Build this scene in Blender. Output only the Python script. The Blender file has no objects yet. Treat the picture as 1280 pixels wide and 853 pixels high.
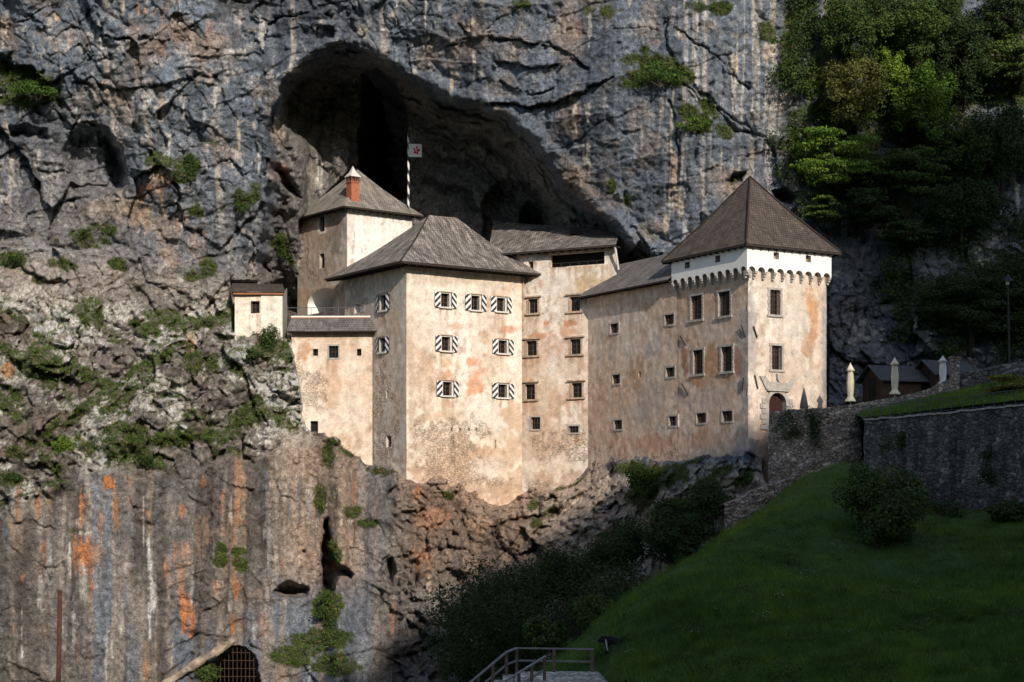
import bpy, bmesh, math, random
import numpy as np

# ------------------------------------------------------------------ camera, sky, sun, exposure
scene = bpy.context.scene
COL = scene.collection
F = 2100.0            # focal length in photo pixels (photo is 1280 wide)
HX, HY = 640.0, 630.0  # principal column and horizon row of the photo
cam_d = bpy.data.cameras.new('camera')
cam = bpy.data.objects.new('camera', cam_d)
COL.objects.link(cam)
cam.location = (0, 0, 0)
cam.rotation_euler = (math.radians(90), 0, 0)
cam_d.sensor_width = 36.0
cam_d.lens = F / 1280.0 * 36.0
cam_d.shift_y = (HY - 426.5) / 1280.0
cam_d.clip_start = 0.5
cam_d.clip_end = 3000.0
scene.camera = cam

SUN_AZ = 20.0   # degrees to the right of straight behind the camera
SUN_EL = 25.0
world = bpy.data.worlds.new('World')
scene.world = world
world.use_nodes = True
wn = world.node_tree
wn.nodes.clear()
sky = wn.nodes.new('ShaderNodeTexSky')
sky.sky_type = 'NISHITA'
sky.sun_disc = False
sky.sun_elevation = math.radians(SUN_EL)
sky.sun_rotation = math.radians(180.0 - SUN_AZ)
bg = wn.nodes.new('ShaderNodeBackground')
bg.inputs['Strength'].default_value = 0.15
wo = wn.nodes.new('ShaderNodeOutputWorld')
wn.links.new(sky.outputs[0], bg.inputs['Color'])
wn.links.new(bg.outputs[0], wo.inputs['Surface'])

S = np.array([math.sin(math.radians(SUN_AZ)) * math.cos(math.radians(SUN_EL)),
              -math.cos(math.radians(SUN_AZ)) * math.cos(math.radians(SUN_EL)),
              math.sin(math.radians(SUN_EL))])
sun_d = bpy.data.lights.new('sun', 'SUN')
sun_d.energy = 4.4
sun_d.angle = math.radians(0.6)
sun_d.color = (1.0, 0.89, 0.76)
sun = bpy.data.objects.new('sun', sun_d)
COL.objects.link(sun)
from mathutils import Vector
sun.rotation_euler = Vector(S.tolist()).to_track_quat('Z', 'Y').to_euler()
sun.location = (60, -40, 80)

scene.view_settings.view_transform = 'Standard'
scene.view_settings.look = 'None'
scene.view_settings.exposure = 0.12
scene.view_settings.gamma = 1.0
scene.view_settings.use_curve_mapping = False
scene.render.engine = 'CYCLES'
scene.cycles.use_denoising = True
scene.cycles.max_bounces = 5
scene.cycles.diffuse_bounces = 3
scene.cycles.transparent_max_bounces = 4

rng = np.random.default_rng(11)
random.seed(11)

# ------------------------------------------------------------------ pixel <-> world
def W(px, py, Y):
    return np.array([(px - HX) / F * Y, Y, (HY - py) / F * Y])

def proj(P):
    P = np.asarray(P)
    return HX + F * P[..., 0] / P[..., 1], HY - F * P[..., 2] / P[..., 1]

# ------------------------------------------------------------------ noise
def _h(ix, iy, iz, seed):
    h = (ix.astype(np.uint32) * np.uint32(374761393) + iy.astype(np.uint32) * np.uint32(668265263)
         + iz.astype(np.uint32) * np.uint32(2147483647) + np.uint32((seed * 974711 + 12345) & 0xffffffff))
    h = (h ^ (h >> np.uint32(13))) * np.uint32(1274126177)
    h = h ^ (h >> np.uint32(16))
    h = h * np.uint32(2246822519)
    h ^= h >> np.uint32(15)
    return (h & np.uint32(0xffffff)).astype(np.float32) / np.float32(0xffffff)

def vnoise(x, y, z, seed=0):
    x = np.asarray(x, np.float32); y = np.asarray(y, np.float32); z = np.asarray(z, np.float32)
    x, y, z = np.broadcast_arrays(x, y, z)
    fx, fy, fz = np.floor(x), np.floor(y), np.floor(z)
    ix, iy, iz = fx.astype(np.int32), fy.astype(np.int32), fz.astype(np.int32)
    tx, ty, tz = x - fx, y - fy, z - fz
    tx = tx * tx * (3 - 2 * tx); ty = ty * ty * (3 - 2 * ty); tz = tz * tz * (3 - 2 * tz)
    r = 0
    for dx in (0, 1):
        wx = tx if dx else 1 - tx
        for dy in (0, 1):
            wy = ty if dy else 1 - ty
            for dz in (0, 1):
                wz = tz if dz else 1 - tz
                r = r + wx * wy * wz * _h(ix + dx, iy + dy, iz + dz, seed)
    return r * 2 - 1

def fbm(x, y, z, octv=4, seed=0, gain=0.5, lac=2.03):
    r, a, s = 0, 1.0, 0
    for k in range(octv):
        r = r + a * vnoise(x, y, z, seed + k * 17)
        s += a
        x, y, z = np.asarray(x) * lac + 3.1, np.asarray(y) * lac + 1.7, np.asarray(z) * lac + 5.3
        a *= gain
    return r / s

def ridged(x, y, z, octv=4, seed=0):
    r, a, s = 0, 1.0, 0
    for k in range(octv):
        n = 1 - np.abs(vnoise(x, y, z, seed + k * 13))
        r = r + a * n * n
        s += a
        x, y, z = np.asarray(x) * 2.1 + 2.1, np.asarray(y) * 2.1 + 4.7, np.asarray(z) * 2.1 + 1.3
        a *= 0.5
    return r / s

def worley(x, y, z, seed=0, tilt=True):
    """nearest / second nearest cell distance, a random per cell, and a random tilted facet height"""
    x = np.asarray(x, np.float32); y = np.asarray(y, np.float32); z = np.asarray(z, np.float32)
    ix, iy, iz = np.floor(x).astype(np.int32), np.floor(y).astype(np.int32), np.floor(z).astype(np.int32)
    d1 = np.full(x.shape, 9e9, np.float32); d2 = d1.copy()
    rnd = np.zeros_like(d1); fac = np.zeros_like(d1)
    for dx in (-1, 0, 1):
        for dy in (-1, 0, 1):
            for dz in (-1, 0, 1):
                cx, cy, cz = ix + dx, iy + dy, iz + dz
                r1 = _h(cx, cy, cz, seed + 1); r2 = _h(cx, cy, cz, seed + 2); r3 = _h(cx, cy, cz, seed + 3)
                ox, oy, oz = x - (cx + r1), y - (cy + r2), z - (cz + r3)
                d = ox * ox + oy * oy + oz * oz
                m = d < d1
                d2 = np.where(m, d1, np.minimum(d2, d))
                d1 = np.where(m, d, d1)
                q = _h(cx, cy, cz, seed + 4)
                rnd = np.where(m, q, rnd)
                if tilt:
                    a = (q * 7.13) % 1.0 - 0.5
                    b = (q * 13.71) % 1.0 - 0.5
                    fac = np.where(m, ox * a * 2 + oz * b * 2, fac)
    return np.sqrt(d1), np.sqrt(d2), rnd, fac

def sstep(a, b, x):
    t = np.clip((x - a) / (b - a), 0, 1)
    return t * t * (3 - 2 * t)

def poly_sd(px, py, poly):
    """signed distance to a polygon, positive inside"""
    d = np.full(px.shape, 9e9, np.float32)
    ins = np.zeros(px.shape, bool)
    n = len(poly)
    for i in range(n):
        x0, y0 = poly[i]; x1, y1 = poly[(i + 1) % n]
        ex, ey = x1 - x0, y1 - y0
        t = np.clip(((px - x0) * ex + (py - y0) * ey) / (ex * ex + ey * ey + 1e-9), 0, 1)
        dd = (px - x0 - t * ex) ** 2 + (py - y0 - t * ey) ** 2
        d = np.minimum(d, dd)
        c = ((y0 > py) != (y1 > py)) & (px < (x1 - x0) * (py - y0) / (y1 - y0 + 1e-12) + x0)
        ins ^= c
    d = np.sqrt(d)
    return np.where(ins, d, -d)

def line_d(px, py, pts):
    d = np.full(px.shape, 9e9, np.float32)
    for (x0, y0), (x1, y1) in zip(pts[:-1], pts[1:]):
        ex, ey = x1 - x0, y1 - y0
        t = np.clip(((px - x0) * ex + (py - y0) * ey) / (ex * ex + ey * ey + 1e-9), 0, 1)
        d = np.minimum(d, (px - x0 - t * ex) ** 2 + (py - y0 - t * ey) ** 2)
    return np.sqrt(d)

def tps(ax, ay, av, qx, qy, smooth=0.0):
    """thin plate spline through anchors"""
    ax, ay, av = (np.asarray(v, np.float64) for v in (ax, ay, av))
    n = len(ax)
    sc = 100.0
    ax, ay = ax / sc, ay / sc
    def U(r2):
        return 0.5 * r2 * np.log(r2 + 1e-12)
    K = U((ax[:, None] - ax) ** 2 + (ay[:, None] - ay) ** 2) + np.eye(n) * smooth
    P = np.stack([np.ones(n), ax, ay], 1)
    A = np.zeros((n + 3, n + 3)); A[:n, :n] = K; A[:n, n:] = P; A[n:, :n] = P.T
    c = np.linalg.solve(A, np.concatenate([av, np.zeros(3)]))
    qx, qy = np.asarray(qx, np.float64) / sc, np.asarray(qy, np.float64) / sc
    r = c[n] + c[n + 1] * qx + c[n + 2] * qy
    for i in range(n):
        r = r + c[i] * U((qx - ax[i]) ** 2 + (qy - ay[i]) ** 2)
    return r

# ------------------------------------------------------------------ object helpers
def thing(name, label, cat, loc=(0, 0, 0), group=None):
    o = bpy.data.objects.new(name, None)
    COL.objects.link(o)
    o.empty_display_size = 0.3
    o.location = tuple(float(v) for v in loc)
    tag(o, label, cat, group)
    return o

def tag(o, label=None, cat=None, group=None, kind=None):
    if label: o['label'] = label
    if cat: o['category'] = cat
    if group: o['group'] = group
    if kind: o['kind'] = kind
    return o

def world_loc(o):
    v = np.zeros(3)
    while o is not None:
        v = v + np.array(o.location)
        o = o.parent
    return v

def build(name, verts, faces, mats, parent=None, fmat=None, cols=None, attrs=None, uvs=None, smooth=False, loc=None):
    """one mesh object from world-space verts; origin at parent's location (or loc)"""
    verts = np.asarray(verts, np.float64).reshape(-1, 3)
    off = world_loc(parent) if parent is not None else (np.array(loc, float) if loc is not None else np.zeros(3))
    me = bpy.data.meshes.new(name)
    v = (verts - off).astype(np.float32)
    if isinstance(faces, np.ndarray) and faces.ndim == 2:
        k = faces.shape[1]; nf = faces.shape[0]
        me.vertices.add(len(v)); me.vertices.foreach_set('co', v.ravel())
        me.loops.add(nf * k); me.loops.foreach_set('vertex_index', faces.astype(np.int32).ravel())
        me.polygons.add(nf)
        me.polygons.foreach_set('loop_start', np.arange(0, nf * k, k, dtype=np.int32))
        me.polygons.foreach_set('loop_total', np.full(nf, k, np.int32))
        me.update(calc_edges=True)
    else:
        me.from_pydata(v.tolist(), [], [list(map(int, f)) for f in faces])
        me.update()
    if not isinstance(mats, (list, tuple)): mats = [mats]
    for m in mats: me.materials.append(m)
    if fmat is not None:
        me.polygons.foreach_set('material_index', np.asarray(fmat, np.int32))
    if cols is not None:
        a = me.color_attributes.new('Col', 'FLOAT_COLOR', 'POINT')
        c = np.ones((len(v), 4), np.float32); c[:, :3] = cols
        a.data.foreach_set('color', c.ravel())
    if attrs:
        for k2, val in attrs.items():
            a = me.attributes.new(k2, 'FLOAT', 'POINT')
            a.data.foreach_set('value', np.asarray(val, np.float32).ravel())
    if uvs is not None:   # per-vertex uv
        ul = me.uv_layers.new(name='UVMap')
        li = np.zeros(len(me.loops), np.int32); me.loops.foreach_get('vertex_index', li)
        ul.data.foreach_set('uv', np.asarray(uvs, np.float32)[li].ravel())
    if smooth:
        me.polygons.foreach_set('use_smooth', np.ones(len(me.polygons), bool))
    o = bpy.data.objects.new(name, me)
    COL.objects.link(o)
    if parent is not None: o.parent = parent
    elif loc is not None: o.location = tuple(off)
    return o

class MB:
    """collects boxes, tubes and polygons into one mesh"""
    def __init__(self): self.v = []; self.f = []; self.m = []
    def add(self, vs, fs, mi=0):
        b = len(self.v)
        self.v += [tuple(map(float, p)) for p in vs]
        for f in fs:
            self.f.append([b + i for i in f]); self.m.append(mi)
    def obox(self, c, ex, ey, ez, mi=0):
        """oriented box; c centre, ex/ey/ez half-extent vectors"""
        c, ex, ey, ez = map(np.asarray, (c, ex, ey, ez))
        vs = [c + sx * ex + sy * ey + sz * ez for sx in (-1, 1) for sy in (-1, 1) for sz in (-1, 1)]
        fs = [(0, 1, 3, 2), (4, 6, 7, 5), (0, 4, 5, 1), (2, 3, 7, 6), (0, 2, 6, 4), (1, 5, 7, 3)]
        self.add(vs, fs, mi)
    def box(self, x0, x1, y0, y1, z0, z1, mi=0):
        self.obox(((x0 + x1) / 2, (y0 + y1) / 2, (z0 + z1) / 2), ((x1 - x0) / 2, 0, 0), (0, (y1 - y0) / 2, 0), (0, 0, (z1 - z0) / 2), mi)
    def tube(self, pts, rad, n=8, mi=0, cap=True):
        pts = [np.asarray(p, float) for p in pts]
        if not hasattr(rad, '__len__'): rad = [rad] * len(pts)
        b = len(self.v)
        for i, p in enumerate(pts):
            t = pts[min(i + 1, len(pts) - 1)] - pts[max(i - 1, 0)]
            t = t / (np.linalg.norm(t) + 1e-9)
            a = np.cross(t, (0, 0, 1.0)) if abs(t[2]) < 0.9 else np.cross(t, (1.0, 0, 0))
            a /= np.linalg.norm(a); c = np.cross(t, a)
            for k in range(n):
                an = 2 * math.pi * k / n
                self.v.append(tuple(p + rad[i] * (a * math.cos(an) + c * math.sin(an))))
        for i in range(len(pts) - 1):
            for k in range(n):
                self.f.append([b + i * n + k, b + i * n + (k + 1) % n, b + (i + 1) * n + (k + 1) % n, b + (i + 1) * n + k]); self.m.append(mi)
        if cap:
            self.f.append([b + k for k in range(n)][::-1]); self.m.append(mi)
            e = b + (len(pts) - 1) * n
            self.f.append([e + k for k in range(n)]); self.m.append(mi)
    def make(self, name, mats, parent=None, smooth=False, loc=None):
        return build(name, self.v, self.f, mats, parent, fmat=self.m, smooth=smooth, loc=loc)

# ------------------------------------------------------------------ materials
def nmat(name):
    m = bpy.data.materials.new(name)
    m.use_nodes = True
    nt = m.node_tree
    b = nt.nodes['Principled BSDF']
    b.inputs['Roughness'].default_value = 0.85
    b.inputs['Specular IOR Level'].default_value = 0.25
    return m, nt, b

def nd(nt, t, **kw):
    n = nt.nodes.new(t)
    for k, v in kw.items():
        if k.startswith('i_'): n.inputs[k[2:].replace('_', ' ')].default_value = v
        else: setattr(n, k, v)
    return n

def ramp(nt, src, stops):
    r = nt.nodes.new('ShaderNodeValToRGB')
    e = r.color_ramp.elements
    while len(e) < len(stops): e.new(0.5)
    for i, (p, c) in enumerate(stops):
        e[i].position = p
        e[i].color = (c, c, c, 1) if not hasattr(c, '__len__') else (*c, 1)
    nt.links.new(src, r.inputs[0])
    return r.outputs[0]

def mixc(nt, mode, fac, a, b):
    m = nt.nodes.new('ShaderNodeMix'); m.data_type = 'RGBA'; m.blend_type = mode
    for sock, v in ((m.inputs[0], fac), (m.inputs[6], a), (m.inputs[7], b)):
        if hasattr(v, 'is_linked') or hasattr(v, 'links'): nt.links.new(v, sock)
        elif hasattr(v, '__len__'): sock.default_value = (*v, 1)
        else: sock.default_value = v
    return m.outputs[2]

def objcoord(nt, scale=(1, 1, 1)):
    tc = nt.nodes.new('ShaderNodeTexCoord')
    mp = nt.nodes.new('ShaderNodeMapping')
    mp.inputs['Scale'].default_value = scale
    nt.links.new(tc.outputs['Object'], mp.inputs['Vector'])
    return mp.outputs[0]

def noise(nt, vec, scale, detail=4, rough=0.6):
    n = nd(nt, 'ShaderNodeTexNoise')
    n.inputs['Scale'].default_value = scale; n.inputs['Detail'].default_value = detail; n.inputs['Roughness'].default_value = rough
    nt.links.new(vec, n.inputs['Vector'])
    return n.outputs['Fac']

def bump(nt, bsdf, height, strength=0.5, dist=0.05, prev=None):
    b = nd(nt, 'ShaderNodeBump')
    b.inputs['Strength'].default_value = strength; b.inputs['Distance'].default_value = dist
    nt.links.new(height, b.inputs['Height'])
    if prev is not None: nt.links.new(prev, b.inputs['Normal'])
    nt.links.new(b.outputs[0], bsdf.inputs['Normal'])
    return b.outputs[0]

def vcol(nt):
    a = nd(nt, 'ShaderNodeAttribute'); a.attribute_name = 'Col'
    return a.outputs['Color']

def simple(name, c, rough=0.8, var=0.25, scale=3.0, metal=0.0, bs=0.15, bd=0.02, stretch=(1, 1, 1)):
    m, nt, b = nmat(name)
    v = objcoord(nt, stretch)
    n = noise(nt, v, scale, 5)
    r = ramp(nt, n, [(0.25, tuple(x * (1 - var) for x in c)), (0.75, tuple(min(1, x * (1 + var)) for x in c))])
    nt.links.new(r, b.inputs['Base Color'])
    b.inputs['Roughness'].default_value = rough
    b.inputs['Metallic'].default_value = metal
    n2 = noise(nt, v, scale * 5, 4)
    bump(nt, b, n2, bs, bd)
    return m

# rock: painted base colour (minerals, lichen, stains) + fine procedural grain
M = {}
def make_rock(name, fine=1.0):
    m, nt, b = nmat(name)
    c = vcol(nt)
    v = objcoord(nt)
    n1 = noise(nt, v, 2.2, 8, 0.72)
    n2 = noise(nt, v, 9.0, 5, 0.7)
    f1 = ramp(nt, n1, [(0.30, 0.42), (0.46, 0.9), (0.56, 1.1), (0.72, 1.75)])
    f2 = ramp(nt, n2, [(0.32, 0.5), (0.55, 1.05), (0.70, 1.6)])
    c = mixc(nt, 'MULTIPLY', 1.0, c, f1)
    c = mixc(nt, 'MULTIPLY', 1.0, c, f2)
    nt.links.new(c, b.inputs['Base Color'])
    b.inputs['Roughness'].default_value = 0.9
    b.inputs['Specular IOR Level'].default_value = 0.2
    h1 = bump(nt, b, n1, 1.0, 0.6)
    vo = nd(nt, 'ShaderNodeTexVoronoi'); vo.feature = 'DISTANCE_TO_EDGE'; vo.inputs['Scale'].default_value = 1.1
    ns = nd(nt, 'ShaderNodeTexNoise'); ns.inputs['Scale'].default_value = 1.5; ns.inputs['Detail'].default_value = 3
    nt.links.new(v, ns.inputs['Vector'])
    vv = mixc(nt, 'ADD', 0.6, v, ns.outputs['Color'])
    nt.links.new(vv, vo.inputs['Vector'])
    hv = ramp(nt, vo.outputs['Distance'], [(0.0, 0.0), (0.08, 0.8), (0.5, 1.0)])
    h2 = bump(nt, b, hv, 0.08, 0.10, h1)
    bump(nt, b, n2, 0.7, 0.14, h2)
    return m
M['rock'] = make_rock('limestone')

def make_plaster(name, k=1.0):
    m, nt, b = nmat(name)
    c = vcol(nt)
    v = objcoord(nt)
    ra = nd(nt, 'ShaderNodeAttribute'); ra.attribute_name = 'rub'
    n1 = noise(nt, v, 1.6, 8, 0.75)
    n2 = noise(nt, v, 14.0, 4, 0.7)
    c = mixc(nt, 'MULTIPLY', k, c, ramp(nt, n1, [(0.30, 0.50), (0.42, 0.88), (0.55, 1.04), (0.72, 1.26)]))
    c = mixc(nt, 'MULTIPLY', k, c, ramp(nt, n2, [(0.32, 0.66), (0.5, 1.0), (0.66, 1.14)]))
    # exposed rubble: stones and joints
    mp = objcoord(nt, (1.0, 1.0, 1.7))
    vo = nd(nt, 'ShaderNodeTexVoronoi'); vo.feature = 'DISTANCE_TO_EDGE'; vo.inputs['Scale'].default_value = 3.6
    ns = nd(nt, 'ShaderNodeTexNoise'); ns.inputs['Scale'].default_value = 3.0; ns.inputs['Detail'].default_value = 6
    nt.links.new(v, ns.inputs['Vector'])
    vv = mixc(nt, 'ADD', 0.35, mp, ns.outputs['Color'])
    nt.links.new(vv, vo.inputs['Vector'])
    j = ramp(nt, vo.outputs['Distance'], [(0.0, 0.55), (0.10, 0.95), (0.35, 1.08)])
    vo2 = nd(nt, 'ShaderNodeTexVoronoi'); vo2.feature = 'F1'; vo2.inputs['Scale'].default_value = 3.6
    nt.links.new(vv, vo2.inputs['Vector'])
    st = ramp(nt, vo2.outputs['Color'], [(0.0, 0.72), (1.0, 1.25)])
    jj = mixc(nt, 'MULTIPLY', 1.0, j, st)
    thr = nd(nt, 'ShaderNodeMath', operation='ADD'); nt.links.new(ra.outputs['Fac'], thr.inputs[0])
    nn = nd(nt, 'ShaderNodeMath', operation='MULTIPLY_ADD'); nt.links.new(noise(nt, v, 2.0, 6, 0.7), nn.inputs[0]); nn.inputs[1].default_value = 1.6; nn.inputs[2].default_value = -0.8
    nt.links.new(nn.outputs[0], thr.inputs[1])
    rf = ramp(nt, thr.outputs[0], [(0.42, 0.0), (0.75, 1.0)])
    c = mixc(nt, 'MULTIPLY', rf, c, jj)
    nt.links.new(c, b.inputs['Base Color'])
    b.inputs['Roughness'].default_value = 0.92
    b.inputs['Specular IOR Level'].default_value = 0.15
    h = bump(nt, b, n1, 0.45, 0.10)
    hm = mixc(nt, 'MIX', rf, (1, 1, 1), j)
    h = bump(nt, b, hm, 0.7, 0.10, h)
    bump(nt, b, n2, 0.35, 0.02, h)
    return m
M['plaster'] = make_plaster('aged_plaster')
M['plaster_white'] = make_plaster('whitewashed_plaster', .35)

def make_masonry(name, base, scale=1.6, joint=0.3, zs=1.5, streak=0.0):
    m, nt, b = nmat(name)
    v = objcoord(nt)
    mp = objcoord(nt, (1, 1, zs))
    ns = nd(nt, 'ShaderNodeTexNoise'); ns.inputs['Scale'].default_value = 2.0; ns.inputs['Detail'].default_value = 3
    nt.links.new(v, ns.inputs['Vector'])
    vv = mixc(nt, 'ADD', 0.9, mp, ns.outputs['Color'])
    vo = nd(nt, 'ShaderNodeTexVoronoi'); vo.feature = 'DISTANCE_TO_EDGE'; vo.inputs['Scale'].default_value = scale
    nt.links.new(vv, vo.inputs['Vector'])
    vo2 = nd(nt, 'ShaderNodeTexVoronoi'); vo2.inputs['Scale'].default_value = scale
    nt.links.new(vv, vo2.inputs['Vector'])
    n1 = noise(nt, v, 0.5, 6, 0.7)
    c = ramp(nt, n1, [(0.3, tuple(x * 0.5 for x in base)), (0.55, base), (0.75, tuple(x * 1.5 for x in base))])
    if streak:
        sv = objcoord(nt, (1.4, 1.4, .12))
        c = mixc(nt, 'MULTIPLY', streak, c, ramp(nt, noise(nt, sv, 1.0, 5, .65), [(.32, .4), (.52, 1.0), (.68, 1.3), (.74, 3.0)]))
    c = mixc(nt, 'MULTIPLY', 1.0, c, ramp(nt, vo2.outputs['Color'], [(0.0, 0.55), (0.7, 1.1), (1.0, 1.9)]))
    c = mixc(nt, 'MULTIPLY', 1.0, c, ramp(nt, vo.outputs['Distance'], [(0.0, joint), (0.06, 0.8), (0.2, 1.05)]))
    c = mixc(nt, 'MULTIPLY', 1.0, c, ramp(nt, noise(nt, v, 8, 5, 0.7), [(0.3, 0.7), (0.7, 1.3)]))
    nt.links.new(c, b.inputs['Base Color'])
    h = bump(nt, b, ramp(nt, vo.outputs['Distance'], [(0.0, 0.0), (0.12, 0.8), (0.4, 1.0)]), 0.8, 0.15)
    bump(nt, b, noise(nt, v, 9, 5, 0.7), 0.5, 0.05, h)
    return m
M['masonry_pale'] = make_masonry('rubble_masonry_pale', (0.40, 0.33, 0.275), 2.9, 0.3, 1.5)
M['masonry_dark'] = make_masonry('rubble_masonry_dark', (0.165, 0.148, 0.135), 2.2, 0.5, 1.6, 1.0)

def make_shingle(name, c1, c2, mortar, rows=0.28, streak=0.5, tint=None):
    """wood / slate shingles laid in uv space (metres along the eave, metres up the slope)"""
    m, nt, b = nmat(name)
    uv = nd(nt, 'ShaderNodeUVMap')
    br = nd(nt, 'ShaderNodeTexBrick')
    br.inputs['Color1'].default_value = (*c1, 1); br.inputs['Color2'].default_value = (*c2, 1); br.inputs['Mortar'].default_value = (*mortar, 1)
    br.inputs['Scale'].default_value = 1.0
    br.inputs['Brick Width'].default_value = 0.22; br.inputs['Row Height'].default_value = rows
    br.inputs['Mortar Size'].default_value = 0.022; br.inputs['Mortar Smooth'].default_value = 0.4; br.inputs['Bias'].default_value = 0.1
    nt.links.new(uv.outputs[0], br.inputs['Vector'])
    v = objcoord(nt)
    n1 = noise(nt, v, 0.9, 8, 0.75)
    mp = nd(nt, 'ShaderNodeMapping'); mp.inputs['Scale'].default_value = (2.6, 0.35, 1)
    nt.links.new(uv.outputs[0], mp.inputs['Vector'])
    n2 = noise(nt, mp.outputs[0], 1.2, 5, 0.7)
    c = mixc(nt, 'MULTIPLY', 1.0, br.outputs['Color'], ramp(nt, n1, [(0.28, 0.5), (0.5, 1.0), (0.75, 1.55)]))
    c = mixc(nt, 'MULTIPLY', streak, c, ramp(nt, n2, [(0.34, 0.35), (0.50, 1.0), (0.66, 2.1)]))
    if tint is not None:
        c = mixc(nt, 'MIX', ramp(nt, n2, [(0.55, 0.0), (0.72, 0.55)]), c, tint)
    c = mixc(nt, 'MULTIPLY', 1.0, c, ramp(nt, noise(nt, v, 12, 4, 0.7), [(0.3, 0.75), (0.7, 1.25)]))
    nt.links.new(c, b.inputs['Base Color'])
    # each row steps down towards its lower edge
    sep = nd(nt, 'ShaderNodeSeparateXYZ'); nt.links.new(uv.outputs[0], sep.inputs[0])
    dv = nd(nt, 'ShaderNodeMath', operation='DIVIDE'); nt.links.new(sep.outputs[1], dv.inputs[0]); dv.inputs[1].default_value = rows
    fr = nd(nt, 'ShaderNodeMath', operation='FRACT'); nt.links.new(dv.outputs[0], fr.inputs[0])
    iv = nd(nt, 'ShaderNodeMath', operation='SUBTRACT'); iv.inputs[0].default_value = 1.0; nt.links.new(fr.outputs[0], iv.inputs[1])
    h = bump(nt, b, iv.outputs[0], 0.8, 0.06)
    h = bump(nt, b, br.outputs['Fac'], 0.4, -0.03, h)
    bump(nt, b, n1, 0.5, 0.12, h)
    b.inputs['Roughness'].default_value = 0.88
    return m
M['shingle_brown'] = make_shingle('brown_shingles', (0.118, 0.094, 0.078), (0.078, 0.062, 0.052), (0.02, 0.016, 0.013), 0.26, 0.35)
M['shingle_grey'] = make_shingle('weathered_boards', (0.255, 0.23, 0.21), (0.172, 0.153, 0.14), (0.05, 0.042, 0.038), 0.30, 0.95, (0.32, 0.29, 0.26))
M['shingle_slate'] = make_shingle('grey_shingles', (0.20, 0.185, 0.18), (0.14, 0.13, 0.128), (0.05, 0.045, 0.045), 0.26, 0.4)
M['shingle_pale'] = make_shingle('silvered_shingles', (0.30, 0.28, 0.255), (0.22, 0.20, 0.185), (0.10, 0.09, 0.08), 0.28, 0.7, (0.10, 0.075, 0.06))

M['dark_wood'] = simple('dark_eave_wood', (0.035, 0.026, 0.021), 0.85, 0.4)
M['void'] = simple('unlit_interior', (0.012, 0.011, 0.011), 0.95, 0.3)  # near-black colour standing in for openings without light
M['glass'] = simple('dark_window_glass', (0.012, 0.011, 0.012), 0.25, 0.3)
M['bar'] = simple('window_bars', (0.09, 0.05, 0.04), 0.7, 0.3)
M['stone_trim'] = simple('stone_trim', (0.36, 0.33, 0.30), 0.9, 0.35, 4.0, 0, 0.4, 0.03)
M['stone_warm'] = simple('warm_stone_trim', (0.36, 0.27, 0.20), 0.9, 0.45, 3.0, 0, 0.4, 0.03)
M['white_trim'] = simple('pale_trim', (0.60, 0.57, 0.53), 0.9, 0.2, 4.0, 0, 0.3, 0.02)
M['limewash'] = simple('white_limewash', (0.76, 0.75, 0.73), 0.9, 0.06, 1.2, 0, 0.25, 0.03)
M['shutter_white'] = simple('shutter_white_paint', (0.68, 0.68, 0.66), 0.6, 0.08, 5)
M['shutter_black'] = simple('shutter_black_paint', (0.022, 0.028, 0.036), 0.6, 0.2, 5)
M['brick'] = simple('red_brick', (0.34, 0.125, 0.065), 0.9, 0.35, 6.0, 0, 0.5, 0.03)
M['brick_dark'] = simple('dark_brick', (0.12, 0.055, 0.035), 0.9, 0.3, 6.0)
M['red_wood'] = simple('reddish_eave_board', (0.30, 0.12, 0.07), 0.8, 0.3)
M['rail_wood'] = simple('weathered_rail_wood', (0.17, 0.12, 0.10), 0.85, 0.35, 6, 0, 0.3, 0.01)
M['rail_top'] = simple('grey_rail_wood', (0.26, 0.24, 0.23), 0.85, 0.3, 6, 0, 0.3, 0.01)
M['rust'] = simple('rusty_iron', (0.090, 0.042, 0.030), 0.85, 0.4, 4, 0.2)
M['iron'] = simple('dark_iron', (0.04, 0.04, 0.042), 0.6, 0.3, 5, 0.5)
M['grey_iron'] = simple('painted_grey_iron', (0.10, 0.105, 0.11), 0.6, 0.3, 5, 0.3)
M['canvas_cream'] = simple('cream_canvas', (0.74, 0.68, 0.50), 0.85, 0.25, 2.5, 0, 0.4, 0.03, (1, 1, 0.3))
M['canvas_white'] = simple('white_canvas', (0.76, 0.75, 0.72), 0.85, 0.25, 2.5, 0, 0.4, 0.03, (1, 1, 0.3))
M['canvas_grey'] = simple('grey_canvas', (0.12, 0.115, 0.13), 0.85, 0.25, 2.5, 0, 0.4, 0.03, (1, 1, 0.3))
M['red_paint'] = simple('red_flag_dye', (0.48, 0.03, 0.03), 0.8, 0.2)
M['flag_white'] = simple('white_flag_cloth', (0.72, 0.72, 0.72), 0.8, 0.08)
M['shaded_door_red'] = simple('shaded_door_red_paint', (0.035, 0.012, 0.011), 0.7, 0.3, 4)  # red darkened to include the shade of the door recess
M['log'] = simple('pale_weathered_log', (0.27, 0.22, 0.17), 0.9, 0.7, 2.2, 0, 0.6, 0.06)
M['kiosk_roof'] = simple('grey_blue_roofing', (0.075, 0.078, 0.085), 0.8, 0.2, 3)
M['kiosk_wood'] = simple('brown_kiosk_boards', (0.07, 0.042, 0.03), 0.85, 0.35, 3)
M['fur_black'] = simple('black_fur', (0.012, 0.012, 0.014), 0.8, 0.3, 12)
M['fur_white'] = simple('white_fur', (0.62, 0.62, 0.62), 0.8, 0.1, 12)
M['bark'] = simple('tree_bark', (0.055, 0.045, 0.035), 0.95, 0.4, 6, 0, 0.6, 0.04)
M['deck_stone'] = make_masonry('pale_paving_stone', (0.74, 0.64, 0.52), 3.0, 0.4, 1.0)

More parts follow.
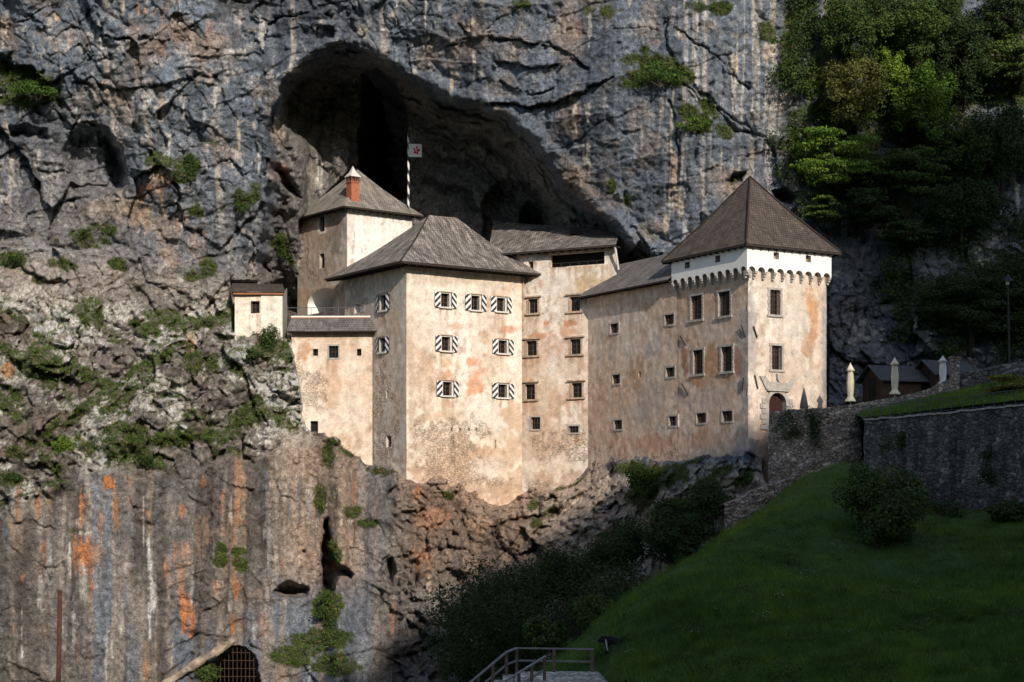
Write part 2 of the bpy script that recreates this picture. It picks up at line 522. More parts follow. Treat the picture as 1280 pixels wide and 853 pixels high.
def make_leaf(name, c, var=0.5, trans=0.25, patchy=False):
    m, nt, b = nmat(name)
    g = nd(nt, 'ShaderNodeNewGeometry')
    oi = nd(nt, 'ShaderNodeObjectInfo')
    r = ramp(nt, g.outputs['Random Per Island'], [(0.0, tuple(x * (1 - var) for x in c)), (0.6, c), (1.0, (c[0] * (1 + var * 1.3), c[1] * (1 + var), c[2] * (1 + var * 0.4)))])
    o = ramp(nt, oi.outputs['Random'], [(0.0, (0.75, 0.8, 0.8)), (1.0, (1.3, 1.15, 1.0))])
    cc = mixc(nt, 'MULTIPLY', 1.0, r, o)
    if patchy:
        v = objcoord(nt)
        cc = mixc(nt, 'MULTIPLY', 1.0, cc, ramp(nt, noise(nt, v, .22, 5, .65), [(.32, (.55, .62, .7)), (.5, (1, 1, 1)), (.66, (1.55, 1.3, 1.0))]))
        cc = mixc(nt, 'MULTIPLY', 1.0, cc, ramp(nt, noise(nt, v, 1.1, 4, .65), [(.34, (.6, .65, .7)), (.55, (1, 1, 1)), (.7, (1.4, 1.25, .9))]))
    nt.links.new(cc, b.inputs['Base Color'])
    b.inputs['Roughness'].default_value = 0.7
    tr = nd(nt, 'ShaderNodeBsdfTranslucent'); nt.links.new(cc, tr.inputs['Color'])
    mx = nd(nt, 'ShaderNodeMixShader'); mx.inputs[0].default_value = trans
    out = nt.nodes['Material Output']
    nt.links.new(b.outputs[0], mx.inputs[1]); nt.links.new(tr.outputs[0], mx.inputs[2]); nt.links.new(mx.outputs[0], out.inputs['Surface'])
    return m
M['leaf_bright'] = make_leaf('bright_leaves', (0.095, 0.180, 0.024))
M['leaf_mid'] = make_leaf('mid_green_leaves', (0.055, 0.100, 0.022))
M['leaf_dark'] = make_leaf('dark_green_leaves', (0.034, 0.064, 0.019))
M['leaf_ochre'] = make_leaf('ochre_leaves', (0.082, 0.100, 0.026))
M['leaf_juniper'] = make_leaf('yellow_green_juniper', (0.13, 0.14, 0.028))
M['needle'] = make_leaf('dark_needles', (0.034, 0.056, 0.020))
M['grass'] = make_leaf('meadow_grass_blades', (0.105, 0.205, 0.034), 0.45, .25, True)
M['tuft'] = make_leaf('ledge_grass', (0.082, 0.158, 0.030), 0.55)
M['dry'] = make_leaf('dry_grass', (0.19, 0.135, 0.06), 0.4)
M['blossom'] = make_leaf('white_umbel_flowers', (0.55, 0.55, 0.50), 0.2)
M['soil'] = simple('meadow_soil', (0.045, 0.085, 0.018), 0.95, 0.4, 1.5, 0, 0.5, 0.1)
# ------------------------------------------------------------------ cliff (rock face with the cave)
# castle footprint frames (see castle section): corner points and wall directions in plan
def plan(px, Y): return np.array([(px - HX) / F * Y, Y])
TW_C = plan(935, 120.0); TW_R = np.array([.861, .509]); TW_L = np.array([-.51, .86])
MB_C = plan(508, 134.0); MB_R = np.array([.83, .557]); MB_L = np.array([-.557, .83])
WT_C = plan(434, 143.5); WT_R = np.array([.79, .613]); WT_L = np.array([-.613, .79])

STEP = 1.45
gx = np.arange(-170, 1450, STEP, dtype=np.float64)
gy = np.arange(-150, 965, STEP, dtype=np.float64)
PX, PY = np.meshgrid(gx, gy)
A = [(-160,-140,128),(-160,200,138),(-160,450,136),(-160,600,131),(-160,960,128),
(0,0,133),(0,100,135),(100,180,139),(0,250,139),(100,350,139.5),(0,450,136),(100,450,136.5),(100,560,131.5),(0,600,131),(100,650,130.5),(100,853,129),
(250,560,132),(250,650,131),(250,853,129.5),(200,0,134),(200,100,135),(250,200,138),(300,100,136.5),(320,50,136.5),(300,250,139),(330,330,142),(250,350,140.5),
(285,400,139),(320,428,137.2),(200,450,135),(200,500,133),(330,480,135),(380,500,136.2),(400,560,136.8),(465,598,135.6),(508,612,132.8),
(560,618,134.4),(620,640,136),(700,612,137),(745,580,136),(800,590,130.3),(850,575,125),(900,572,120),(945,568,117.8),(960,600,117),(900,640,118),(850,680,120),(800,700,124),(700,700,130),
(620,720,133),(560,700,133),(500,700,132),(450,650,134),(420,600,134.5),(400,700,133.5),(400,853,130),(500,853,130),(600,853,130),(750,800,124),(900,760,117),
(560,30,137),(700,30,135.5),(850,30,134),(980,30,133.5),(700,150,137),(850,150,135.5),(960,150,135.5),(1000,230,136),(870,270,137),(800,250,138),(815,320,139.5),(500,40,138),(450,30,138),
(1040,100,134),(1100,50,137),(1200,20,140),(1280,0,142),(1440,-140,146),(1440,200,140),(1150,200,139),(1280,250,137),(1060,350,134.5),(1100,400,133.5),(1150,450,131.5),(1280,400,132),(1440,500,127),
(1060,470,131.5),(1150,560,130),(1280,600,128),(1440,960,118),(1100,960,118),(640,-140,135),(1000,-140,133),(300,-140,134),
(600,250,141),(430,62,139.5),(520,122,140.5),(620,158,140),(700,205,139.5),(762,270,139.5),(450,250,140.5),(700,330,141),(560,450,141),(450,420,142),(700,450,141),(800,450,139),(900,450,134)]
A = np.array(A)
cx, cy = np.meshgrid(np.arange(-180, 1475, 12.0), np.arange(-160, 985, 12.0))
cb = tps(A[:, 0], A[:, 1], A[:, 2], cx.ravel(), cy.ravel(), 0.002).reshape(cx.shape)
def bilin(C, qx, qy):
    u = (qx + 180) / 12.0; v = (qy + 160) / 12.0
    i = np.clip(u.astype(int), 0, C.shape[1] - 2); j = np.clip(v.astype(int), 0, C.shape[0] - 2)
    a = u - i; b = v - j
    return (C[j, i] * (1 - a) + C[j, i + 1] * a) * (1 - b) + (C[j + 1, i] * (1 - a) + C[j + 1, i + 1] * a) * b
base = bilin(cb, PX, PY)
f32 = lambda a: a.astype(np.float32)
PXf, PYf = f32(PX), f32(PY)
# wobble so that outlines drawn below are ragged
wx = PXf + 7 * fbm(PXf / 26, PYf / 26, 0.0, 4, 301)
wy = PYf + 7 * fbm(PXf / 26, PYf / 26, 9.0, 4, 302)
wx2 = PXf + 3.5 * fbm(PXf / 9, PYf / 9, 0.0, 3, 311)
wy2 = PYf + 3.5 * fbm(PXf / 9, PYf / 9, 9.0, 3, 312)

# --- cave
CAVE = [(318,330),(326,290),(332,245),(335,200),(334,160),(346,120),(366,86),(392,62),(425,52),(455,60),(490,78),(530,103),(585,129),(628,139),(660,163),(697,207),(734,254),(772,284),(803,318),(805,420),(330,420)]
cwx = wx + 7 * fbm(PXf / 15, PYf / 15, 2.0, 3, 305); cwy = wy + 7 * fbm(PXf / 15, PYf / 15, 3.0, 3, 306)
cd = poly_sd(cwx, cwy, CAVE)
def CAVE_SD(px, py): return float(poly_sd(np.array([px], np.float32), np.array([py], np.float32), CAVE)[0])
wl = 18 + 9 * sstep(470, 600, PXf)
dep = np.where(cd > 0, 1 - np.exp(-np.maximum(cd, 0) / wl), 0)
amp = 12.5 - 2.5 * sstep(520, 760, PXf) + 2.0 * sstep(480, 430, PXf) * sstep(200, 150, PYf)
Y = base + amp * dep
# lip rounding just outside
Y -= 0.9 * np.exp(-((cd + 6) / 9.0) ** 2) * sstep(420, 300, PYf + 0 * PXf)
# curved overhang folds that run along the lip on the right part
fold = sstep(480, 540, PXf) * sstep(0, 12, cd) * sstep(150, 70, cd)
Y += fold * 1.5 * np.sin(cd / 5.8 + 2.5 * fbm(PXf / 60, PYf / 60, 3.0, 3, 41)) * (0.5 + 0.5 * fbm(PXf / 80, PYf / 40, 5.0, 2, 42))
Y += fold * 1.9 * fbm(cd / 9.0, PXf / 80, 0.0, 4, 43) + fold * .8 * ridged(cd / 14.0, PXf / 60, 2.0, 3, 44)
# deep black throat
TH = [(452,92),(472,84),(494,98),(506,128),(512,165),(513,250),(446,250),(447,190),(450,140)]
td = poly_sd(wx2, wy2, TH)
Y += np.where(td > 0, 30 * (1 - np.exp(-td / 7.0)), 0)
# buttress left of the throat and pale tongue behind the watch tower
Y -= 2.2 * np.exp(-((PXf - 425) / 16) ** 2) * sstep(90, 150, PYf)
Y -= 5.0 * np.exp(-((PXf - 372) / 20) ** 2) * sstep(120, 200, PYf) * sstep(420, 300, PYf)
# arched chamber at the back right
AR = [(602,300),(602,255),(612,234),(630,224),(652,228),(676,246),(694,278),(700,300)]
ad = poly_sd(wx2, wy2, AR)
Y += np.where(ad > 0, 3.2 * (1 - np.exp(-ad / 3.0)), 0)
AR2 = [(648,300),(650,262),(662,250),(676,262),(688,300)]
ad2 = poly_sd(wx2, wy2, AR2)
Y += np.where(ad2 > 0, 14 * (1 - np.exp(-ad2 / 4.0)), 0)

# --- smaller hollows: polygon, depth, softness
HOL = [
 ([(86,168),(98,154),(116,149),(136,160),(154,182),(162,212),(158,236),(138,243),(120,238),(96,236),(80,220),(78,190)], 3.6, 9),
 ([(128,168),(150,186),(160,214),(156,240),(140,242),(134,214),(132,190)], 3.0, 5),
 ([(8,158),(30,152),(60,160),(62,176),(30,178),(10,172)], 2.6, 5),
 ([(405,648),(412,646),(416,690),(424,704),(444,716),(440,724),(424,722),(416,745),(402,742),(400,700)], 4.5, 3),
 ([(342,740),(360,724),(386,732),(384,746),(350,748)], 3.0, 4),
 ([(484,700),(492,694),(496,714),(490,730),(484,724)], 1.6, 3),
 ([(250,870),(262,836),(278,815),(292,806),(308,808),(322,826),(330,870)], 9.0, 4),
 ([(330,198),(350,205),(372,232),(378,252),(362,244),(344,226),(332,214)], 2.4, 4),
 ([(336,352),(352,346),(376,372),(392,390),(360,394),(345,378)], 3.4, 4),
 ([(595,735),(604,728),(606,770),(596,775)], 2.0, 4),
 ([(905,225),(918,213),(935,214),(930,228),(912,232)], 3.0, 4),
 ([(962,238),(980,232),(1000,246),(990,256),(968,254)], 3.0, 4),
 ([(376,688),(383,686),(383,694),(376,694)], 1.2, 2),
 ([(785,318),(800,300),(818,322),(822,345),(788,345)], 6.0, 6),
]
for pl, dd, sf in HOL:
    m = poly_sd(wx2, wy2, pl)
    Y += np.where(m > 0, dd * (1 - np.exp(-m / sf)), 0)

# --- cracks and bedding planes (polyline, depth, width, overhang below the line)
CR = [
 ([(575,30),(590,46),(640,49),(700,60),(735,84)], .9, 1.6, .5),
 ([(598,132),(625,128),(660,133),(700,126),(735,110),(762,98)], 1.2, 1.6, .8),
 ([(620,76),(668,86),(700,80)], .8, 1.5, .6), ([(560,55),(600,48)], .8, 1.6, .5),
 ([(628,100),(640,112),(662,118),(690,112)], .7, 1.5, .4),
 ([(830,25),(850,38),(880,60),(905,85),(935,110)], .9, 2.0, .2),
 ([(838,95),(870,120),(905,140),(940,165)], .8, 2.0, .2), ([(835,130),(842,150),(848,190),(850,230)], .7, 2.5, .0),
 ([(120,0),(124,28),(128,46)], .9, 2.0, .2), ([(128,45),(150,47),(186,46)], .9, 1.5, .7), ([(35,5),(46,34),(52,36),(66,35)], .8, 1.8, .3), ([(66,8),(76,24),(100,38)], .8, 1.8, .3),
 ([(120,105),(150,112),(190,107),(232,100),(244,92)], .8, 1.6, .7), ([(240,90),(262,96),(290,84)], .5, 1.5, .3),
 ([(302,25),(316,22),(334,30),(350,20)], 1.1, 4, .6), ([(310,42),(325,52),(330,70)], .9, 4, .5),
 ([(120,395),(150,410),(200,428),(240,412)], 1.0, 3, .3), ([(20,330),(60,352),(110,345)], .6, 2.5, .3),
 ([(90,565),(110,580),(122,596)], 1.1, 2.2, .2), ([(150,470),(190,490),(240,500)], .9, 3, .2),
 ([(335,455),(350,490),(380,507)], .8, 3, .4), ([(15,655),(40,650),(70,662)], .5, 2, .3),
 ([(262,588),(264,640),(262,690),(268,740)], .9, 3.2, .0), ([(180,650),(196,660)], .8, 2, .4), ([(232,615),(248,628),(262,634)], .6, 2, .3),
 ([(325,590),(328,640),(332,700),(330,740)], .9, 6, .0), ([(205,815),(250,790),(290,797)], .4, 2, .3), ([(200,850),(240,815)], .5, 2, .3),
 ([(510,750),(545,748)], .6, 2, .6), ([(590,690),(575,720),(560,745)], .8, 3, .2), ([(510,640),(512,690),(508,745)], .6, 3, .0),
 ([(640,650),(690,640),(735,610)], .9, 3.0, .6), ([(660,690),(700,672),(740,660)], .7, 3.0, .5), ([(580,640),(640,690),(660,720)], .9, 3, .3),
 ([(300,130),(308,180),(302,230)], .6, 4, .0), ([(322,140),(325,200),(320,250)], .6, 4, 0),
 ([(290,280),(315,300),(330,335)], .8, 4, .3), ([(345,285),(352,310),(372,330)], .9, 4, .3),
]
wlx = wx2 + 4 * fbm(PXf / 17, PYf / 17, 5.0, 3, 343); wly = wy2 + 5 * fbm(PXf / 17, PYf / 17, 6.0, 3, 344)
for pl, dd, ww, oh in CR:
    d = line_d(wlx, wly, pl)
    dd = dd * .55; ww = ww * .62 * (1 + .6 * fbm(PXf / 12, PYf / 12, 7.0, 2, 341))
    big = 1.0 if min(p[0] for p in pl) > 550 and max(p[1] for p in pl) < 330 else 0.0
    Y += dd * (1 + .1 * big) * np.exp(-(d / ww) ** 2) * sstep(-.45 - .25 * big, .15 - .1 * big, fbm(PXf / 22, PYf / 22, 3.0, 3, 342))
    oh = oh * .8
    if oh:
        # the bed above stands proud of the bed below
        x0, x1 = min(p[0] for p in pl), max(p[0] for p in pl)
        yy = np.interp(wx2, [p[0] for p in sorted(pl)], [p[1] for p in sorted(pl)])
        mm = sstep(x0 - 4, x0 + 8, wx2) * sstep(x1 + 4, x1 - 8, wx2)
        s = wy2 - yy
        Y += mm * oh * (np.exp(-np.maximum(s, 0) / 14.0) * (s > 0) - np.exp(-np.maximum(-s, 0) / 10.0) * (s <= 0)) * 0.7

# boulder below the chapel and a rounded knob above it
for (bx, by, rx, ry, hgt) in [(362,468,30,34,2.6),(205,225,34,34,.8),(225,452,24,30,1.3),(195,470,22,26,1.0),(140,440,30,26,1.0),(60,450,34,24,1.0),(55,525,30,30,.9),(150,545,40,26,1.0),(300,460,20,30,1.0),(330,535,30,26,.9),(270,500,24,30,.8),(690,625,26,14,1.2),(735,650,32,18,1.2),(640,600,20,10,.6)]:
    q = ((wx - bx) / rx) ** 2 + ((wy - by) / ry) ** 2
    Y -= np.where(q < 1, hgt * np.sqrt(np.maximum(1 - q, 0)), 0)

# --- rock relief in world space
X3 = (PX - HX) / F * Y; Z3 = (HY - PY) / F * Y
x, y, z = f32(X3), f32(Y), f32(Z3)
inside = sstep(0, 25, cd)
edgeY = np.interp(PXf, [-170, 0, 60, 100, 180, 330, 400, 460, 2000], [650, 640, 612, 592, 575, 556, 552, 560, 560]).astype(np.float32) + 26 * fbm(PXf / 40, PYf / 60, 2.0, 4, 371)
lowE = sstep(-14, 24, PYf - edgeY)
flute = lowE * sstep(520, 440, PXf) * (1 - .55 * sstep(-.1, .35, fbm(PXf / 60, PYf / 45, 8.0, 3, 372) + .3 * sstep(190, 260, PXf)))            # water fluted lower wall
talus = sstep(345, 400, PYf) * (1 - lowE) * sstep(420, 360, PXf)   # broken ground left of the castle
talus = np.maximum(talus, sstep(585, 610, PYf) * sstep(450, 520, PXf))
talus = np.maximum(talus, sstep(900, 1000, PXf) * sstep(240, 300, PYf) * 0.6)
dw = 2.2 * fbm(x * .22, y * .22, z * .22, 4, 51)
smR = sstep(540, 610, PXf) * sstep(330, 290, PYf) * sstep(1010, 950, PXf)   # big smooth slabs
sm = sstep(400, 330, PYf) * (1 - .6 * sstep(330, 200, PXf))   # smooth scoured upper wall
a1, a2, arnd, afac = worley((x + z * .35 + dw) * .16, y * .12, (z - x * .22 + dw) * .11, 61)
b1, b2, brnd, bfac = worley((x + dw * .7) * .55, y * .45, (z + .3 * x) * .45, 71)
c1, c2, crnd, cfac = worley((x + dw * .4) * 1.5, y * 1.2, z * 1.5, 81)
rel = 0
rel = rel + 1.9 * fbm(x * .07, y * .07, z * .055, 4, 91)
rel = rel + (1 - .95 * lowE * sstep(520, 440, PXf)) * (2.6 * afac + .9 * (arnd - .5)) * (1 - .5 * inside) * (1 - .25 * sm) * (1 - .5 * smR)
rel = rel + (1 - .9 * flute) * (1.0 * bfac + .32 * (brnd - .5)) * (1 + .5 * talus) * (1 - .5 * inside) * (1 - .62 * sm) * (1 - .6 * smR)
rel = rel + (.30 * cfac) * (1 - .8 * flute) * (1 + 1.4 * talus) * (1 - .5 * sm) * (1 - .4 * smR)
rel = rel - .30 * sstep(.12, .0, a2 - a1) * (1 - lowE) * sstep(-.1, .3, dw) - .10 * sstep(.12, .0, b2 - b1) * (1 - .7 * flute) * (1 - .8 * sm) * sstep(-.1, .4, fbm(x*.4,y*.4,z*.4,2,57))
rel = rel + (.55 + .5 * talus) * (ridged(x * .5, y * .5, z * .45, 4, 95) - .5) * (1 - .7 * flute) * (1 - .65 * smR)
rel = rel + .20 * fbm(x * 2.2, y * 2.2, z * 2.0, 3, 97) + (.22 - .1 * flute) * (ridged(x * 2.6, y * 2.4, z * 2.2, 3, 98) - .5)
# two sets of joints: steep ones and dipping ones, opened here and there
jw = .5 * fbm(x * .5, y * .5, z * .5, 3, 121)
j1 = 1 - np.abs(vnoise((x + jw + .25 * z) * .75, y * .2, z * .16, 123)); j2 = 1 - np.abs(vnoise((x - 2 * jw) * .14, y * .2, (z + jw * 1.4 - .35 * x) * .62, 125)); j3 = 1 - np.abs(vnoise((x + .8 * z + jw * 2) * 1.1, y * .3, z * .5, 127))
o1 = sstep(-.05, .35, fbm(x * .22, y * .2, z * .22, 3, 129)); o2 = sstep(-.1, .3, fbm(x * .2, y * .2, z * .25, 3, 131))
joint = np.maximum(np.maximum(sstep(.93, .995, j1) * o1, sstep(.93, .995, j2) * o2), .8 * sstep(.93, .995, j3) * sstep(.0, .35, fbm(x * .3, y * .2, z * .3, 2, 133))) * (1 - .85 * flute)
joint = joint * (1 - .8 * smR)
rel = rel - .42 * joint
rel = rel + .5 * (vnoise((x + jw) * .75, y * .2, z * .16, 135) > .12) * o1 * .35 * (1 - flute) + .45 * (vnoise((x - 2 * jw) * .14, y * .2, (z + jw * 1.4 - .35 * x) * .62, 125) > .0) * .5 * (1 - flute)
# tilted bedding: thin broken steps running across the face
bed = (z - .28 * x * sstep(-4, 6, x) + .12 * x + 1.6 * fbm(x * .12, y * .12, z * .12, 3, 111)) * .42
bf = bed - np.floor(bed)
rel = rel + .55 * (bf ** 3) * sstep(-.15, .25, fbm(x * .16, y * .1, z * .3, 3, 113)) * (1 - flute) * (1 - .5 * inside) * (1 - .5 * talus)
# vertical flutes
fx = x + .5 * fbm(x * .3, 0.0, z * .12, 3, 99)
rel = rel + flute * 1.2 * fbm(fx * .17, 0.0, z * .03, 2, 107) + flute * (1.35 * fbm(fx * .42, 0.0, z * .035, 3, 101) + .34 * fbm(fx * 1.5, 0.0, z * .06, 2, 103))
up = sstep(330, 200, PYf) * (1 - inside)
upL = sstep(360, 300, PXf) * sstep(350, 260, PYf)
rel = rel + up * (.45 + .35 * upL) * fbm(fx * .9, 0.0, z * .10, 3, 105) + .5 * up * upL * fbm(fx * .4, 0.0, z * .05, 3, 106)
near_castle = sstep(0, 1, PXf)
Y = Y - rel * .85

# hide the rock well behind the castle silhouette
SIL = [(362,420),(366,392),(372,300),(373,276),(434,214),(448,208),(515,262),(540,272),(770,300),(776,345),(838,318),(932,222),(1040,315),(1036,505),(1065,508),(1075,600),(960,602),(947,564),(905,566),(850,578),(800,570),(765,571),(742,580),(722,600),(690,607),(660,613),(624,630),(604,622),(580,612),(548,602),(508,598),(490,590),(465,584),(440,564),(412,546),(392,540),(384,530),(378,505)]
sdx = PXf + (6 * fbm(PXf / 9, PYf / 9, 1.0, 4, 331) + 8 * fbm(PXf / 26, PYf / 26, 4.0, 2, 333)) * sstep(490, 520, PYf)
sdy = PYf + (8 * fbm(PXf / 9, PYf / 9, 2.0, 4, 332) + 10 * fbm(PXf / 26, PYf / 26, 6.0, 2, 334)) * sstep(490, 520, PYf)
sd = poly_sd(sdx, sdy, SIL)
LOWSIL = sstep(0, 3, sd)
behind = np.where(PXf < 400, 146.0, np.where(PXf < 640, 153.0, np.where(PXf < 800, 152.0, np.where(PXf<985, 137.0, 133.5))))
Y = np.where(PYf > 300, Y * (1 - LOWSIL) + np.maximum(Y, behind) * LOWSIL, Y * (1 - LOWSIL) + np.maximum(Y, np.where(PXf<560,153.,Y)) * LOWSIL)
CH = poly_sd(PXf, PYf, [(289,415),(287,350),(353,350),(356,398),(330,408)])
chs = sstep(0, 3, CH)
Y = Y * (1 - chs) + np.maximum(Y, 143.0) * chs
CLIFF_Y = Y
XW = (PX - HX) / F * Y; ZW = (HY - PY) / F * Y

def cliff_at(px, py):
    i = int(round((px - gx[0]) / STEP)); j = int(round((py - gy[0]) / STEP))
    i = min(max(i, 0), len(gx) - 1); j = min(max(j, 0), len(gy) - 1)
    return np.array([XW[j, i], CLIFF_Y[j, i], ZW[j, i]])

# --- colours: what minerals, lichen and seepage leave on the rock, plus light and shade painted in the cave
x, y, z = f32(XW), f32(Y), f32(ZW)
n_a = fbm(x * .13, y * .1, z * .10, 4, 201); n_b = fbm(x * .45, y * .4, z * .35, 4, 203); n_c = fbm(x * 1.6, y * 1.5, z * 1.4, 4, 205)
st1 = fbm((x + .25 * n_b) * .55, 0.0, z * .03, 4, 211)     # vertical seepage bands
st2 = fbm((x + .2 * n_b) * 1.5, 3.0, z * .055, 3, 213)
st3 = fbm((x + .1 * n_b) * 3.2, 7.0, z * .09, 3, 215)
def L(a, b, t): return a * (1 - t[..., None]) + np.array(b, np.float32) * t[..., None]
blue = np.array((.122, .147, .184), np.float32); warm = np.array((.235, .210, .190), np.float32); brn = np.array((.205, .172, .145), np.float32)
col = np.zeros(PX.shape + (3,), np.float32) + blue
tw = sstep(300, 380, PYf) * sstep(720, 600, PXf) * sstep(620, 570, PYf)
col = L(col, warm, np.clip(tw + .22 * sstep(.05, .5, n_a) + .55 * sstep(380, 60, PXf) * sstep(150, 300, PYf), 0, 1))
low = np.where(PXf < 470, lowE, sstep(570, 620, PYf)).astype(np.float32)
col = L(col, (.165, .155, .147), low)
lowl = low * sstep(500, 440, PXf)
band = .8 * vnoise(fx * .5 + .25 * n_b, 3.0, z * .04, 231) + .5 * vnoise(fx * 1.5 + .3 * n_c, 5.0, z * .07, 232) + .5 * n_a + .25 * n_b
col = L(col, (.150, .172, .205), lowl * sstep(-.05, .35, band) * .9)
col = L(col, (.085, .074, .068), lowl * sstep(-.15, -.55, band) * .85)
col = L(col, (.30, .245, .195), lowl * sstep(.18, .05, np.abs(band)) * .4)
col = L(col, (.42, .40, .37), lowl * sstep(.42, .62, vnoise(fx * 3.4, 9.0, z * .03, 233)) * sstep(-.1, .4, n_a + n_b) * .6)
col = L(col, (.33, .235, .165), sstep(330, 380, PXf) * sstep(480, 430, PXf) * sstep(520, 570, PYf) * sstep(770, 700, PYf) * .8)
col = L(col, (.27, .185, .135), sstep(480, 520, PXf) * sstep(800, 700, PXf) * low * sstep(760, 690, PYf) * .7)
col = L(col, (.105, .090, .080), low * sstep(-.05, -.4, st1) * .5)
col = L(col, (.26, .215, .17), low * sstep(.1, .45, st2) * .55)
col = L(col, (.075, .068, .066), low * sstep(.2, .5, st3) * sstep(.1, -.2, st1) * .6)
# cave interior: warm dusty limestone
col = L(col, (.19, .172, .155), sstep(4, 22, cd) * .85)
col = L(col, (.055, .055, .06), sstep(4, 22, cd) * sstep(.0, .35, fbm(cd / 7.0, PXf / 70, 5.0, 4, 241)) * .7)
col = L(col, (.26, .24, .22), sstep(4, 22, cd) * sstep(.1, .4, fbm(cd / 5.0, PXf / 50, 9.0, 4, 243)) * .5)
col = L(col, (.06, .06, .062), sstep(4, 22, cd) * sstep(480, 420, PXf) * sstep(230, 150, PYf) * .15)  # shade of the upper left lobe deepened in the colour
# upper wall: dark and pale seepage
ups = sstep(330, 230, PYf) * (1 - sstep(0, 15, cd))
col = L(col, (.055, .066, .088), ups * sstep(.05, .4, st1) * .75)
col = L(col, (.43, .40, .36), ups * smR * sstep(.12, .36, st3 + .5 * st2) * sstep(-.2, .15, n_a) * .7)
col = L(col, (.40, .36, .32), ups * sstep(.22, .42, st2) * sstep(-.15, .2, n_a + .3 * st3) * .75)
col = L(col, (.30, .215, .15), ups * sstep(.2, .5, fbm(x * .2, y * .2, z * .16, 4, 221)) * .45)
# bleached / lichen speckled blocks on the broken ground
tal = sstep(345, 400, PYf) * (1 - lowE) * sstep(430, 380, PXf)
n_d = fbm(x * 4.4, y * 4.0, z * 3.8, 3, 207)
col = L(col, (.62, .585, .53), tal * sstep(-.12, .10, n_b + .35 * n_c + .25 * n_d) * .95)
col = L(col, (.17, .125, .085), tal * sstep(.05, .3, n_a - .6 * n_b) * .6)
col = L(col, (.075, .062, .055), tal * sstep(.10, .34, n_c - .5 * n_b + .3 * n_d) * .8)
col = L(col, (.44, .415, .385), .8 * (1 - tal) * (1 - low) * (1 - sstep(0, 15, cd)) * sstep(.20, .42, n_c + .4 * n_b + .3 * n_d) * .65 * (1 - .65 * sstep(520, 600, PXf) * sstep(330, 290, PYf)))
col = L(col, (.07, .068, .068), (1 - tal) * (1 - lowl) * sstep(.28, .48, n_d - .4 * n_b + .3 * n_c) * .55)
col = L(col, (.25, .19, .145), (1 - tal) * (1 - low) * (1 - sstep(0, 15, cd)) * sstep(.16, .4, n_b - .5 * n_a) * .4)
rub = sstep(570, 600, PYf) * sstep(640, 700, PXf)
col = L(col, (.33, .28, .235), rub * .8)
col = L(col, (.48, .45, .41), rub * sstep(780, 840, PXf) * sstep(.05, .35, n_b + .4 * n_c) * .8)
rr = sstep(1020, 1060, PXf) * sstep(250, 300, PYf)
col = L(col, (.145, .145, .155), rr * .8)
col = L(col, (.40, .37, .34), rr * sstep(.12, .4, n_b + .5 * n_c) * sstep(470, 380, PYf))
col *= (1 + .50 * n_d + .20 * n_c)[..., None]
col *= (1 - .50 * joint * (1 - sstep(0, 15, cd)))[..., None]
basef = np.exp(-np.abs(sd) / 16.0) * sstep(480, 510, PXf) * sstep(790, 740, PXf) * sstep(540, 560, PYf)
col = L(col, (.36, .25, .18), basef * .75)
# hairline dark joints between blocks
col *= (1 - .35 * sstep(.06, .0, b2 - b1) * (1 - .6 * low) * (1 - .85 * sm) * sstep(-.1, .3, n_a))[..., None]
col *= (1 - .30 * sstep(.08, .0, c2 - c1) * (1 - .6 * low) * (1 - .85 * sm) * sstep(-.2, .3, n_b))[..., None]
col *= (1 + (.30 * (arnd - .5) + .25 * (brnd - .5)) * (1 - .5 * sm))[..., None]

def patch(kind, px, py, rx, ry, cc, s=1.0, rot=0.0, ragged=.55, vert=False):
    """stain with a ragged edge"""
    global col
    ca, sa = math.cos(rot), math.sin(rot)
    jx0, jx1 = np.searchsorted(gx, [px - 2.2 * max(rx, ry), px + 2.2 * max(rx, ry)])
    jy0, jy1 = np.searchsorted(gy, [py - 2.2 * max(rx, ry), py + 2.2 * max(rx, ry)])
    sl = (slice(jy0, jy1), slice(jx0, jx1))
    dx, dy = PXf[sl] - px, PYf[sl] - py
    u = (dx * ca + dy * sa) / rx; v = (-dx * sa + dy * ca) / ry
    nn = (n_c[sl] * 1.0 + n_d[sl] * .9 + n_b[sl] * .6 + st3[sl] * (1.2 if vert else .3)) * ragged
    if vert:
        wob = fbm(PXf[sl] / 40, PYf[sl] / 30, 2.0, 3, 351) * .7
        run = .55 + .9 * (.5 + .5 * vnoise(PXf[sl] / 2.6, px * .37, PYf[sl] / 60, 352)) + .4 * vnoise(PXf[sl] / 7, 1.0 + py, 0.0, 353)
        vv = np.where(v > 0, v / run, v / (.8 + .3 * vnoise(PXf[sl] / 6, 5.0 + py, 0.0, 354)))
        q = 1 - np.abs(u + wob) ** 1.6 * (1 + .6 * np.maximum(v, 0)) - vv * vv + .5 * nn
        s = s * (.7 + .5 * sstep(-.3, .4, st3[sl] + .5 * n_c[sl]))
    else:
        q = 1 - (u * u + v * v) + nn
    if vert: q = q - .55 * sstep(.15, -.45, vnoise(PXf[sl] / 2.7, PYf[sl] / 42, 4.0, 355) + .5 * n_c[sl])
    t = np.clip(sstep(.0, .6, q) * s * (.86 + .5 * n_d[sl]), 0, 1)
    col[sl] = L(col[sl], cc, t)
ORG = (.42, .165, .062); PKO = (.44, .25, .155); WHT = (.62, .59, .55); TAN = (.50, .40, .31); DRK = (.055, .05, .048)
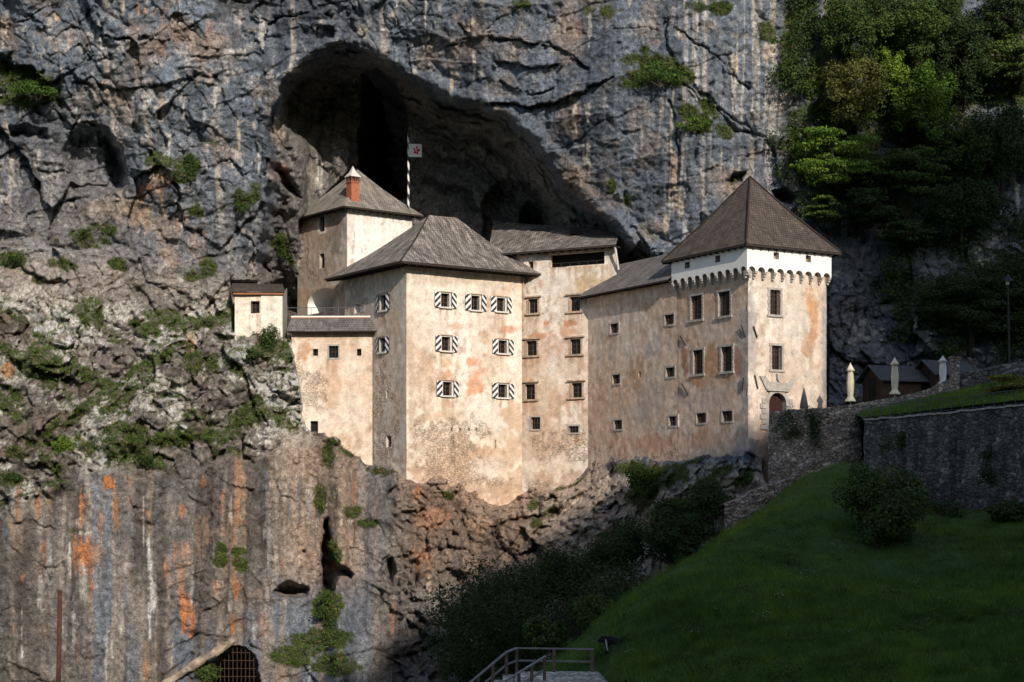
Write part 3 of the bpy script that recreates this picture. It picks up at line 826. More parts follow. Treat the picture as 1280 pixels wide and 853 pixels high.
for a in [(105,690,14,26,ORG,1,0),(112,735,6,40,ORG,.9,0),(46,632,5,28,ORG,.9,0),(104,632,6,26,ORG,.8,0),(137,605,9,22,ORG,.95,0),(145,640,4,40,ORG,.7,0),(126,650,4,30,ORG,.7,0),
          (230,755,9,28,ORG,.95,0),(235,690,14,20,PKO,.8,0),(228,640,9,14,ORG,.8,0),(184,642,6,8,ORG,.8,0),(278,630,6,24,ORG,.9,0),(298,645,5,26,ORG,.8,0),(296,735,9,16,ORG,.8,0),(270,735,8,18,PKO,.7,0),(252,600,7,14,ORG,.7,0),(160,600,5,10,ORG,.8,0),
          (95,700,10,44,ORG,.7,0),(118,690,12,30,(.40,.20,.10),.7,0),(222,720,18,50,(.38,.20,.12),.6,0),(238,770,12,36,ORG,.7,0),(255,660,22,40,(.30,.19,.13),.6,0),(290,670,16,60,(.34,.21,.14),.6,0),(300,600,14,40,(.40,.22,.12),.6,0),(60,620,20,30,(.32,.22,.15),.5,0),(20,660,12,50,(.30,.20,.14),.5,0),(180,262,30,40,(.36,.235,.15),.7,0),(215,290,24,60,(.30,.22,.17),.6,0),(250,300,14,40,(.34,.24,.17),.5,0),(185,238,12,18,ORG,.9,0),(205,225,22,26,(.40,.25,.16),.7,0),(238,428,8,20,(.50,.27,.13),.9,0),(10,463,11,12,(.55,.25,.08),1,0),(105,513,6,12,ORG,.7,.9),(178,12,8,10,(.5,.26,.13),.8,0),(72,20,4,12,(.52,.33,.18),.8,-.4),
          (540,650,26,20,(.36,.19,.11),.7,0),(520,615,12,16,(.46,.21,.10),.8,0),(525,700,20,26,(.42,.22,.12),.7,0),(535,730,6,18,TAN,.8,0),(600,655,20,14,(.45,.29,.19),.6,0),(490,780,4,40,ORG,.4,0),(330,780,9,20,ORG,.4,0),
          (345,215,16,26,(.34,.2,.13),.6,-.6),(262,40,14,26,(.32,.2,.14),.6,0),(210,40,18,40,(.26,.16,.11),.5,0),(380,590,14,30,TAN,.5,0),(420,580,14,34,TAN,.4,0),(150,260,50,16,(.34,.27,.21),.4,0)]:
    patch('org', *a[:5], a[5], a[6], .6, a[3] > a[2])
for a in [(190,735,6,60,WHT,.9),(60,700,5,60,(.42,.42,.43),.6),(150,760,6,50,(.40,.38,.35),.6),(345,610,10,70,(.42,.34,.27),.6),(395,620,12,70,(.40,.31,.24),.6),(187,700,4,40,WHT,1),(187,770,3,42,WHT,.9),(86,700,3,40,WHT,.85),(215,812,4,26,WHT,.8),(140,812,2,20,WHT,.7),(105,666,16,3,WHT,.9),(100,655,6,12,TAN,.6),(320,790,5,20,WHT,.8),
          (166,132,4,22,WHT,.8),(184,134,4,18,WHT,.7),(207,130,4,16,WHT,.6),(228,136,4,20,WHT,.6),(298,170,4,36,TAN,.9),(322,185,4,36,WHT,.7),(318,160,5,20,TAN,.8),(262,100,6,16,TAN,.7),(255,150,4,30,WHT,.6),(270,120,4,24,WHT,.6),(305,60,3,24,TAN,.8),
          (735,190,8,44,(.60,.51,.43),.95),(718,150,4,40,TAN,.8),(735,140,6,20,WHT,.6),(840,215,9,60,(.48,.36,.27),.8),(848,255,6,36,TAN,.8),(855,290,7,26,WHT,.8),(832,280,4,24,TAN,.8),(590,30,12,18,TAN,.8),(570,62,8,18,TAN,.6),(565,95,10,14,TAN,.7),(600,92,4,12,WHT,.6),
          (640,70,4,16,TAN,.6),(850,45,5,14,TAN,.7),(455,38,8,14,TAN,.5),(400,30,6,18,WHT,.5),(920,80,10,20,TAN,.6),(960,60,12,26,TAN,.6),(985,120,12,30,TAN,.6),(1000,60,10,20,TAN,.5),(930,45,14,10,TAN,.5),
          (396,216,13,32,(.52,.47,.42),.9),(345,170,10,30,TAN,.5)]:  # first patch paints the sunlit rock inside the cave paler
    patch('wht', *a[:5], a[5], a[6] if len(a) > 6 else 0.0, .55, True)
for a in [(95,750,10,60,DRK,.6),(55,720,5,70,(.10,.08,.07),.5),(265,650,5,50,DRK,.8),(335,680,8,60,DRK,.7),(305,720,5,40,DRK,.5),(170,700,4,60,DRK,.5),(245,700,6,40,DRK,.5),(565,690,26,44,(.085,.075,.072),.7),(130,700,6,60,(.10,.085,.075),.5),
          (765,190,12,50,(.07,.08,.10),.6),(800,170,10,60,(.07,.08,.10),.6),(870,200,8,50,(.07,.08,.10),.6),(690,180,10,24,(.08,.09,.11),.5),(300,780,30,18,(.12,.07,.05),.6),(325,740,34,16,(.11,.08,.06),.5)]:
    patch('drk', *a[:5], a[5], 0.0, .6, True)

pr = np.random.default_rng(77)
for k in range(90):     # many thin seepage streaks on the fluted wall
    px, py = pr.uniform(-20, 450), pr.uniform(600, 840)
    cc = [ORG, WHT, (.13, .15, .18), (.33, .19, .11), (.10, .115, .14), DRK, (.33, .32, .31)][pr.integers(0, 7)]
    patch('s', px, py, pr.uniform(1.5, 6), pr.uniform(14, 60), cc, pr.uniform(.35, .85), 0.0, .7, True)
for k in range(80):     # and on the upper wall
    px, py = pr.uniform(-20, 1000), pr.uniform(-20, 270)
    if CAVE_SD(px, py) > -14: continue
    cc = [WHT, TAN, (.52, .48, .43), (.10, .12, .15), (.09, .10, .12), (.30, .22, .16)][pr.integers(0, 6)]
    patch('s', px, py, pr.uniform(1.5, 7), pr.uniform(10, 40), cc, pr.uniform(.35, .8), 0.0, .7, True)
# moss and grass on ledges (also used to plant tufts)
green = np.zeros(PX.shape, np.float32)
GR = [(42,108,46,20,.4),(12,95,16,18,.6),(30,128,30,12,0),(822,88,44,22,.1),(850,96,20,16,0),(790,75,12,8,0),(805,62,8,5,0),(870,150,26,14,.8),(905,165,14,10,.6),(885,135,16,8,.7),(786,105,20,10,.2),
      (232,210,18,20,0),(200,200,20,12,0),(305,250,16,14,0),(320,240,10,16,0),(352,302,12,14,.6),(362,320,5,20,-.3),(268,402,22,8,0),(285,398,14,8,0),(340,428,14,20,0),(322,440,14,10,0),(350,410,10,12,0),(375,450,10,8,0),(440,565,16,6,.4),(420,552,12,6,.4),
      (478,590,18,6,.1),(205,396,30,10,.1),(230,405,20,10,0),(300,392,10,8,0),(180,410,22,10,.3),(240,455,12,20,0),(210,440,14,8,0),(265,455,10,16,0),(190,455,40,8,-.4),(150,500,34,8,-.6),(95,520,40,8,-.7),(60,540,30,7,-.8),(160,540,26,14,0),(210,548,40,12,0),(260,545,40,10,0),(310,520,20,14,0),(185,575,18,10,0),
      (15,325,20,10,0),(12,600,20,12,0),(20,565,14,10,0),(110,300,30,12,.2),(130,285,22,10,.2),(75,330,26,8,.2),(150,330,14,8,.3),(245,265,10,10,0),(260,335,12,12,0),(240,345,10,8,0),(410,570,10,16,0),(400,620,8,20,0),(420,690,8,16,0),(410,760,18,26,0),(440,640,14,8,0),(460,655,16,6,0),(275,690,8,14,0),(92,665,8,4,0),(275,700,10,10,0),(300,705,10,10,0),
      (400,800,40,14,0),(370,820,30,14,0),(420,830,30,16,0),(260,838,22,12,0),(300,690,10,6,0),(705,605,22,6,-.7),(722,600,14,5,-.6),(690,640,10,6,-.5),(672,655,10,8,-.5),(665,632,8,6,-.6),(560,620,8,4,.4),(622,615,8,4,.3),
      (820,600,40,18,-.3),(880,610,24,12,-.5),(840,640,50,16,-.5),(800,620,20,16,0),(905,590,16,8,-.4),(930,600,14,8,-.4),(780,585,18,10,-.2),(870,575,14,5,-.2),(990,60,14,40,.1),(985,90,14,18,0),(960,40,12,16,0),(900,10,14,10,0),(870,8,14,8,0),(760,15,10,8,0),(1000,30,10,30,0),(650,6,14,6,0),
      (765,232,5,8,0),(785,250,5,8,0),(735,14,8,6,0),(50,350,10,6,0),(70,300,6,4,0)]
for (px, py, rx, ry, rot) in GR:
    ca, sa = math.cos(rot), math.sin(rot)
    m_ = 2 * max(rx, ry)
    jx0, jx1 = np.searchsorted(gx, [px - m_, px + m_]); jy0, jy1 = np.searchsorted(gy, [py - m_, py + m_])
    sl = (slice(jy0, jy1), slice(jx0, jx1))
    dx, dy = PXf[sl] - px, PYf[sl] - py
    u = (dx * ca + dy * sa) / rx; v = (-dx * sa + dy * ca) / ry
    green[sl] = np.maximum(green[sl], sstep(-.1, .5, 1 - (u * u + v * v) + 1.1 * n_c[sl] + .7 * n_b[sl]))
# ledges by slope on the broken ground
gZy = np.gradient(Y, axis=0)      # depth growing upwards = ledge
ledge = sstep(-.10, -.28, gZy)
gn = sstep(.02, .30, n_b + .25 * n_a)
diag = vnoise((PXf + .8 * PYf) / 60, (PYf - .75 * PXf) / 24, 3.0, 361) + .5 * n_b
green = np.maximum(green, f32(tal * sstep(.42, .66, diag + .5 * ledge + .6 * n_c)))
green = np.maximum(green, f32(ledge * gn * tal) * .9)
green = np.maximum(green, f32(ledge * sstep(.15, .4, n_b) * sstep(80, 200, PYf) * (1 - low) * (1 - sstep(-10, 5, cd))) * .5)
green = np.maximum(green, f32(sstep(960, 1010, PXf) * sstep(330, 220, PYf) * sstep(-.2, .2, n_b)) * .8)
green = np.maximum(green, f32(rub * sstep(.12, .4, n_b) * sstep(770, 820, PXf)) * .8)
green *= (sd < -2)
col = L(col, (.085, .080, .038), green * .7)
col = L(col, (.045, .065, .020), green * sstep(-.1, .3, n_c) * .8)
hi = np.clip(1.72 - .30 * tal - .18 * low, 1, 2)
col = col * (hi * (1 - .75 * green) + .75 * green)[..., None]
col = np.clip(col, .025, .72)

ny, nx = PX.shape
V = np.stack([XW, Y, ZW], -1).reshape(-1, 3)
idx = np.arange(ny * nx).reshape(ny, nx)
Fq = np.stack([idx[1:, :-1], idx[1:, 1:], idx[:-1, 1:], idx[:-1, :-1]], -1).reshape(-1, 4)
cliff = build('cliff', V, Fq, M['rock'], cols=col.reshape(-1, 3), smooth=False)
tag(cliff, 'tall grey limestone cliff with a dark cave mouth, orange and white stains', 'cliff', kind='structure')
# ------------------------------------------------------------------ castle
class Face:
    """vertical wall plane: O plan point, U plan direction to the right seen from outside"""
    def __init__(self, O, U):
        self.O = np.array(O, float); self.U = np.array(U, float) / np.linalg.norm(U)
        self.N = np.array([self.U[1], -self.U[0]])
    def u(self, px):
        k = (px - HX) / F
        return (k * self.O[1] - self.O[0]) / (self.U[0] - k * self.U[1])
    def uz(self, px, py):
        u = self.u(px); Yv = self.O[1] + u * self.U[1]
        return u, (HY - py) / F * Yv
    def p(self, u, z, off=0.0):
        q = self.O + u * self.U + off * self.N
        return np.array([q[0], q[1], z])
    def rect(self, r):
        (u0, z1), (u1, z0) = self.uz(r[0], r[1]), self.uz(r[2], r[3])
        zc0 = (self.uz((r[0] + r[2]) / 2, r[3])[1]); zc1 = (self.uz((r[0] + r[2]) / 2, r[1])[1])
        return u0, u1, zc0, zc1
    def fbox(self, mb, u0, u1, z0, z1, o0, o1, mi=0):
        a = (self.p(u0, z0, o0) + self.p(u1, z1, o1)) / 2
        U3 = np.array([*self.U, 0]); N3 = np.array([*self.N, 0])
        mb.obox(a, U3 * (u1 - u0) / 2, N3 * (o1 - o0) / 2, (0, 0, (z1 - z0) / 2), mi)

def plaster_cols(P, base, patches=(), seed=0, ochre=.5, grey=.4, pale=.5):
    x, y, z = P[:, 0], P[:, 1], P[:, 2]
    a = fbm(x * .30, y * .30, z * .26, 5, 400 + seed); b2 = fbm(x * .9, y * .9, z * .8, 5, 410 + seed)
    s = fbm(x * 1.6, y * 1.6, z * .16, 4, 420 + seed); c3 = fbm(x * 3.1, y * 3.1, z * 2.6, 3, 430 + seed)
    col = np.zeros((len(P), 3)) + np.array(base)
    def mixin(col, cc, t): return col * (1 - t[:, None]) + np.array(cc) * t[:, None]
    col = mixin(col, (.70, .63, .55), pale * sstep(.02, .4, a + .5 * b2))
    A2 = fbm(x * .16, y * .16, z * .14, 4, 401 + seed)
    col = mixin(col, (.55, .37, .265), ochre * sstep(.02, .3, A2 + .35 * b2))
    col = mixin(col, (.77, .73, .67), np.clip(pale * 1.2, 0, 1) * sstep(.02, .3, -A2 + .4 * b2))
    col = mixin(col, (.52, .345, .24), ochre * sstep(.05, .42, -a + .6 * b2))
    col = mixin(col, (.45, .28, .19), ochre * .9 * sstep(.22, .48, b2 + .3 * s))
    col = mixin(col, (.34, .315, .30), grey * sstep(.1, .45, s + .4 * a))
    col = mixin(col, (.42, .33, .26), .45 * sstep(.15, .45, -s + .3 * c3))
    col = mixin(col, (.25, .20, .17), .5 * sstep(.34, .52, c3 + .25 * b2))
    d4 = fbm(x * 7.0, y * 7.0, z * 6.0, 2, 435 + seed)
    col = mixin(col, (.44, .335, .245), min(1, 2 * ochre) * .42 * sstep(.12, .40, c3 + .45 * b2 + .3 * d4))
    col = mixin(col, (.76, .71, .64), min(1, .15 + pale) * .55 * sstep(.08, .34, -c3 + .35 * a - .3 * d4))
    px, py = proj(P)
    rub = np.zeros(len(P))
    for (cx_, cy_, rx, ry, cc, st) in patches:
        q = 1 - ((px - cx_) / rx) ** 2 - ((py - cy_) / ry) ** 2 + 1.3 * b2 + .9 * c3 + .5 * s
        t = sstep(-.05, .6, q) * st
        if cc == 'rub': rub = np.maximum(rub, t)
        else: col = mixin(col, cc, t)
    # exposed stone reads warmer, more varied
    col = mixin(col, (.50, .40, .31), rub * .35)
    return np.clip(col, .02, .8), rub

def wall(name, parent, face, u0, u1, z0, z1, base, openings=(), patches=(), seed=0, res=.12, rough=.03, reveal=.38, kw={}, mat=None, arch=None):
    """wall skin with real openings; openings are (u0,u1,z0,z1)"""
    us = set(np.round(np.linspace(u0, u1, max(2, int((u1 - u0) / res) + 1)), 4)); zs = set(np.round(np.linspace(z0, z1, max(2, int((z1 - z0) / res) + 1)), 4))
    ou = sorted({round(o[k], 4) for o in openings for k in (0, 1)}); oz = sorted({round(o[k], 4) for o in openings for k in (2, 3)})
    us = sorted([u for u in us if all(abs(u - q) > res * .35 for q in ou) or u in (round(u0, 4), round(u1, 4))] + ou)
    zs = sorted([v for v in zs if all(abs(v - q) > res * .35 for q in oz) or v in (round(z0, 4), round(z1, 4))] + oz)
    us, zs = np.array(us), np.array(zs)
    UU, ZZ = np.meshgrid(us, zs)
    P = np.stack([face.O[0] + UU * face.U[0], face.O[1] + UU * face.U[1], ZZ], -1).reshape(-1, 3)
    col, rub = plaster_cols(P, base, patches, seed, **kw)
    x, y, z = P.T
    d = rough * (fbm(x * .5, y * .5, z * .5, 3, 440) * 2.2 + fbm(x * 2.5, y * 2.5, z * 2.5, 3, 441)) + rub * .05 * fbm(x * 3.3, y * 3.3, z * 4.0, 2, 442)
    nu, nz = len(us), len(zs)
    keep = np.ones(len(P))
    for o in openings:
        m = (x * 0 + UU.ravel() >= o[0] - 1e-3) & (UU.ravel() <= o[1] + 1e-3) & (ZZ.ravel() >= o[2] - 1e-3) & (ZZ.ravel() <= o[3] + 1e-3)
        keep[m] = 0
    d = d * keep
    P = P + np.array([face.N[0], face.N[1], 0]) * d[:, None]
    idx = np.arange(nu * nz).reshape(nz, nu)
    cu = (UU[:-1, :-1] + UU[1:, 1:]) / 2; cz = (ZZ[:-1, :-1] + ZZ[1:, 1:]) / 2
    ok = np.ones(cu.shape, bool)
    for o in openings:
        ok &= ~((cu > o[0]) & (cu < o[1]) & (cz > o[2]) & (cz < o[3]))
    q = np.stack([idx[:-1, :-1], idx[:-1, 1:], idx[1:, 1:], idx[1:, :-1]], -1)[ok]
    run = np.zeros(len(P)); uu_, zz_ = UU.ravel(), ZZ.ravel()
    drip = vnoise(uu_ * 5.0, seed + 1.0, zz_ * .25, 450)
    for o in openings:
        if o[1] - o[0] < .5: continue
        b_ = (o[2] - zz_)
        run = np.maximum(run, ((uu_ > o[0] - .25) & (uu_ < o[1] + .25) & (b_ > .1)) * np.exp(-np.maximum(b_, 0) / 1.1) * sstep(-.1, .5, drip))
    top_ = np.exp(-(zz_.max() - zz_) / 1.2) * sstep(-.3, .5, drip + .5 * vnoise(uu_ * .8, 3.0, zz_ * .3, 451))
    col = col * (1 - .75 * run[:, None]) + np.array((.36, .215, .13)) * .75 * run[:, None]
    col = col * (1 - .5 * top_[:, None]) + np.array((.36, .27, .19)) * .5 * top_[:, None]
    V = [P]; C = [col]; R = [rub]; FQ = [q]; n = len(P)
    for o in openings:
        dpt = o[4] if len(o) > 4 else reveal
        a, b_, c, e = (o[0], o[2]), (o[1], o[2]), (o[1], o[3]), (o[0], o[3])
        for (s_, t_) in ((a, b_), (b_, c), (c, e), (e, a)):
            vs = [face.p(s_[0], s_[1]), face.p(t_[0], t_[1]), face.p(t_[0], t_[1], -dpt), face.p(s_[0], s_[1], -dpt)]
            V.append(np.array(vs)); C.append(np.tile(np.array(base) * 1.05, (4, 1))); R.append(np.zeros(4)); FQ.append(np.array([[n, n + 1, n + 2, n + 3]])); n += 4
    o = build(name, np.concatenate(V), np.concatenate(FQ), mat or M['plaster'], parent, cols=np.clip(np.concatenate(C), 0, .8), attrs={'rub': np.concatenate(R)}, smooth=True)
    return o

def clip_poly(poly, n, c):
    """keep the part of a 2d polygon where n.p <= c"""
    out = []
    for i in range(len(poly)):
        p, q = poly[i], poly[(i + 1) % len(poly)]
        dp = n[0] * p[0] + n[1] * p[1] - c; dq = n[0] * q[0] + n[1] * q[1] - c
        if dp <= 0: out.append(p)
        if dp * dq < 0:
            t = dp / (dp - dq)
            out.append((p[0] + (q[0] - p[0]) * t, p[1] + (q[1] - p[1]) * t))
    return out

def shutter(parent, hinge, fdir, ndir, w, h, z0, slant, stripes=2.4):
    """a board with diagonal bands; hinge point in plan, fdir outward along board, ndir facing"""
    mb = MB()
    hinge = np.array(hinge); fdir = np.array(fdir); ndir = np.array(ndir)
    def P(s, t, off): 
        q = hinge + fdir * s + ndir * off
        return (q[0], q[1], z0 + t)
    per = h / stripes
    k0 = -8
    nrm = (-slant, 1.0)
    rect = [(0, 0), (w, 0), (w, h), (0, h)]
    for k in range(-12, 26):
        lo, hi = k * per / 2, (k + 1) * per / 2
        pl = clip_poly(clip_poly(rect, nrm, hi), (-nrm[0], -nrm[1]), -lo)
        if len(pl) >= 3:
            mb.add([P(s, t, .03) for s, t in pl], [list(range(len(pl)))], k % 2)
    c4 = [P(0, 0, .027), P(w, 0, .027), P(w, h, .027), P(0, h, .027), P(0, 0, -.02), P(w, 0, -.02), P(w, h, -.02), P(0, h, -.02)]
    mb.add(c4, [(0, 1, 5, 4), (1, 2, 6, 5), (2, 3, 7, 6), (3, 0, 4, 7), (4, 5, 6, 7)], 1)
    return mb.make('shutter', [M['shutter_white'], M['shutter_black']], parent)

def window(parent, face, r, kind):
    """glazed opening with its frame, sill, bars or shutters; r is (u0,u1,z0,z1)"""
    u0, u1, z0, z1 = r[:4]
    w, h = u1 - u0, z1 - z0
    mb = MB()
    dp = -.30 if kind != 'slit' else -.36
    face.fbox(mb, u0 - .02, u1 + .02, z0 - .02, z1 + .02, dp - .06, dp, 0)
    if kind in ('shutter', 'warm', 'tall', 'chapel'):
        face.fbox(mb, (u0 + u1) / 2 - .022, (u0 + u1) / 2 + .022, z0, z1, dp + .002, dp + .05, 1)
        for q in ((.36, .68) if kind != 'chapel' else (.5,)):
            face.fbox(mb, u0, u1, z0 + h * q - .016, z0 + h * q + .016, dp + .004, dp + .045, 1)
    win = mb.make('window', [M['glass'], M['bar']], parent)
    def part(name, boxes, mat):
        m2 = MB()
        for b in boxes: face.fbox(m2, *b)
        return m2.make(name, mat, win)
    if kind == 'shutter':
        t = .095
        part('frame', [(u0 - t, u0, z0, z1, -.2, .05), (u1, u1 + t * 1.5, z0, z1, -.2, .05), (u0 - t, u1 + t * 1.5, z1, z1 + t, -.2, .06)], M['white_trim'])
        part('lintel', [(u0 - t - .06, u1 + t + .14, z1 + t, z1 + t + .06, -.1, .16)], M['stone_warm'])
        part('sill', [(u0 - t - .1, u1 + t + .16, z0 - .12, z0, -.2, .2)], M['white_trim'])
        sw = .50; zz = z0 - .06; hh = h + .14
        s_l, s_r = u0 - t - .03, u1 + t * 1.5 + .03
        ang = .10 + .3 * random.random()
        for (uu, sg, sl) in ((s_l, -1, -1.0), (s_r, 1, -1.0)):
            hp = face.O + face.U * uu + face.N * .14
            fd = face.U * sg * math.cos(ang) - face.N * math.sin(ang) * .5
            shutter(win, hp, fd, face.N, sw, hh, zz, sl * 1.0)
    elif kind == 'warm':
        t = .16
        part('frame', [(u0 - t, u0, z0, z1, -.2, .04), (u1, u1 + t, z0, z1, -.2, .04), (u0 - t, u1 + t, z1, z1 + t * .8, -.2, .045)], M['stone_warm'])
        part('lintel', [(u0 - t - .2, u1 + t + .2, z1 + t * .8, z1 + t * .8 + .11, -.1, .2)], M['stone_warm'])
        part('sill', [(u0 - t - .16, u1 + t + .16, z0 - .15, z0, -.2, .18)], M['stone_warm'])
    elif kind == 'tall':
        t = .17
        blocks = []
        nb = 7
        for k in range(nb):
            a, b_ = z0 + h * k / nb + .012, z0 + h * (k + 1) / nb - .012
            j = .05 * (k % 2)
            blocks += [(u0 - t - j, u0, a, b_, -.2, .05), (u1, u1 + t + j, a, b_, -.2, .05)]
        blocks += [(u0 - t - .05, u1 + t + .05, z1, z1 + t, -.2, .06)]
        part('frame', blocks, M['stone_trim'])
        part('sill', [(u0 - t - .08, u1 + t + .08, z0 - .17, z0, -.2, .11)], M['stone_trim'])
        bars = [(u0 + w * q - .012, u0 + w * q + .012, z0, z1, -.10, -.07) for q in (.25, .5, .75)]
        bars += [(u0, u1, z0 + h * q - .012, z0 + h * q + .012, -.13, -.10) for q in (.2, .4, .6, .8)]
        part('window_bars', bars, M['bar'])
    elif kind == 'small':
        t = .14
        part('frame', [(u0 - t, u0, z0 - t, z1 + t, -.2, .035), (u1, u1 + t, z0 - t, z1 + t, -.2, .035), (u0, u1, z1, z1 + t, -.2, .035)], M['stone_trim'])
        part('sill', [(u0, u1, z0 - t, z0, -.2, .06)], M['stone_trim'])
        bars = [(u0 + w * q - .012, u0 + w * q + .012, z0, z1, -.10, -.07) for q in (.33, .66)]
        bars += [(u0, u1, z0 + h * .5 - .012, z0 + h * .5 + .012, -.13, -.10)]
        part('window_bars', bars, M['bar'])
    elif kind == 'chapel':
        t = .07
        part('frame', [(u0 - t, u0, z0 - t, z1 + t, -.2, .03), (u1, u1 + t, z0 - t, z1 + t, -.2, .03), (u0, u1, z1, z1 + t, -.2, .03), (u0, u1, z0 - t, z0, -.2, .05)], M['shaded_door_red'])
    elif kind == 'pale':
        t = .2
        part('frame', [(u0 - t * 1.6, u0, z0 - t, z1 + t, -.2, .012), (u1, u1 + t, z0 - t, z1 + t, -.2, .012), (u0, u1, z1, z1 + t, -.2, .012), (u0, u1, z0 - t, z0, -.2, .014)], M['white_trim'])
    return win

def roof_plane(mb, a, b, c, d, uvs, res=.35, bell=0.0, wob=.05, seed=0):
    """slope patch a-b along the eave (a left), d-c along the top; returns verts appended with uv"""
    a, b, c, d = map(lambda v: np.asarray(v, float), (a, b, c, d))
    n1 = max(2, int(max(np.linalg.norm(b - a), np.linalg.norm(c - d)) / res)); n2 = max(2, int(np.linalg.norm((d + c) / 2 - (a + b) / 2) / res))
    s, t = np.meshgrid(np.linspace(0, 1, n1 + 1), np.linspace(0, 1, n2 + 1))
    s3, t3 = s[..., None], t[..., None]
    P = (a * (1 - s3) + b * s3) * (1 - t3) + (d * (1 - s3) + c * s3) * t3
    P[..., 2] -= bell * np.sin(np.pi * t) 
    edge = np.minimum(1, 4 * np.minimum(np.minimum(s, 1 - s) + .02, np.minimum(t, 1 - t) + .02))
    P[..., 2] += wob * edge * fbm(P[..., 0] * .5, P[..., 1] * .5, P[..., 2] * .5, 3, 500 + seed) * 1.6
    e = (b - a) / np.linalg.norm(b - a)
    L_ = np.linalg.norm((d + c) / 2 - (a + b) / 2)
    uu = (P - a) @ e; vv = t * L_
    base_i = len(mb['v'])
    mb['v'].append(P.reshape(-1, 3)); mb['uv'].append(np.stack([uu, vv], -1).reshape(-1, 2))
    n0 = mb['n']
    idx = n0 + np.arange((n1 + 1) * (n2 + 1)).reshape(n2 + 1, n1 + 1)
    mb['f'].append(np.stack([idx[:-1, :-1], idx[:-1, 1:], idx[1:, 1:], idx[1:, :-1]], -1).reshape(-1, 4))
    mb['n'] = n0 + P.shape[0] * P.shape[1]

def roof(name, parent, planes, mat, bell=0, wob=.05, seed=0, thick=.14):
    mb = {'v': [], 'uv': [], 'f': [], 'n': 0}
    for i, pl in enumerate(planes): roof_plane(mb, *pl, None, bell=bell, wob=wob, seed=seed + i)
    o = build(name, np.concatenate(mb['v']), np.concatenate(mb['f']), mat, parent, uvs=np.concatenate(mb['uv']))
    return o

def eaves(parent, pts, ins, closed=False, t=.16, name='eave_board'):
    """fascia along the eave points and a dark soffit back to the wall line"""
    mb = MB()
    pts = [np.asarray(p, float) for p in pts]; ins = [np.asarray(p, float) for p in ins]
    for i in range(len(pts) - 1):
        p, q, r, s = pts[i], pts[i + 1], ins[i + 1], ins[i]
        dz = np.array([0, 0, t]); e = np.array([0, 0, .02])
        mb.add([p - e, q - e, q - dz, p - dz, s - dz, r - dz], [(0, 1, 2, 3), (3, 2, 5, 4)])
        n = max(2, int(np.linalg.norm(q - p) / .7))
        for k in range(n + 1):     # rafter ends
            a = p + (q - p) * k / n; b = s + (r - s) * k / n
            d = (q - p) / np.linalg.norm(q - p) * .05
            m = (a * .9 + b * .1)
            mb.obox((m + b) / 2 - np.array([0, 0, t + .05]), d, (b - m) / 2, (0, 0, .05))
    return mb.make(name, M['dark_wood'], parent)

X3v = lambda q, z: np.array([q[0], q[1], z])

# ============ gate tower
gate = thing('gate_tower', 'square stone gate tower with steep brown shingle roof and white arcaded band', 'castle tower', (17.8, 125.6, 0))
TWW, TWD = 7.31, 8.67
fR = Face(TW_C, TW_R)                                   # right face, u from corner
fL = Face(TW_C + TW_L * TWD, -TW_L)                     # left face, u=0 at its left end, u=TWD at the corner
zb = fR.uz(935, 338)[1]                                 # bottom of the white band at the corner
zt = 18.35
pinkT = (.56, .43, .34)
STQ = (.33, .31, .30)
tp = [(885, 410, 40, 18, (.56, .47, .40), .6), (880, 500, 40, 20, (.44, .37, .33), .6), (990, 470, 30, 30, (.50, .40, .33), .6), (985, 350, 36, 12, (.60, .55, .49), .5), (925, 450, 11, 26, STQ, .8), (930, 490, 9, 30, STQ, .9), (932, 400, 9, 24, STQ, .7), (926, 560, 10, 30, STQ, .8), (940, 420, 7, 60, STQ, .7), (940, 560, 8, 40, STQ, .7), (1031, 440, 5, 70, (.36, .34, .33), .8), (1031, 380, 5, 24, (.34, .31, .29), .7),
      (1018, 395, 8, 40, (.48, .25, .13), .8), (1012, 372, 6, 22, (.52, .28, .14), .8), (1025, 345, 5, 18, (.5, .28, .15), .6), (1013, 430, 10, 20, (.46, .27, .17), .6), (990, 400, 22, 30, (.58, .53, .48), .5), (955, 380, 6, 30, (.62, .55, .47), .5),
      (856, 452, 6, 20, (.40, .20, .12), .9), (890, 452, 12, 24, (.44, .25, .15), .85), (921, 450, 6, 26, (.40, .20, .12), .8), (872, 478, 20, 7, (.46, .24, .13), .8), (905, 474, 16, 7, (.44, .25, .15), .7),
      (890, 550, 40, 14, (.48, .26, .17), .5), (905, 480, 26, 10, (.52, .44, .38), .4), (930, 580, 14, 20, STQ, .8)]
winsL = [(863.9, 369.8, 877.6, 399.7, 'tall'), (898.4, 364.6, 912.7, 395.1, 'tall'), (866.9, 437.8, 878.9, 467.8, 'tall'), (902, 433.6, 915.3, 464.5, 'tall'), (870.8, 516.7, 882.7, 528.9, 'small'), (902.8, 514.1, 915.5, 526.9, 'small')]
winsR = [(962.3, 362.8, 975, 393.6, 'tall'), (964.6, 432.4, 977.1, 462.3, 'tall')]
opL = [fL.rect(w[:4]) for w in winsL]; opR = [fR.rect(w[:4]) for w in winsR]
door = fR.rect((960.3, 491, 982.5, 538))
wall('wall', gate, fL, 0, TWD, -1.0, zb + .25, pinkT, opL, tp, 1, kw=dict(ochre=.6, grey=.55, pale=.25))
wall('wall', gate, fR, 0, TWW, 0.0, zb + .25, (.60, .50, .41), opR + [(door[0], door[1], door[2], door[3], .55)], tp, 2, kw=dict(ochre=.4, grey=.35, pale=.5))
for (fc, ops, ws) in ((fL, opL, winsL), (fR, opR, winsR)):
    for r, w in zip(ops, ws): window(gate, fc, r, w[4])
hid = MB()      # the two far sides
back = TW_C + TW_R * TWW + TW_L * TWD
fB1 = Face(TW_C + TW_R * TWW, TW_L); fB2 = Face(back, -TW_R)
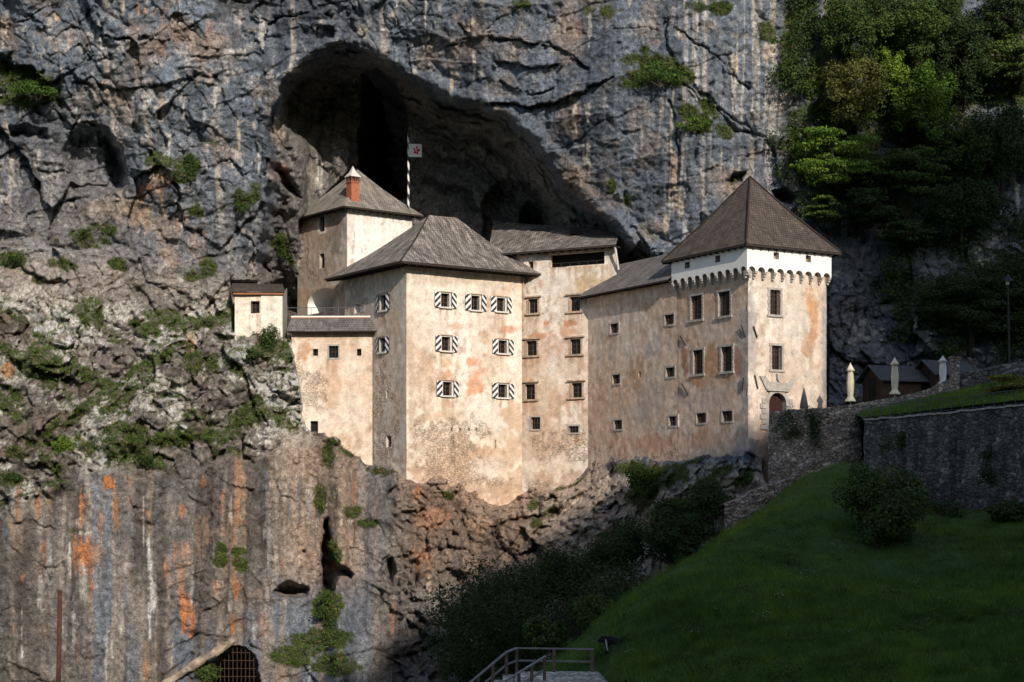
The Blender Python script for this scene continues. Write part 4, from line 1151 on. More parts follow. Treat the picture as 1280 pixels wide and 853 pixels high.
for fc, wd in ((fB1, TWD), (fB2, TWW)):
    hid.add([fc.p(0, 0), fc.p(wd, 0), fc.p(wd, zt), fc.p(0, zt)], [(0, 1, 2, 3)])
hid.make('rear_wall', M['stone_trim'], gate)
# white arcaded band on corbels
BO = .42
def band(face, width, holes, z_b, nb, ext0, ext1, parent):
    """white panel standing BO proud of the wall, round arched along its foot"""
    mb = MB()
    u0, u1 = -ext0, width + ext1
    zspring = z_b - .12
    zmid = zspring + .55
    # upper plain part with square holes
    us = [u0] + [q for hh in holes for q in hh[:2]] + [u1]
    if holes:
        ha, hb = holes[0][2], holes[0][3]
    else: ha, hb = zmid + .5, zmid + .6
    zs = [zmid, ha, hb, zt]
    for i in range(len(us) - 1):
        for j in range(3):
            if i % 2 == 1 and j == 1 and holes: 
                for (p_, q_) in (((us[i], zs[j]), (us[i + 1], zs[j])), ((us[i + 1], zs[j]), (us[i + 1], zs[j + 1])), ((us[i + 1], zs[j + 1]), (us[i], zs[j + 1])), ((us[i], zs[j + 1]), (us[i], zs[j]))):
                    mb.add([face.p(*p_, BO), face.p(*q_, BO), face.p(*q_, BO - .4), face.p(*p_, BO - .4)], [(0, 1, 2, 3)], 1)
                mb.add([face.p(us[i], zs[j], BO - .4), face.p(us[i + 1], zs[j], BO - .4), face.p(us[i + 1], zs[j + 1], BO - .4), face.p(us[i], zs[j + 1], BO - .4)], [(0, 1, 2, 3)], 2)
                continue
            mb.add([face.p(us[i], zs[j], BO), face.p(us[i + 1], zs[j], BO), face.p(us[i + 1], zs[j + 1], BO), face.p(us[i], zs[j + 1], BO)], [(0, 1, 2, 3)])
    # arches
    bay = (u1 - u0) / nb
    seg = 10
    for b in range(nb):
        a = u0 + b * bay; pw = bay * .13; rr = bay / 2 - pw
        cxu = a + bay / 2
        pts = [(cxu + rr * math.cos(math.pi - math.pi * k / seg), zspring + rr * .95 * math.sin(math.pi * k / seg)) for k in range(seg + 1)]
        mb.add([face.p(a, zspring, BO), face.p(a + pw, zspring, BO), face.p(a + pw, zmid, BO), face.p(a, zmid, BO)], [(0, 1, 2, 3)])
        mb.add([face.p(a + bay - pw, zspring, BO), face.p(a + bay, zspring, BO), face.p(a + bay, zmid, BO), face.p(a + bay - pw, zmid, BO)], [(0, 1, 2, 3)])
        for (p_, q_) in zip(pts[:-1], pts[1:]):
            mb.add([face.p(p_[0], p_[1], BO), face.p(q_[0], q_[1], BO), face.p(q_[0], zmid, BO), face.p(p_[0], zmid, BO)], [(0, 1, 2, 3)])
            mb.add([face.p(p_[0], p_[1], BO), face.p(q_[0], q_[1], BO), face.p(q_[0], q_[1], .0), face.p(p_[0], p_[1], .0)], [(0, 1, 2, 3)], 1)
    o = mb.make('white_band', [M['limewash'], M['stone_trim'], M['stone_warm']], parent)
    for b in range(nb + 1):
        cb_ = MB()
        a = u0 + b * bay
        hw = bay * .125
        if b == 0: a += hw
        if b == nb: a -= hw
        face.fbox(cb_, a - hw, a + hw, zspring - .16, zspring - .004, .0, BO - .02)
        face.fbox(cb_, a - hw * .9, a + hw * .9, zspring - .34, zspring - .163, .0, BO * .72)
        face.fbox(cb_, a - hw * .8, a + hw * .8, zspring - .52, zspring - .343, .0, BO * .40)
        cb_.make('corbel', M['stone_trim'], o)
    return o
hL = [fL.rect(q) for q in ((861.7, 326.2, 867.8, 335.6), (899.7, 319.2, 906, 328))]
hR = [fR.rect(q) for q in ((962.3, 318.2, 969, 325.8), (1002.4, 321.9, 1009, 329.6))]
zh0 = np.mean([h[2] for h in hL + hR]); zh1 = np.mean([h[3] for h in hL + hR])
hL = [(h[0], h[1], zh0, zh1) for h in hL]; hR = [(h[0], h[1], zh0, zh1) for h in hR]
band(fL, TWD, hL, zb + .05, 10, .0, BO, gate)
band(fR, TWW, hR, zb + .05, 9, BO, .12, gate)
mb = MB(); fR.fbox(mb, -BO - .06, TWW + .2, zt - .12, zt, BO + .002, BO + .07); fL.fbox(mb, 0, TWD + BO + .06, zt - .12, zt, BO + .002, BO + .07); mb.make('cornice', M['white_trim'], gate)
OV = .78
ze = 18.45
def corner(c, r, l, ur, ul): return c + r * ur + l * ul
e0 = corner(TW_C, TW_R, TW_L, -OV, -OV); e1 = corner(TW_C, TW_R, TW_L, TWW + OV, -OV); e2 = corner(TW_C, TW_R, TW_L, TWW + OV, TWD + OV); e3 = corner(TW_C, TW_R, TW_L, -OV, TWD + OV)
apx = corner(TW_C, TW_R, TW_L, TWW / 2, TWD / 2); za = 24.45
ap = X3v(apx, za)
roof('roof', gate, [(X3v(e3, ze), X3v(e0, ze), ap, ap), (X3v(e0, ze), X3v(e1, ze), ap, ap), (X3v(e1, ze), X3v(e2, ze), ap, ap), (X3v(e2, ze), X3v(e3, ze), ap, ap)], M['shingle_brown'], bell=.22, wob=.04, seed=3)
i0 = TW_C; i1 = TW_C + TW_R * TWW; i2 = i1 + TW_L * TWD; i3 = TW_C + TW_L * TWD
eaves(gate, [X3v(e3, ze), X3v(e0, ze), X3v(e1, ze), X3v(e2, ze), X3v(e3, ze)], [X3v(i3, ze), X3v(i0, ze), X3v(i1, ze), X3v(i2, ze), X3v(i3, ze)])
mb = MB()
for e in (e0, e1, e3): mb.tube([X3v(e, ze + .03), (X3v(e, ze) + ap) / 2 + np.array([0, 0, -.13]), ap + np.array([0, 0, .03])], .07, 6)
mb.make('hip_ridge', M['dark_wood'], gate)
# doorway
mb = MB()
fR.fbox(mb, door[0] - .02, door[1] + .02, door[2], door[3], -.5, -.42, 0)
for k in range(5):
    uu = door[0] + (door[1] - door[0]) * k / 5
    fR.fbox(mb, uu + .02, uu + (door[1] - door[0]) / 5 - .02, door[2], door[3], -.418, -.39, 0)
dr = mb.make('door', M['shaded_door_red'], gate)
mb = MB()    # arched surround: spandrels fill the square opening down to a round head
cu, rr = (door[0] + door[1]) / 2, (door[1] - door[0]) / 2
zs_ = door[3] - rr
n = 14
arc = [(cu + rr * .98 * math.cos(math.pi - math.pi * k / n), zs_ + rr * .98 * math.sin(math.pi * k / n)) for k in range(n + 1)]
arcO = [(cu + (rr + .26) * math.cos(math.pi - math.pi * k / n), zs_ + (rr + .26) * math.sin(math.pi * k / n)) for k in range(n + 1)]
for k in range(n):
    p_, q_, P_, Q_ = arc[k], arc[k + 1], arcO[k], arcO[k + 1]
    mb.add([fR.p(*p_, .07), fR.p(*q_, .07), fR.p(*Q_, .07), fR.p(*P_, .07), fR.p(*p_, -.38), fR.p(*q_, -.38), fR.p(*Q_, -.1), fR.p(*P_, -.1)], [(0, 1, 2, 3), (0, 1, 5, 4), (3, 2, 6, 7)])
for s_ in (-1, 1):
    fR.fbox(mb, min(cu + s_ * rr * .98, cu + s_ * (rr + .26)), max(cu + s_ * rr * .98, cu + s_ * (rr + .26)), door[2], zs_, -.38, .07)
    for k in range(6):
        a = door[2] + k * (zs_ + .4 - door[2]) / 6
        ww = .34 if k % 2 else .5
        x0, x1 = cu + s_ * (rr + .27), cu + s_ * (rr + .27 + ww)
        fR.fbox(mb, min(x0, x1), max(x0, x1), a + .02, a + (zs_ + .4 - door[2]) / 6 - .02, -.05, .09)
mb.make('door_surround', M['stone_trim'], dr)
mb = MB()
lint = [fR.uz(*q) for q in ((949, 470), (956, 470), (961, 477.5), (985, 479), (989, 474), (994.5, 475), (987, 487.5), (957, 487))]
mb.add([fR.p(u, z, .12) for u, z in lint] + [fR.p(u, z, -.02) for u, z in lint], [list(range(8))] + [(i, (i + 1) % 8, 8 + (i + 1) % 8, 8 + i) for i in range(8)])
fR.fbox(mb, fR.uz(958, 488)[0], fR.uz(985, 488)[0], fR.uz(972, 489.5)[1], fR.uz(972, 487.4)[1], .0, .2)
mb.make('lintel', M['stone_trim'], dr)
mb = MB()
sh = [fR.uz(*q) for q in ((969.5, 467.5), (975.5, 468), (975, 474), (972.5, 478.5), (970, 474))]
mb.add([fR.p(u, z, .20) for u, z in sh] + [fR.p(u, z, .0) for u, z in sh], [list(range(5))] + [(i, (i + 1) % 5, 5 + (i + 1) % 5, 5 + i) for i in range(5)])
mb.make('coat_of_arms', M['stone_trim'], gate)
# iron beam stays leaning off the wall near the corner
for (a, b) in (((851.5, 420.5), (857.5, 432)), ((853.5, 480), (860.5, 494)), ((930.5, 472), (928.5, 488)), ((928, 407), (932, 421))):
    mb = MB(); (ua, za_), (ub, zb_) = fL.uz(*a), fL.uz(*b); mb.tube([fL.p(ua, za_, .10), fL.p(ub, zb_, .04)], .05, 6); mb.make('iron_stay', M['iron'], gate)
for (a, b) in (((942.5, 469), (947, 486)), ((941, 408), (946, 422))):
    mb = MB(); (ua, za_), (ub, zb_) = fR.uz(*a), fR.uz(*b); mb.tube([fR.p(ua, za_, .10), fR.p(ub, zb_, .04)], .05, 6); mb.make('iron_stay', M['iron'], gate)

# ============ connecting wing
wing = thing('connecting_wing', 'plain pinkish plastered wing between the gate tower and the main block', 'castle wing', (9.0, 134, 0))
cO = TW_C + TW_L * (TWD + 11.9) - TW_R * .10
fC = Face(cO, -TW_L)
CW = 11.9
cw = [(763, 404.8, 772.9, 416.6), (831.1, 393.5, 842.4, 405.9), (765.9, 468.6, 775.1, 479.9), (832.5, 459.6, 843.2, 471.4), (767.8, 525.4, 777.7, 536.7), (836.2, 520.6, 846.6, 532.5)]
cops = [fC.rect(q) for q in cw]
slot = fC.rect((798.3, 465, 801, 472))
GREYP = (.40, .365, .335)
cp = [(797, 470, 17, 26, (.44, .28, .17), .8), (815, 432, 14, 18, GREYP, .9), (796, 520, 16, 18, GREYP, .8), (790, 432, 20, 14, (.55, .47, .40), .5), (812, 500, 20, 40, (.42, .36, .32), .5), (800, 555, 40, 14, (.48, .27, .19), .7), (845, 560, 20, 14, (.45, .27, .19), .5), (755, 500, 8, 60, (.46, .35, .26), .6), (790, 378, 50, 10, (.45, .34, .25), .6),
      (808, 580, 30, 12, 'rub', .9), (850, 570, 26, 10, 'rub', .8), (760, 565, 20, 14, 'rub', .6)]
wall('wall', wing, fC, -.6, CW, -1.0, 17.0, pinkT, cops + [slot], cp, 3, kw=dict(ochre=.6, grey=.5, pale=.25))
for r in cops: window(wing, fC, r, 'small')
window(wing, fC, slot, 'slit')
zcE = 16.95
rE0 = cO - TW_R * .7 + TW_L * .5; rE1 = cO - TW_R * .7 - TW_L * (CW + .1)
rT0 = cO + TW_R * 2.7 + TW_L * .5; rT1 = cO + TW_R * 2.7 - TW_L * (CW + .1)
rB0 = cO + TW_R * 6.0 + TW_L * .5; rB1 = cO + TW_R * 6.0 - TW_L * (CW + .1)
roof('roof', wing, [(X3v(rE0, zcE), X3v(rE1, zcE), X3v(rT1, 19.75), X3v(rT0, 19.75)), (X3v(rB1, zcE), X3v(rB0, zcE), X3v(rT0, 19.75), X3v(rT1, 19.75))], M['shingle_slate'], wob=.03, seed=8)
eaves(wing, [X3v(rE0, zcE), X3v(rE1, zcE)], [X3v(cO + TW_L * .5, zcE + .1), X3v(cO - TW_L * CW, zcE + .1)], t=.12)
mb = MB()
mb.add([X3v(rE0 - TW_L * .06, zcE), X3v(rT0 - TW_L * .06, 19.72), X3v(rB0 - TW_L * .06, zcE), X3v(rE0 - TW_L * .06, zcE - .22), X3v(rT0 - TW_L * .06, 19.45), X3v(rB0 - TW_L * .06, zcE - .22)], [(0, 1, 4, 3), (1, 2, 5, 4)])
mb.make('barge_board', M['dark_wood'], wing)
gb = MB(); gb.add([X3v(cO + TW_L * .35, 0), X3v(cO + TW_L * .35 + TW_R * 5.6, 0), X3v(cO + TW_L * .35 + TW_R * 5.6, zcE), X3v(cO + TW_L * .35 + TW_R * 2.6, 19.6), X3v(cO + TW_L * .35, zcE)], [(0, 1, 2, 3, 4)])
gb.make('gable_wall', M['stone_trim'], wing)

# ============ rear wing
rear = thing('rear_wing', 'tall cream wing under the cave mouth, lean-to roof over a wide dark attic opening', 'castle wing', (3.5, 142, 0))
rO = np.array([6.68, 137.5]); rU = np.array([.883, -.469])
fW = Face(rO - rU * 7.2, rU)
RW = 9.25
rw = [(660.4, 374, 672.1, 391.8), (712.4, 371.1, 725.1, 389.4), (657.9, 426.4, 671, 444.8), (712.7, 424.1, 725.9, 443.1), (656.3, 480.5, 668.8, 499.6), (714.7, 478.9, 727.5, 497)]
rw2 = [(663.5, 521.6, 675.3, 536.7), (710.8, 532.8, 723.3, 541.1)]
rops = [fW.rect(q) for q in rw]; rops2 = [fW.rect(q) for q in rw2]
attic = fW.rect((688.5, 316.5, 755.6, 332.3)); att_s = fW.rect((660.4, 327.1, 666.7, 336.7))
PALE = (.70, .64, .57)
cp = [(690, 352, 20, 16, PALE, .8), (742, 352, 22, 14, (.50, .37, .22), .75), (735, 335, 24, 7, (.52, .40, .25), .7), (716, 405, 14, 6, (.45, .22, .13), .9), (714, 414, 20, 6, (.55, .34, .23), .8), (682, 404, 5, 4, (.5, .25, .13), .9), (672, 420, 16, 4, (.46, .26, .15), .8), (666, 476, 12, 3.5, (.42, .27, .17), .9), (677, 355, 5, 8, (.52, .30, .2), .7),
      (690, 460, 8, 24, PALE, .7), (678, 500, 10, 18, PALE, .5), (720, 380, 12, 5, (.48, .28, .16), .5), (742, 400, 6, 8, PALE, .5), (740, 480, 7, 60, (.50, .38, .27), .6), (700, 560, 40, 24, 'rub', .7), (725, 565, 30, 20, 'rub', .85), (690, 600, 50, 14, (.42, .30, .22), .8), (670, 610, 30, 10, 'rub', .9), (670, 570, 26, 20, (.50, .38, .27), .6), (655, 585, 20, 20, PALE, .5), (735, 530, 10, 30, (.5, .37, .26), .5), (680, 490, 20, 30, (.50, .38, .27), .5), (720, 440, 14, 24, (.52, .42, .32), .4)]
wall('wall', rear, fW, 0, RW, -2.0, 20.9, (.65, .54, .435), rops + rops2 + [(attic[0], attic[1], attic[2], attic[3], .3), att_s], cp, 4, kw=dict(ochre=.7, grey=.25, pale=.45))
for r in rops: window(rear, fW, r, 'warm')
for r in rops2 + [att_s]: window(rear, fW, r, 'small' if r is not att_s else 'slit')
mb = MB(); fW.fbox(mb, attic[0] - .1, attic[1] + .1, attic[2] - .2, attic[3] + .2, -.62, -.5); mb.make('attic_dark_panel', M['void'], rear)  # near-black panel painted in for the attic's darkness
mb = MB()
fW.fbox(mb, attic[0], attic[1], attic[2] + .32, attic[2] + .37, -.3, -.25)
for k in range(7): fW.fbox(mb, attic[0] + (attic[1] - attic[0]) * k / 6 - .03, attic[0] + (attic[1] - attic[0]) * k / 6 + .03, attic[2], attic[2] + .35, -.3, -.25)
mb.make('attic_rail', M['iron'], rear)
sN = -fW.N
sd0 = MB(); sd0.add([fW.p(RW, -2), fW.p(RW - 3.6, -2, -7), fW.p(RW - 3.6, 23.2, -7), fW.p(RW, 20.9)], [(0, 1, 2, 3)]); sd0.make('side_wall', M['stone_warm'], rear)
ev0 = fW.p(-2.2, 20.95, .85); ev1 = fW.p(RW + .35, 20.95, .85); tp1 = fW.p(RW - 3.4, 23.6, -8.2); tp0 = fW.p(-6.5, 25.4, -8.0)
roof('roof', rear, [(ev0, ev1, tp1, tp0)], M['shingle_grey'], wob=.12, seed=21)
eaves(rear, [ev0, ev1], [fW.p(-2.2, 21.0), fW.p(RW + .3, 21.0)], t=.15)
mb = MB(); mb.tube([fW.p(RW + .2, 20.8, .7), fW.p(RW + .25, 19.0, .15)], .09, 6); mb.make('downpipe', M['white_trim'], rear)
mb = MB(); mb.obox(tp0 * .35 + tp1 * .65 + np.array([0, -3.6, -.9]), (.45, 0, 0), (0, .3, 0), (0, 0, .3)); mb.make('roof_hatch', M['dark_wood'], rear)

# ============ main block
main = thing('castle_main_block', 'tall cream castle block with black and white striped shutters and a hipped grey roof', 'castle', (-5, 140, 0))
MW, MD = 11.15, 10.4
fMR = Face(MB_C, MB_R); fML = Face(MB_C + MB_L * MD, -MB_L)
mr = [(551, 367.1, 561.4, 384), (588.9, 369.9, 599, 388), (620.8, 372.7, 631, 389.6), (551.9, 421.3, 562.4, 438.8), (622.9, 425.8, 633.2, 442), (553.4, 477.7, 564.2, 494.8), (622.5, 480.8, 633.4, 497.2)]
ml = [(475.6, 369.2, 482.9, 388.5), (475.2, 422.7, 482.2, 440.5)]
sl_r = [(566, 550, 568, 561), (618.8, 550, 620.4, 561)]; sl_l = [(482.9, 488.4, 485.5, 498.2), (482.9, 545, 489, 559)]
omr = [fMR.rect(q) for q in mr]; oml = [fML.rect(q) for q in ml]; osr = [fMR.rect(q) for q in sl_r]; osl = [fML.rect(q) for q in sl_l]
niche = fML.rect((443, 379, 455, 391))
CRM = (.69, .59, .485)
FRS = (.60, .31, .19)
mp_ = [(580, 580, 90, 46, (.50, .365, .265), .75), (575, 520, 60, 16, (.56, .44, .34), .6), (640, 560, 30, 60, (.52, .40, .30), .6), (575, 350, 70, 22, (.74, .69, .61), .6), (530, 400, 24, 40, (.72, .66, .58), .6), (593, 453, 13, 10, FRS, .85), (594, 466, 8, 14, FRS, .6), (597, 482, 13, 10, FRS, .75), (602, 470, 10, 14, FRS, .5), (593, 489, 12, 5, FRS, .6), (572, 408, 10, 4, (.5, .28, .15), .7), (640, 411, 12, 5, (.52, .27, .16), .7), (557, 453, 10, 6, (.56, .40, .25), .8), (558, 468, 10, 4, (.55, .33, .22), .8), (593, 425, 9, 7, (.55, .46, .36), .6), (557, 505, 10, 8, (.55, .40, .27), .7),
       (565, 400, 60, 14, (.70, .63, .54), .4), (600, 520, 24, 20, PALE, .8), (622, 535, 6, 26, (.64, .58, .52), .9), (650, 440, 8, 60, PALE, .5), (580, 570, 40, 24, (.50, .37, .26), .6), (560, 590, 36, 18, (.48, .33, .22), .6), (610, 585, 26, 20, PALE, .6), (540, 560, 30, 30, (.60, .48, .37), .5), (620, 560, 20, 18, (.55, .41, .29), .5),
       (570, 545, 50, 30, 'rub', .85), (560, 580, 44, 20, 'rub', .9), (600, 538, 20, 16, 'rub', .8), (530, 470, 22, 70, 'rub', .38), (530, 560, 24, 34, 'rub', .6), (640, 580, 30, 20, 'rub', .4), (530, 595, 30, 14, (.42, .30, .22), .8), (600, 612, 50, 14, (.44, .32, .23), .8), (580, 600, 60, 10, 'rub', .9), (515, 500, 5, 90, (.50, .40, .31), .6), (560, 350, 60, 8, (.52, .42, .32), .5), (640, 520, 12, 30, (.52, .38, .26), .6), (545, 520, 30, 10, (.52, .38, .27), .5), (612, 460, 6, 30, (.54, .44, .34), .5), (525, 420, 16, 40, 'rub', .3), (566, 562, 4, 24, (.30, .21, .16), .6), (600, 566, 20, 6, (.48, .30, .20), .5)]
CRM_SHADE = (.52, .47, .415)  # the cream plaster, greyed in colour for the shaded left face
lp = [(445, 370, 14, 24, (.30, .25, .21), .7), (452, 360, 30, 12, (.33, .28, .24), .6), (477, 402, 6, 12, (.45, .32, .22), .7), (496, 420, 8, 50, (.46, .35, .26), .6), (498, 520, 10, 60, (.42, .33, .26), .5), (476, 500, 14, 60, 'rub', 1.0), (480, 560, 18, 34, 'rub', .9), (490, 530, 14, 30, 'rub', .7), (460, 384, 16, 8, (.42, .37, .33), .5)]  # first two patches paint in shade at the far upper end
wall('wall', main, fMR, 0, MW, -1.5, 18.95, CRM, omr + osr, mp_, 5, kw=dict(ochre=.6, grey=.2, pale=.5))
wall('wall', main, fML, 0, MD, -1.5, 18.95, CRM_SHADE, oml + osl + [(niche[0], niche[1], niche[2], niche[3], .5)], lp, 6, kw=dict(ochre=.35, grey=.5, pale=.15))
for r in omr: window(main, fMR, r, 'shutter')
for r in oml: window(main, fML, r, 'shutter')
for r in osr: window(main, fMR, r, 'slit')
for r in osl: window(main, fML, r, 'slit')
mb = MB(); fML.fbox(mb, niche[0], niche[1], niche[2], niche[3], -.56, -.5); mb.make('niche', M['limewash'], main)
mb = MB()
for (a, b) in ((MB_C + MB_R * MW, MB_L), ): 
    q = a + b * MD
    mb.add([X3v(a, -1), X3v(q, -1), X3v(q, 18.9), X3v(a, 18.9)], [(0, 1, 2, 3)])
mb.make('rear_wall', M['stone_trim'], main)
# thin jut of the upper right corner over the rear wing
mb = MB()
(ua, za_), (ub, zb_) = fMR.uz(647, 345), fMR.uz(650.3, 412)
fMR.fbox(mb, MW - .02, MW + .16, zb_, 18.9, -.6, .10); mb.make('corner_pier', M['stone_warm'], main)
OVm = 1.25; zeM = 19.15
me0 = corner(MB_C, MB_R, MB_L, -OVm, -OVm); me1 = corner(MB_C, MB_R, MB_L, MW + OVm, -OVm); me2 = corner(MB_C, MB_R, MB_L, MW + OVm, MD + OVm); me3 = corner(MB_C, MB_R, MB_L, -OVm, MD + OVm)
r0 = X3v(corner(MB_C, MB_R, MB_L, 5.2, MD / 2), 24.25); r1 = X3v(corner(MB_C, MB_R, MB_L, 8.0, MD / 2), 24.3)
roof('roof', main, [(X3v(me3, zeM), X3v(me0, zeM), r0, r0), (X3v(me0, zeM), X3v(me1, zeM), r1, r0), (X3v(me1, zeM), X3v(me2, zeM), r1, r1), (X3v(me2, zeM), X3v(me3, zeM), r0, r1)], M['shingle_grey'], bell=.25, wob=.16, seed=11)
mi = [MB_C, MB_C + MB_R * MW, MB_C + MB_R * MW + MB_L * MD, MB_C + MB_L * MD]
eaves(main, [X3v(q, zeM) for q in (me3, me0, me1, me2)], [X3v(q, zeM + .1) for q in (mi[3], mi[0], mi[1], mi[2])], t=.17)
mb = MB(); mb.tube([X3v(me0, zeM + .02), (X3v(me0, zeM) + r0) / 2 + np.array([0, 0, -.2]), r0 + np.array([0, 0, .02])], .07, 6); mb.make('hip_ridge', M['dark_wood'], main)
# beam holes and drain stubs
mb = MB()
for px in (551.5, 564, 575, 586, 595): 
    u, z = fMR.uz(px, 536.5); fMR.fbox(mb, u - .07, u + .07, z - .12, z + .08, -.05, .035)
mb.make('beam_stub', M['rust'], main)

# ============ watch tower
watch = thing('watch_tower', 'slim brown and white tower inside the cave mouth with a brick chimney on its roof', 'castle tower', (-14, 148, 0))
WTW, WTD = 6.7, 8.3
fTR = Face(WT_C, WT_R); fTL = Face(WT_C + WT_L * WTD, -WT_L)
zwt = 25.2
tw_ = [(399.4, 270.5, 405.7, 289.8), (399.3, 317, 405.6, 335.4)]
otl = [fTL.rect(q) for q in tw_]
arch = fTL.rect((384.5, 360, 424, 390.5))
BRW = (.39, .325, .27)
bp = [(420, 300, 10, 30, (.22, .175, .145), .7), (385, 330, 12, 40, (.40, .33, .27), .6), (405, 350, 24, 16, (.42, .34, .27), .5), (380, 370, 6, 20, (.50, .32, .2), .6), (412, 330, 14, 14, (.25, .2, .17), .6), (427, 370, 5, 26, (.45, .35, .27), .6), (432, 370, 6, 26, (.42, .28, .19), .5), (380, 310, 8, 40, 'rub', .9), (390, 345, 10, 14, 'rub', .6)]
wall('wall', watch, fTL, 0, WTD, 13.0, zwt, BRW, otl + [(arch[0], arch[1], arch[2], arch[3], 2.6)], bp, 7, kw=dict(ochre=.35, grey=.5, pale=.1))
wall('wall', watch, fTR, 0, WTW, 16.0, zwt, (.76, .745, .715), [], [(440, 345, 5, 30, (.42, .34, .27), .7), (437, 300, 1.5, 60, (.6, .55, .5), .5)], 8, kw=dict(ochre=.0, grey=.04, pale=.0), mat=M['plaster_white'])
window(watch, fTL, otl[0], 'pale'); window(watch, fTL, otl[1], 'slit')
# arched head, white vault behind
mb = MB()
cu, rr = (arch[0] + arch[1]) / 2, (arch[1] - arch[0]) / 2
n = 18
za1 = arch[3]; hh_ = min(rr * .5, (arch[3] - arch[2]) * .8); 
arc = [(cu + rr * math.cos(math.pi - math.pi * k / n), za1 - .02 - hh_ * 1.0 + hh_ * math.sin(math.pi * k / n)) for k in range(n + 1)]
for k in range(n):
    p_, q_ = arc[k], arc[k + 1]
    mb.add([fTL.p(p_[0], p_[1], .012), fTL.p(q_[0], q_[1], .012), fTL.p(q_[0], za1 + .02, .012), fTL.p(p_[0], za1 + .02, .012)], [(0, 1, 2, 3)], 0)
    mb.add([fTL.p(p_[0], p_[1], .012), fTL.p(q_[0], q_[1], .012), fTL.p(q_[0], q_[1], -2.5), fTL.p(p_[0], p_[1], -2.5)], [(0, 1, 2, 3)], 1)
fTL.fbox(mb, arch[0] + .005, arch[0] + .05, arch[2], za1 - hh_, -2.5, .01, 1); fTL.fbox(mb, arch[1] - .05, arch[1] - .005, arch[2], za1 - hh_, -2.5, .01, 1)
fTL.fbox(mb, arch[0], arch[1], arch[2], arch[3], -2.58, -2.5, 1)
mb.make('archway', [M['stone_warm'], M['limewash']], watch)
OVw = .75; zeW = 25.3
we = [corner(WT_C, WT_R, WT_L, *q) for q in ((-OVw, -OVw), (WTW + OVw, -OVw), (WTW + OVw, WTD + OVw), (-OVw, WTD + OVw))]
wap = X3v(corner(WT_C, WT_R, WT_L, WTW / 2 + .3, WTD / 2), 29.7)
roof('roof', watch, [(X3v(we[3], zeW), X3v(we[0], zeW), wap, wap), (X3v(we[0], zeW), X3v(we[1], zeW), wap, wap), (X3v(we[1], zeW), X3v(we[2], zeW), wap, wap), (X3v(we[2], zeW), X3v(we[3], zeW), wap, wap)], M['shingle_pale'], bell=.2, wob=.06, seed=31)
wi = [WT_C, WT_C + WT_R * WTW, WT_C + WT_R * WTW + WT_L * WTD, WT_C + WT_L * WTD]
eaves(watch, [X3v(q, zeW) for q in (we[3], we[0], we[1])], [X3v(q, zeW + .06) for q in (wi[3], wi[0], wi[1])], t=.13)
# chimney on the front hip
cc = corner(WT_C, WT_R, WT_L, .85, .45)
R3 = np.array([*WT_R, 0]); L3 = np.array([*WT_L, 0])
mb = MB()
mb.obox(X3v(cc, 26.5), R3 * .40, L3 * .40, (0, 0, 1.05), 0)
mb.obox(X3v(cc, 27.60), R3 * .47, L3 * .47, (0, 0, .05), 0)
for sx in (-1, 0, 1):
    for sy in (-1, 0, 1):
        if sx or sy: mb.obox(X3v(cc, 27.85) + R3 * .36 * sx + L3 * .36 * sy, R3 * .06, L3 * .06, (0, 0, .198), 1)
mb.obox(X3v(cc, 27.82), R3 * .25, L3 * .25, (0, 0, .15), 1)
ch = mb.make('chimney', [M['brick'], M['brick_dark']], watch)
mb = MB()
mb.obox(X3v(cc, 28.09), R3 * .52, L3 * .52, (0, 0, .04))
b4 = [X3v(cc, 28.13) + R3 * sx * .5 + L3 * sy * .5 for sx, sy in ((-1, -1), (1, -1), (1, 1), (-1, 1))]
m4 = [X3v(cc, 28.5) + R3 * sx * .22 + L3 * sy * .22 for sx, sy in ((-1, -1), (1, -1), (1, 1), (-1, 1))]
mb.add(b4 + m4 + [X3v(cc, 29.05)], [(0, 1, 5, 4), (1, 2, 6, 5), (2, 3, 7, 6), (3, 0, 4, 7), (4, 5, 8), (5, 6, 8), (6, 7, 8), (7, 4, 8)])
mb.make('chimney_cap', M['white_trim'], ch)

# ============ annex with terrace
annex = thing('terrace_annex', 'low cream annex under the watch tower with a narrow shingled pent roof', 'castle annex', (-14.5, 139, 0))
aU = np.array([1.0, -.02]); aU /= np.linalg.norm(aU)
fA = Face(plan(364.5, 138.6), aU)
AW = fA.u(465.5)
aw = [(390.9, 436.3, 397.6, 444.8), (411.1, 432.5, 422.9, 447.6), (445.9, 436.3, 451.8, 444.8)]
oa = [fA.rect(q) for q in aw]; adoor = fA.rect((388, 526.5, 397.5, 542))
ap_ = [(380, 440, 10, 16, (.46, .25, .15), .8), (372, 470, 10, 30, 'rub', .9), (390, 490, 20, 30, 'rub', .8), (385, 420, 20, 6, (.52, .38, .26), .6), (440, 460, 16, 24, (.70, .64, .56), .6), (440, 510, 20, 30, (.68, .61, .53), .5), (410, 470, 8, 40, (.5, .38, .27), .5), (395, 530, 16, 16, (.68, .62, .55), .7), (455, 430, 8, 14, (.72, .66, .58), .6), (452, 560, 10, 20, 'rub', .5)]
wall('wall', annex, fA, 0, AW, 1.0, 14.25, (.66, .56, .45), oa + [adoor], ap_, 9, kw=dict(ochre=.45, grey=.12, pale=.45))
window(annex, fA, oa[0], 'slit'); window(annex, fA, oa[1], 'small'); window(annex, fA, oa[2], 'slit')
mb = MB(); fA.fbox(mb, adoor[0], adoor[1], adoor[2], adoor[3], -.42, -.37); mb.make('door', M['void'], annex)
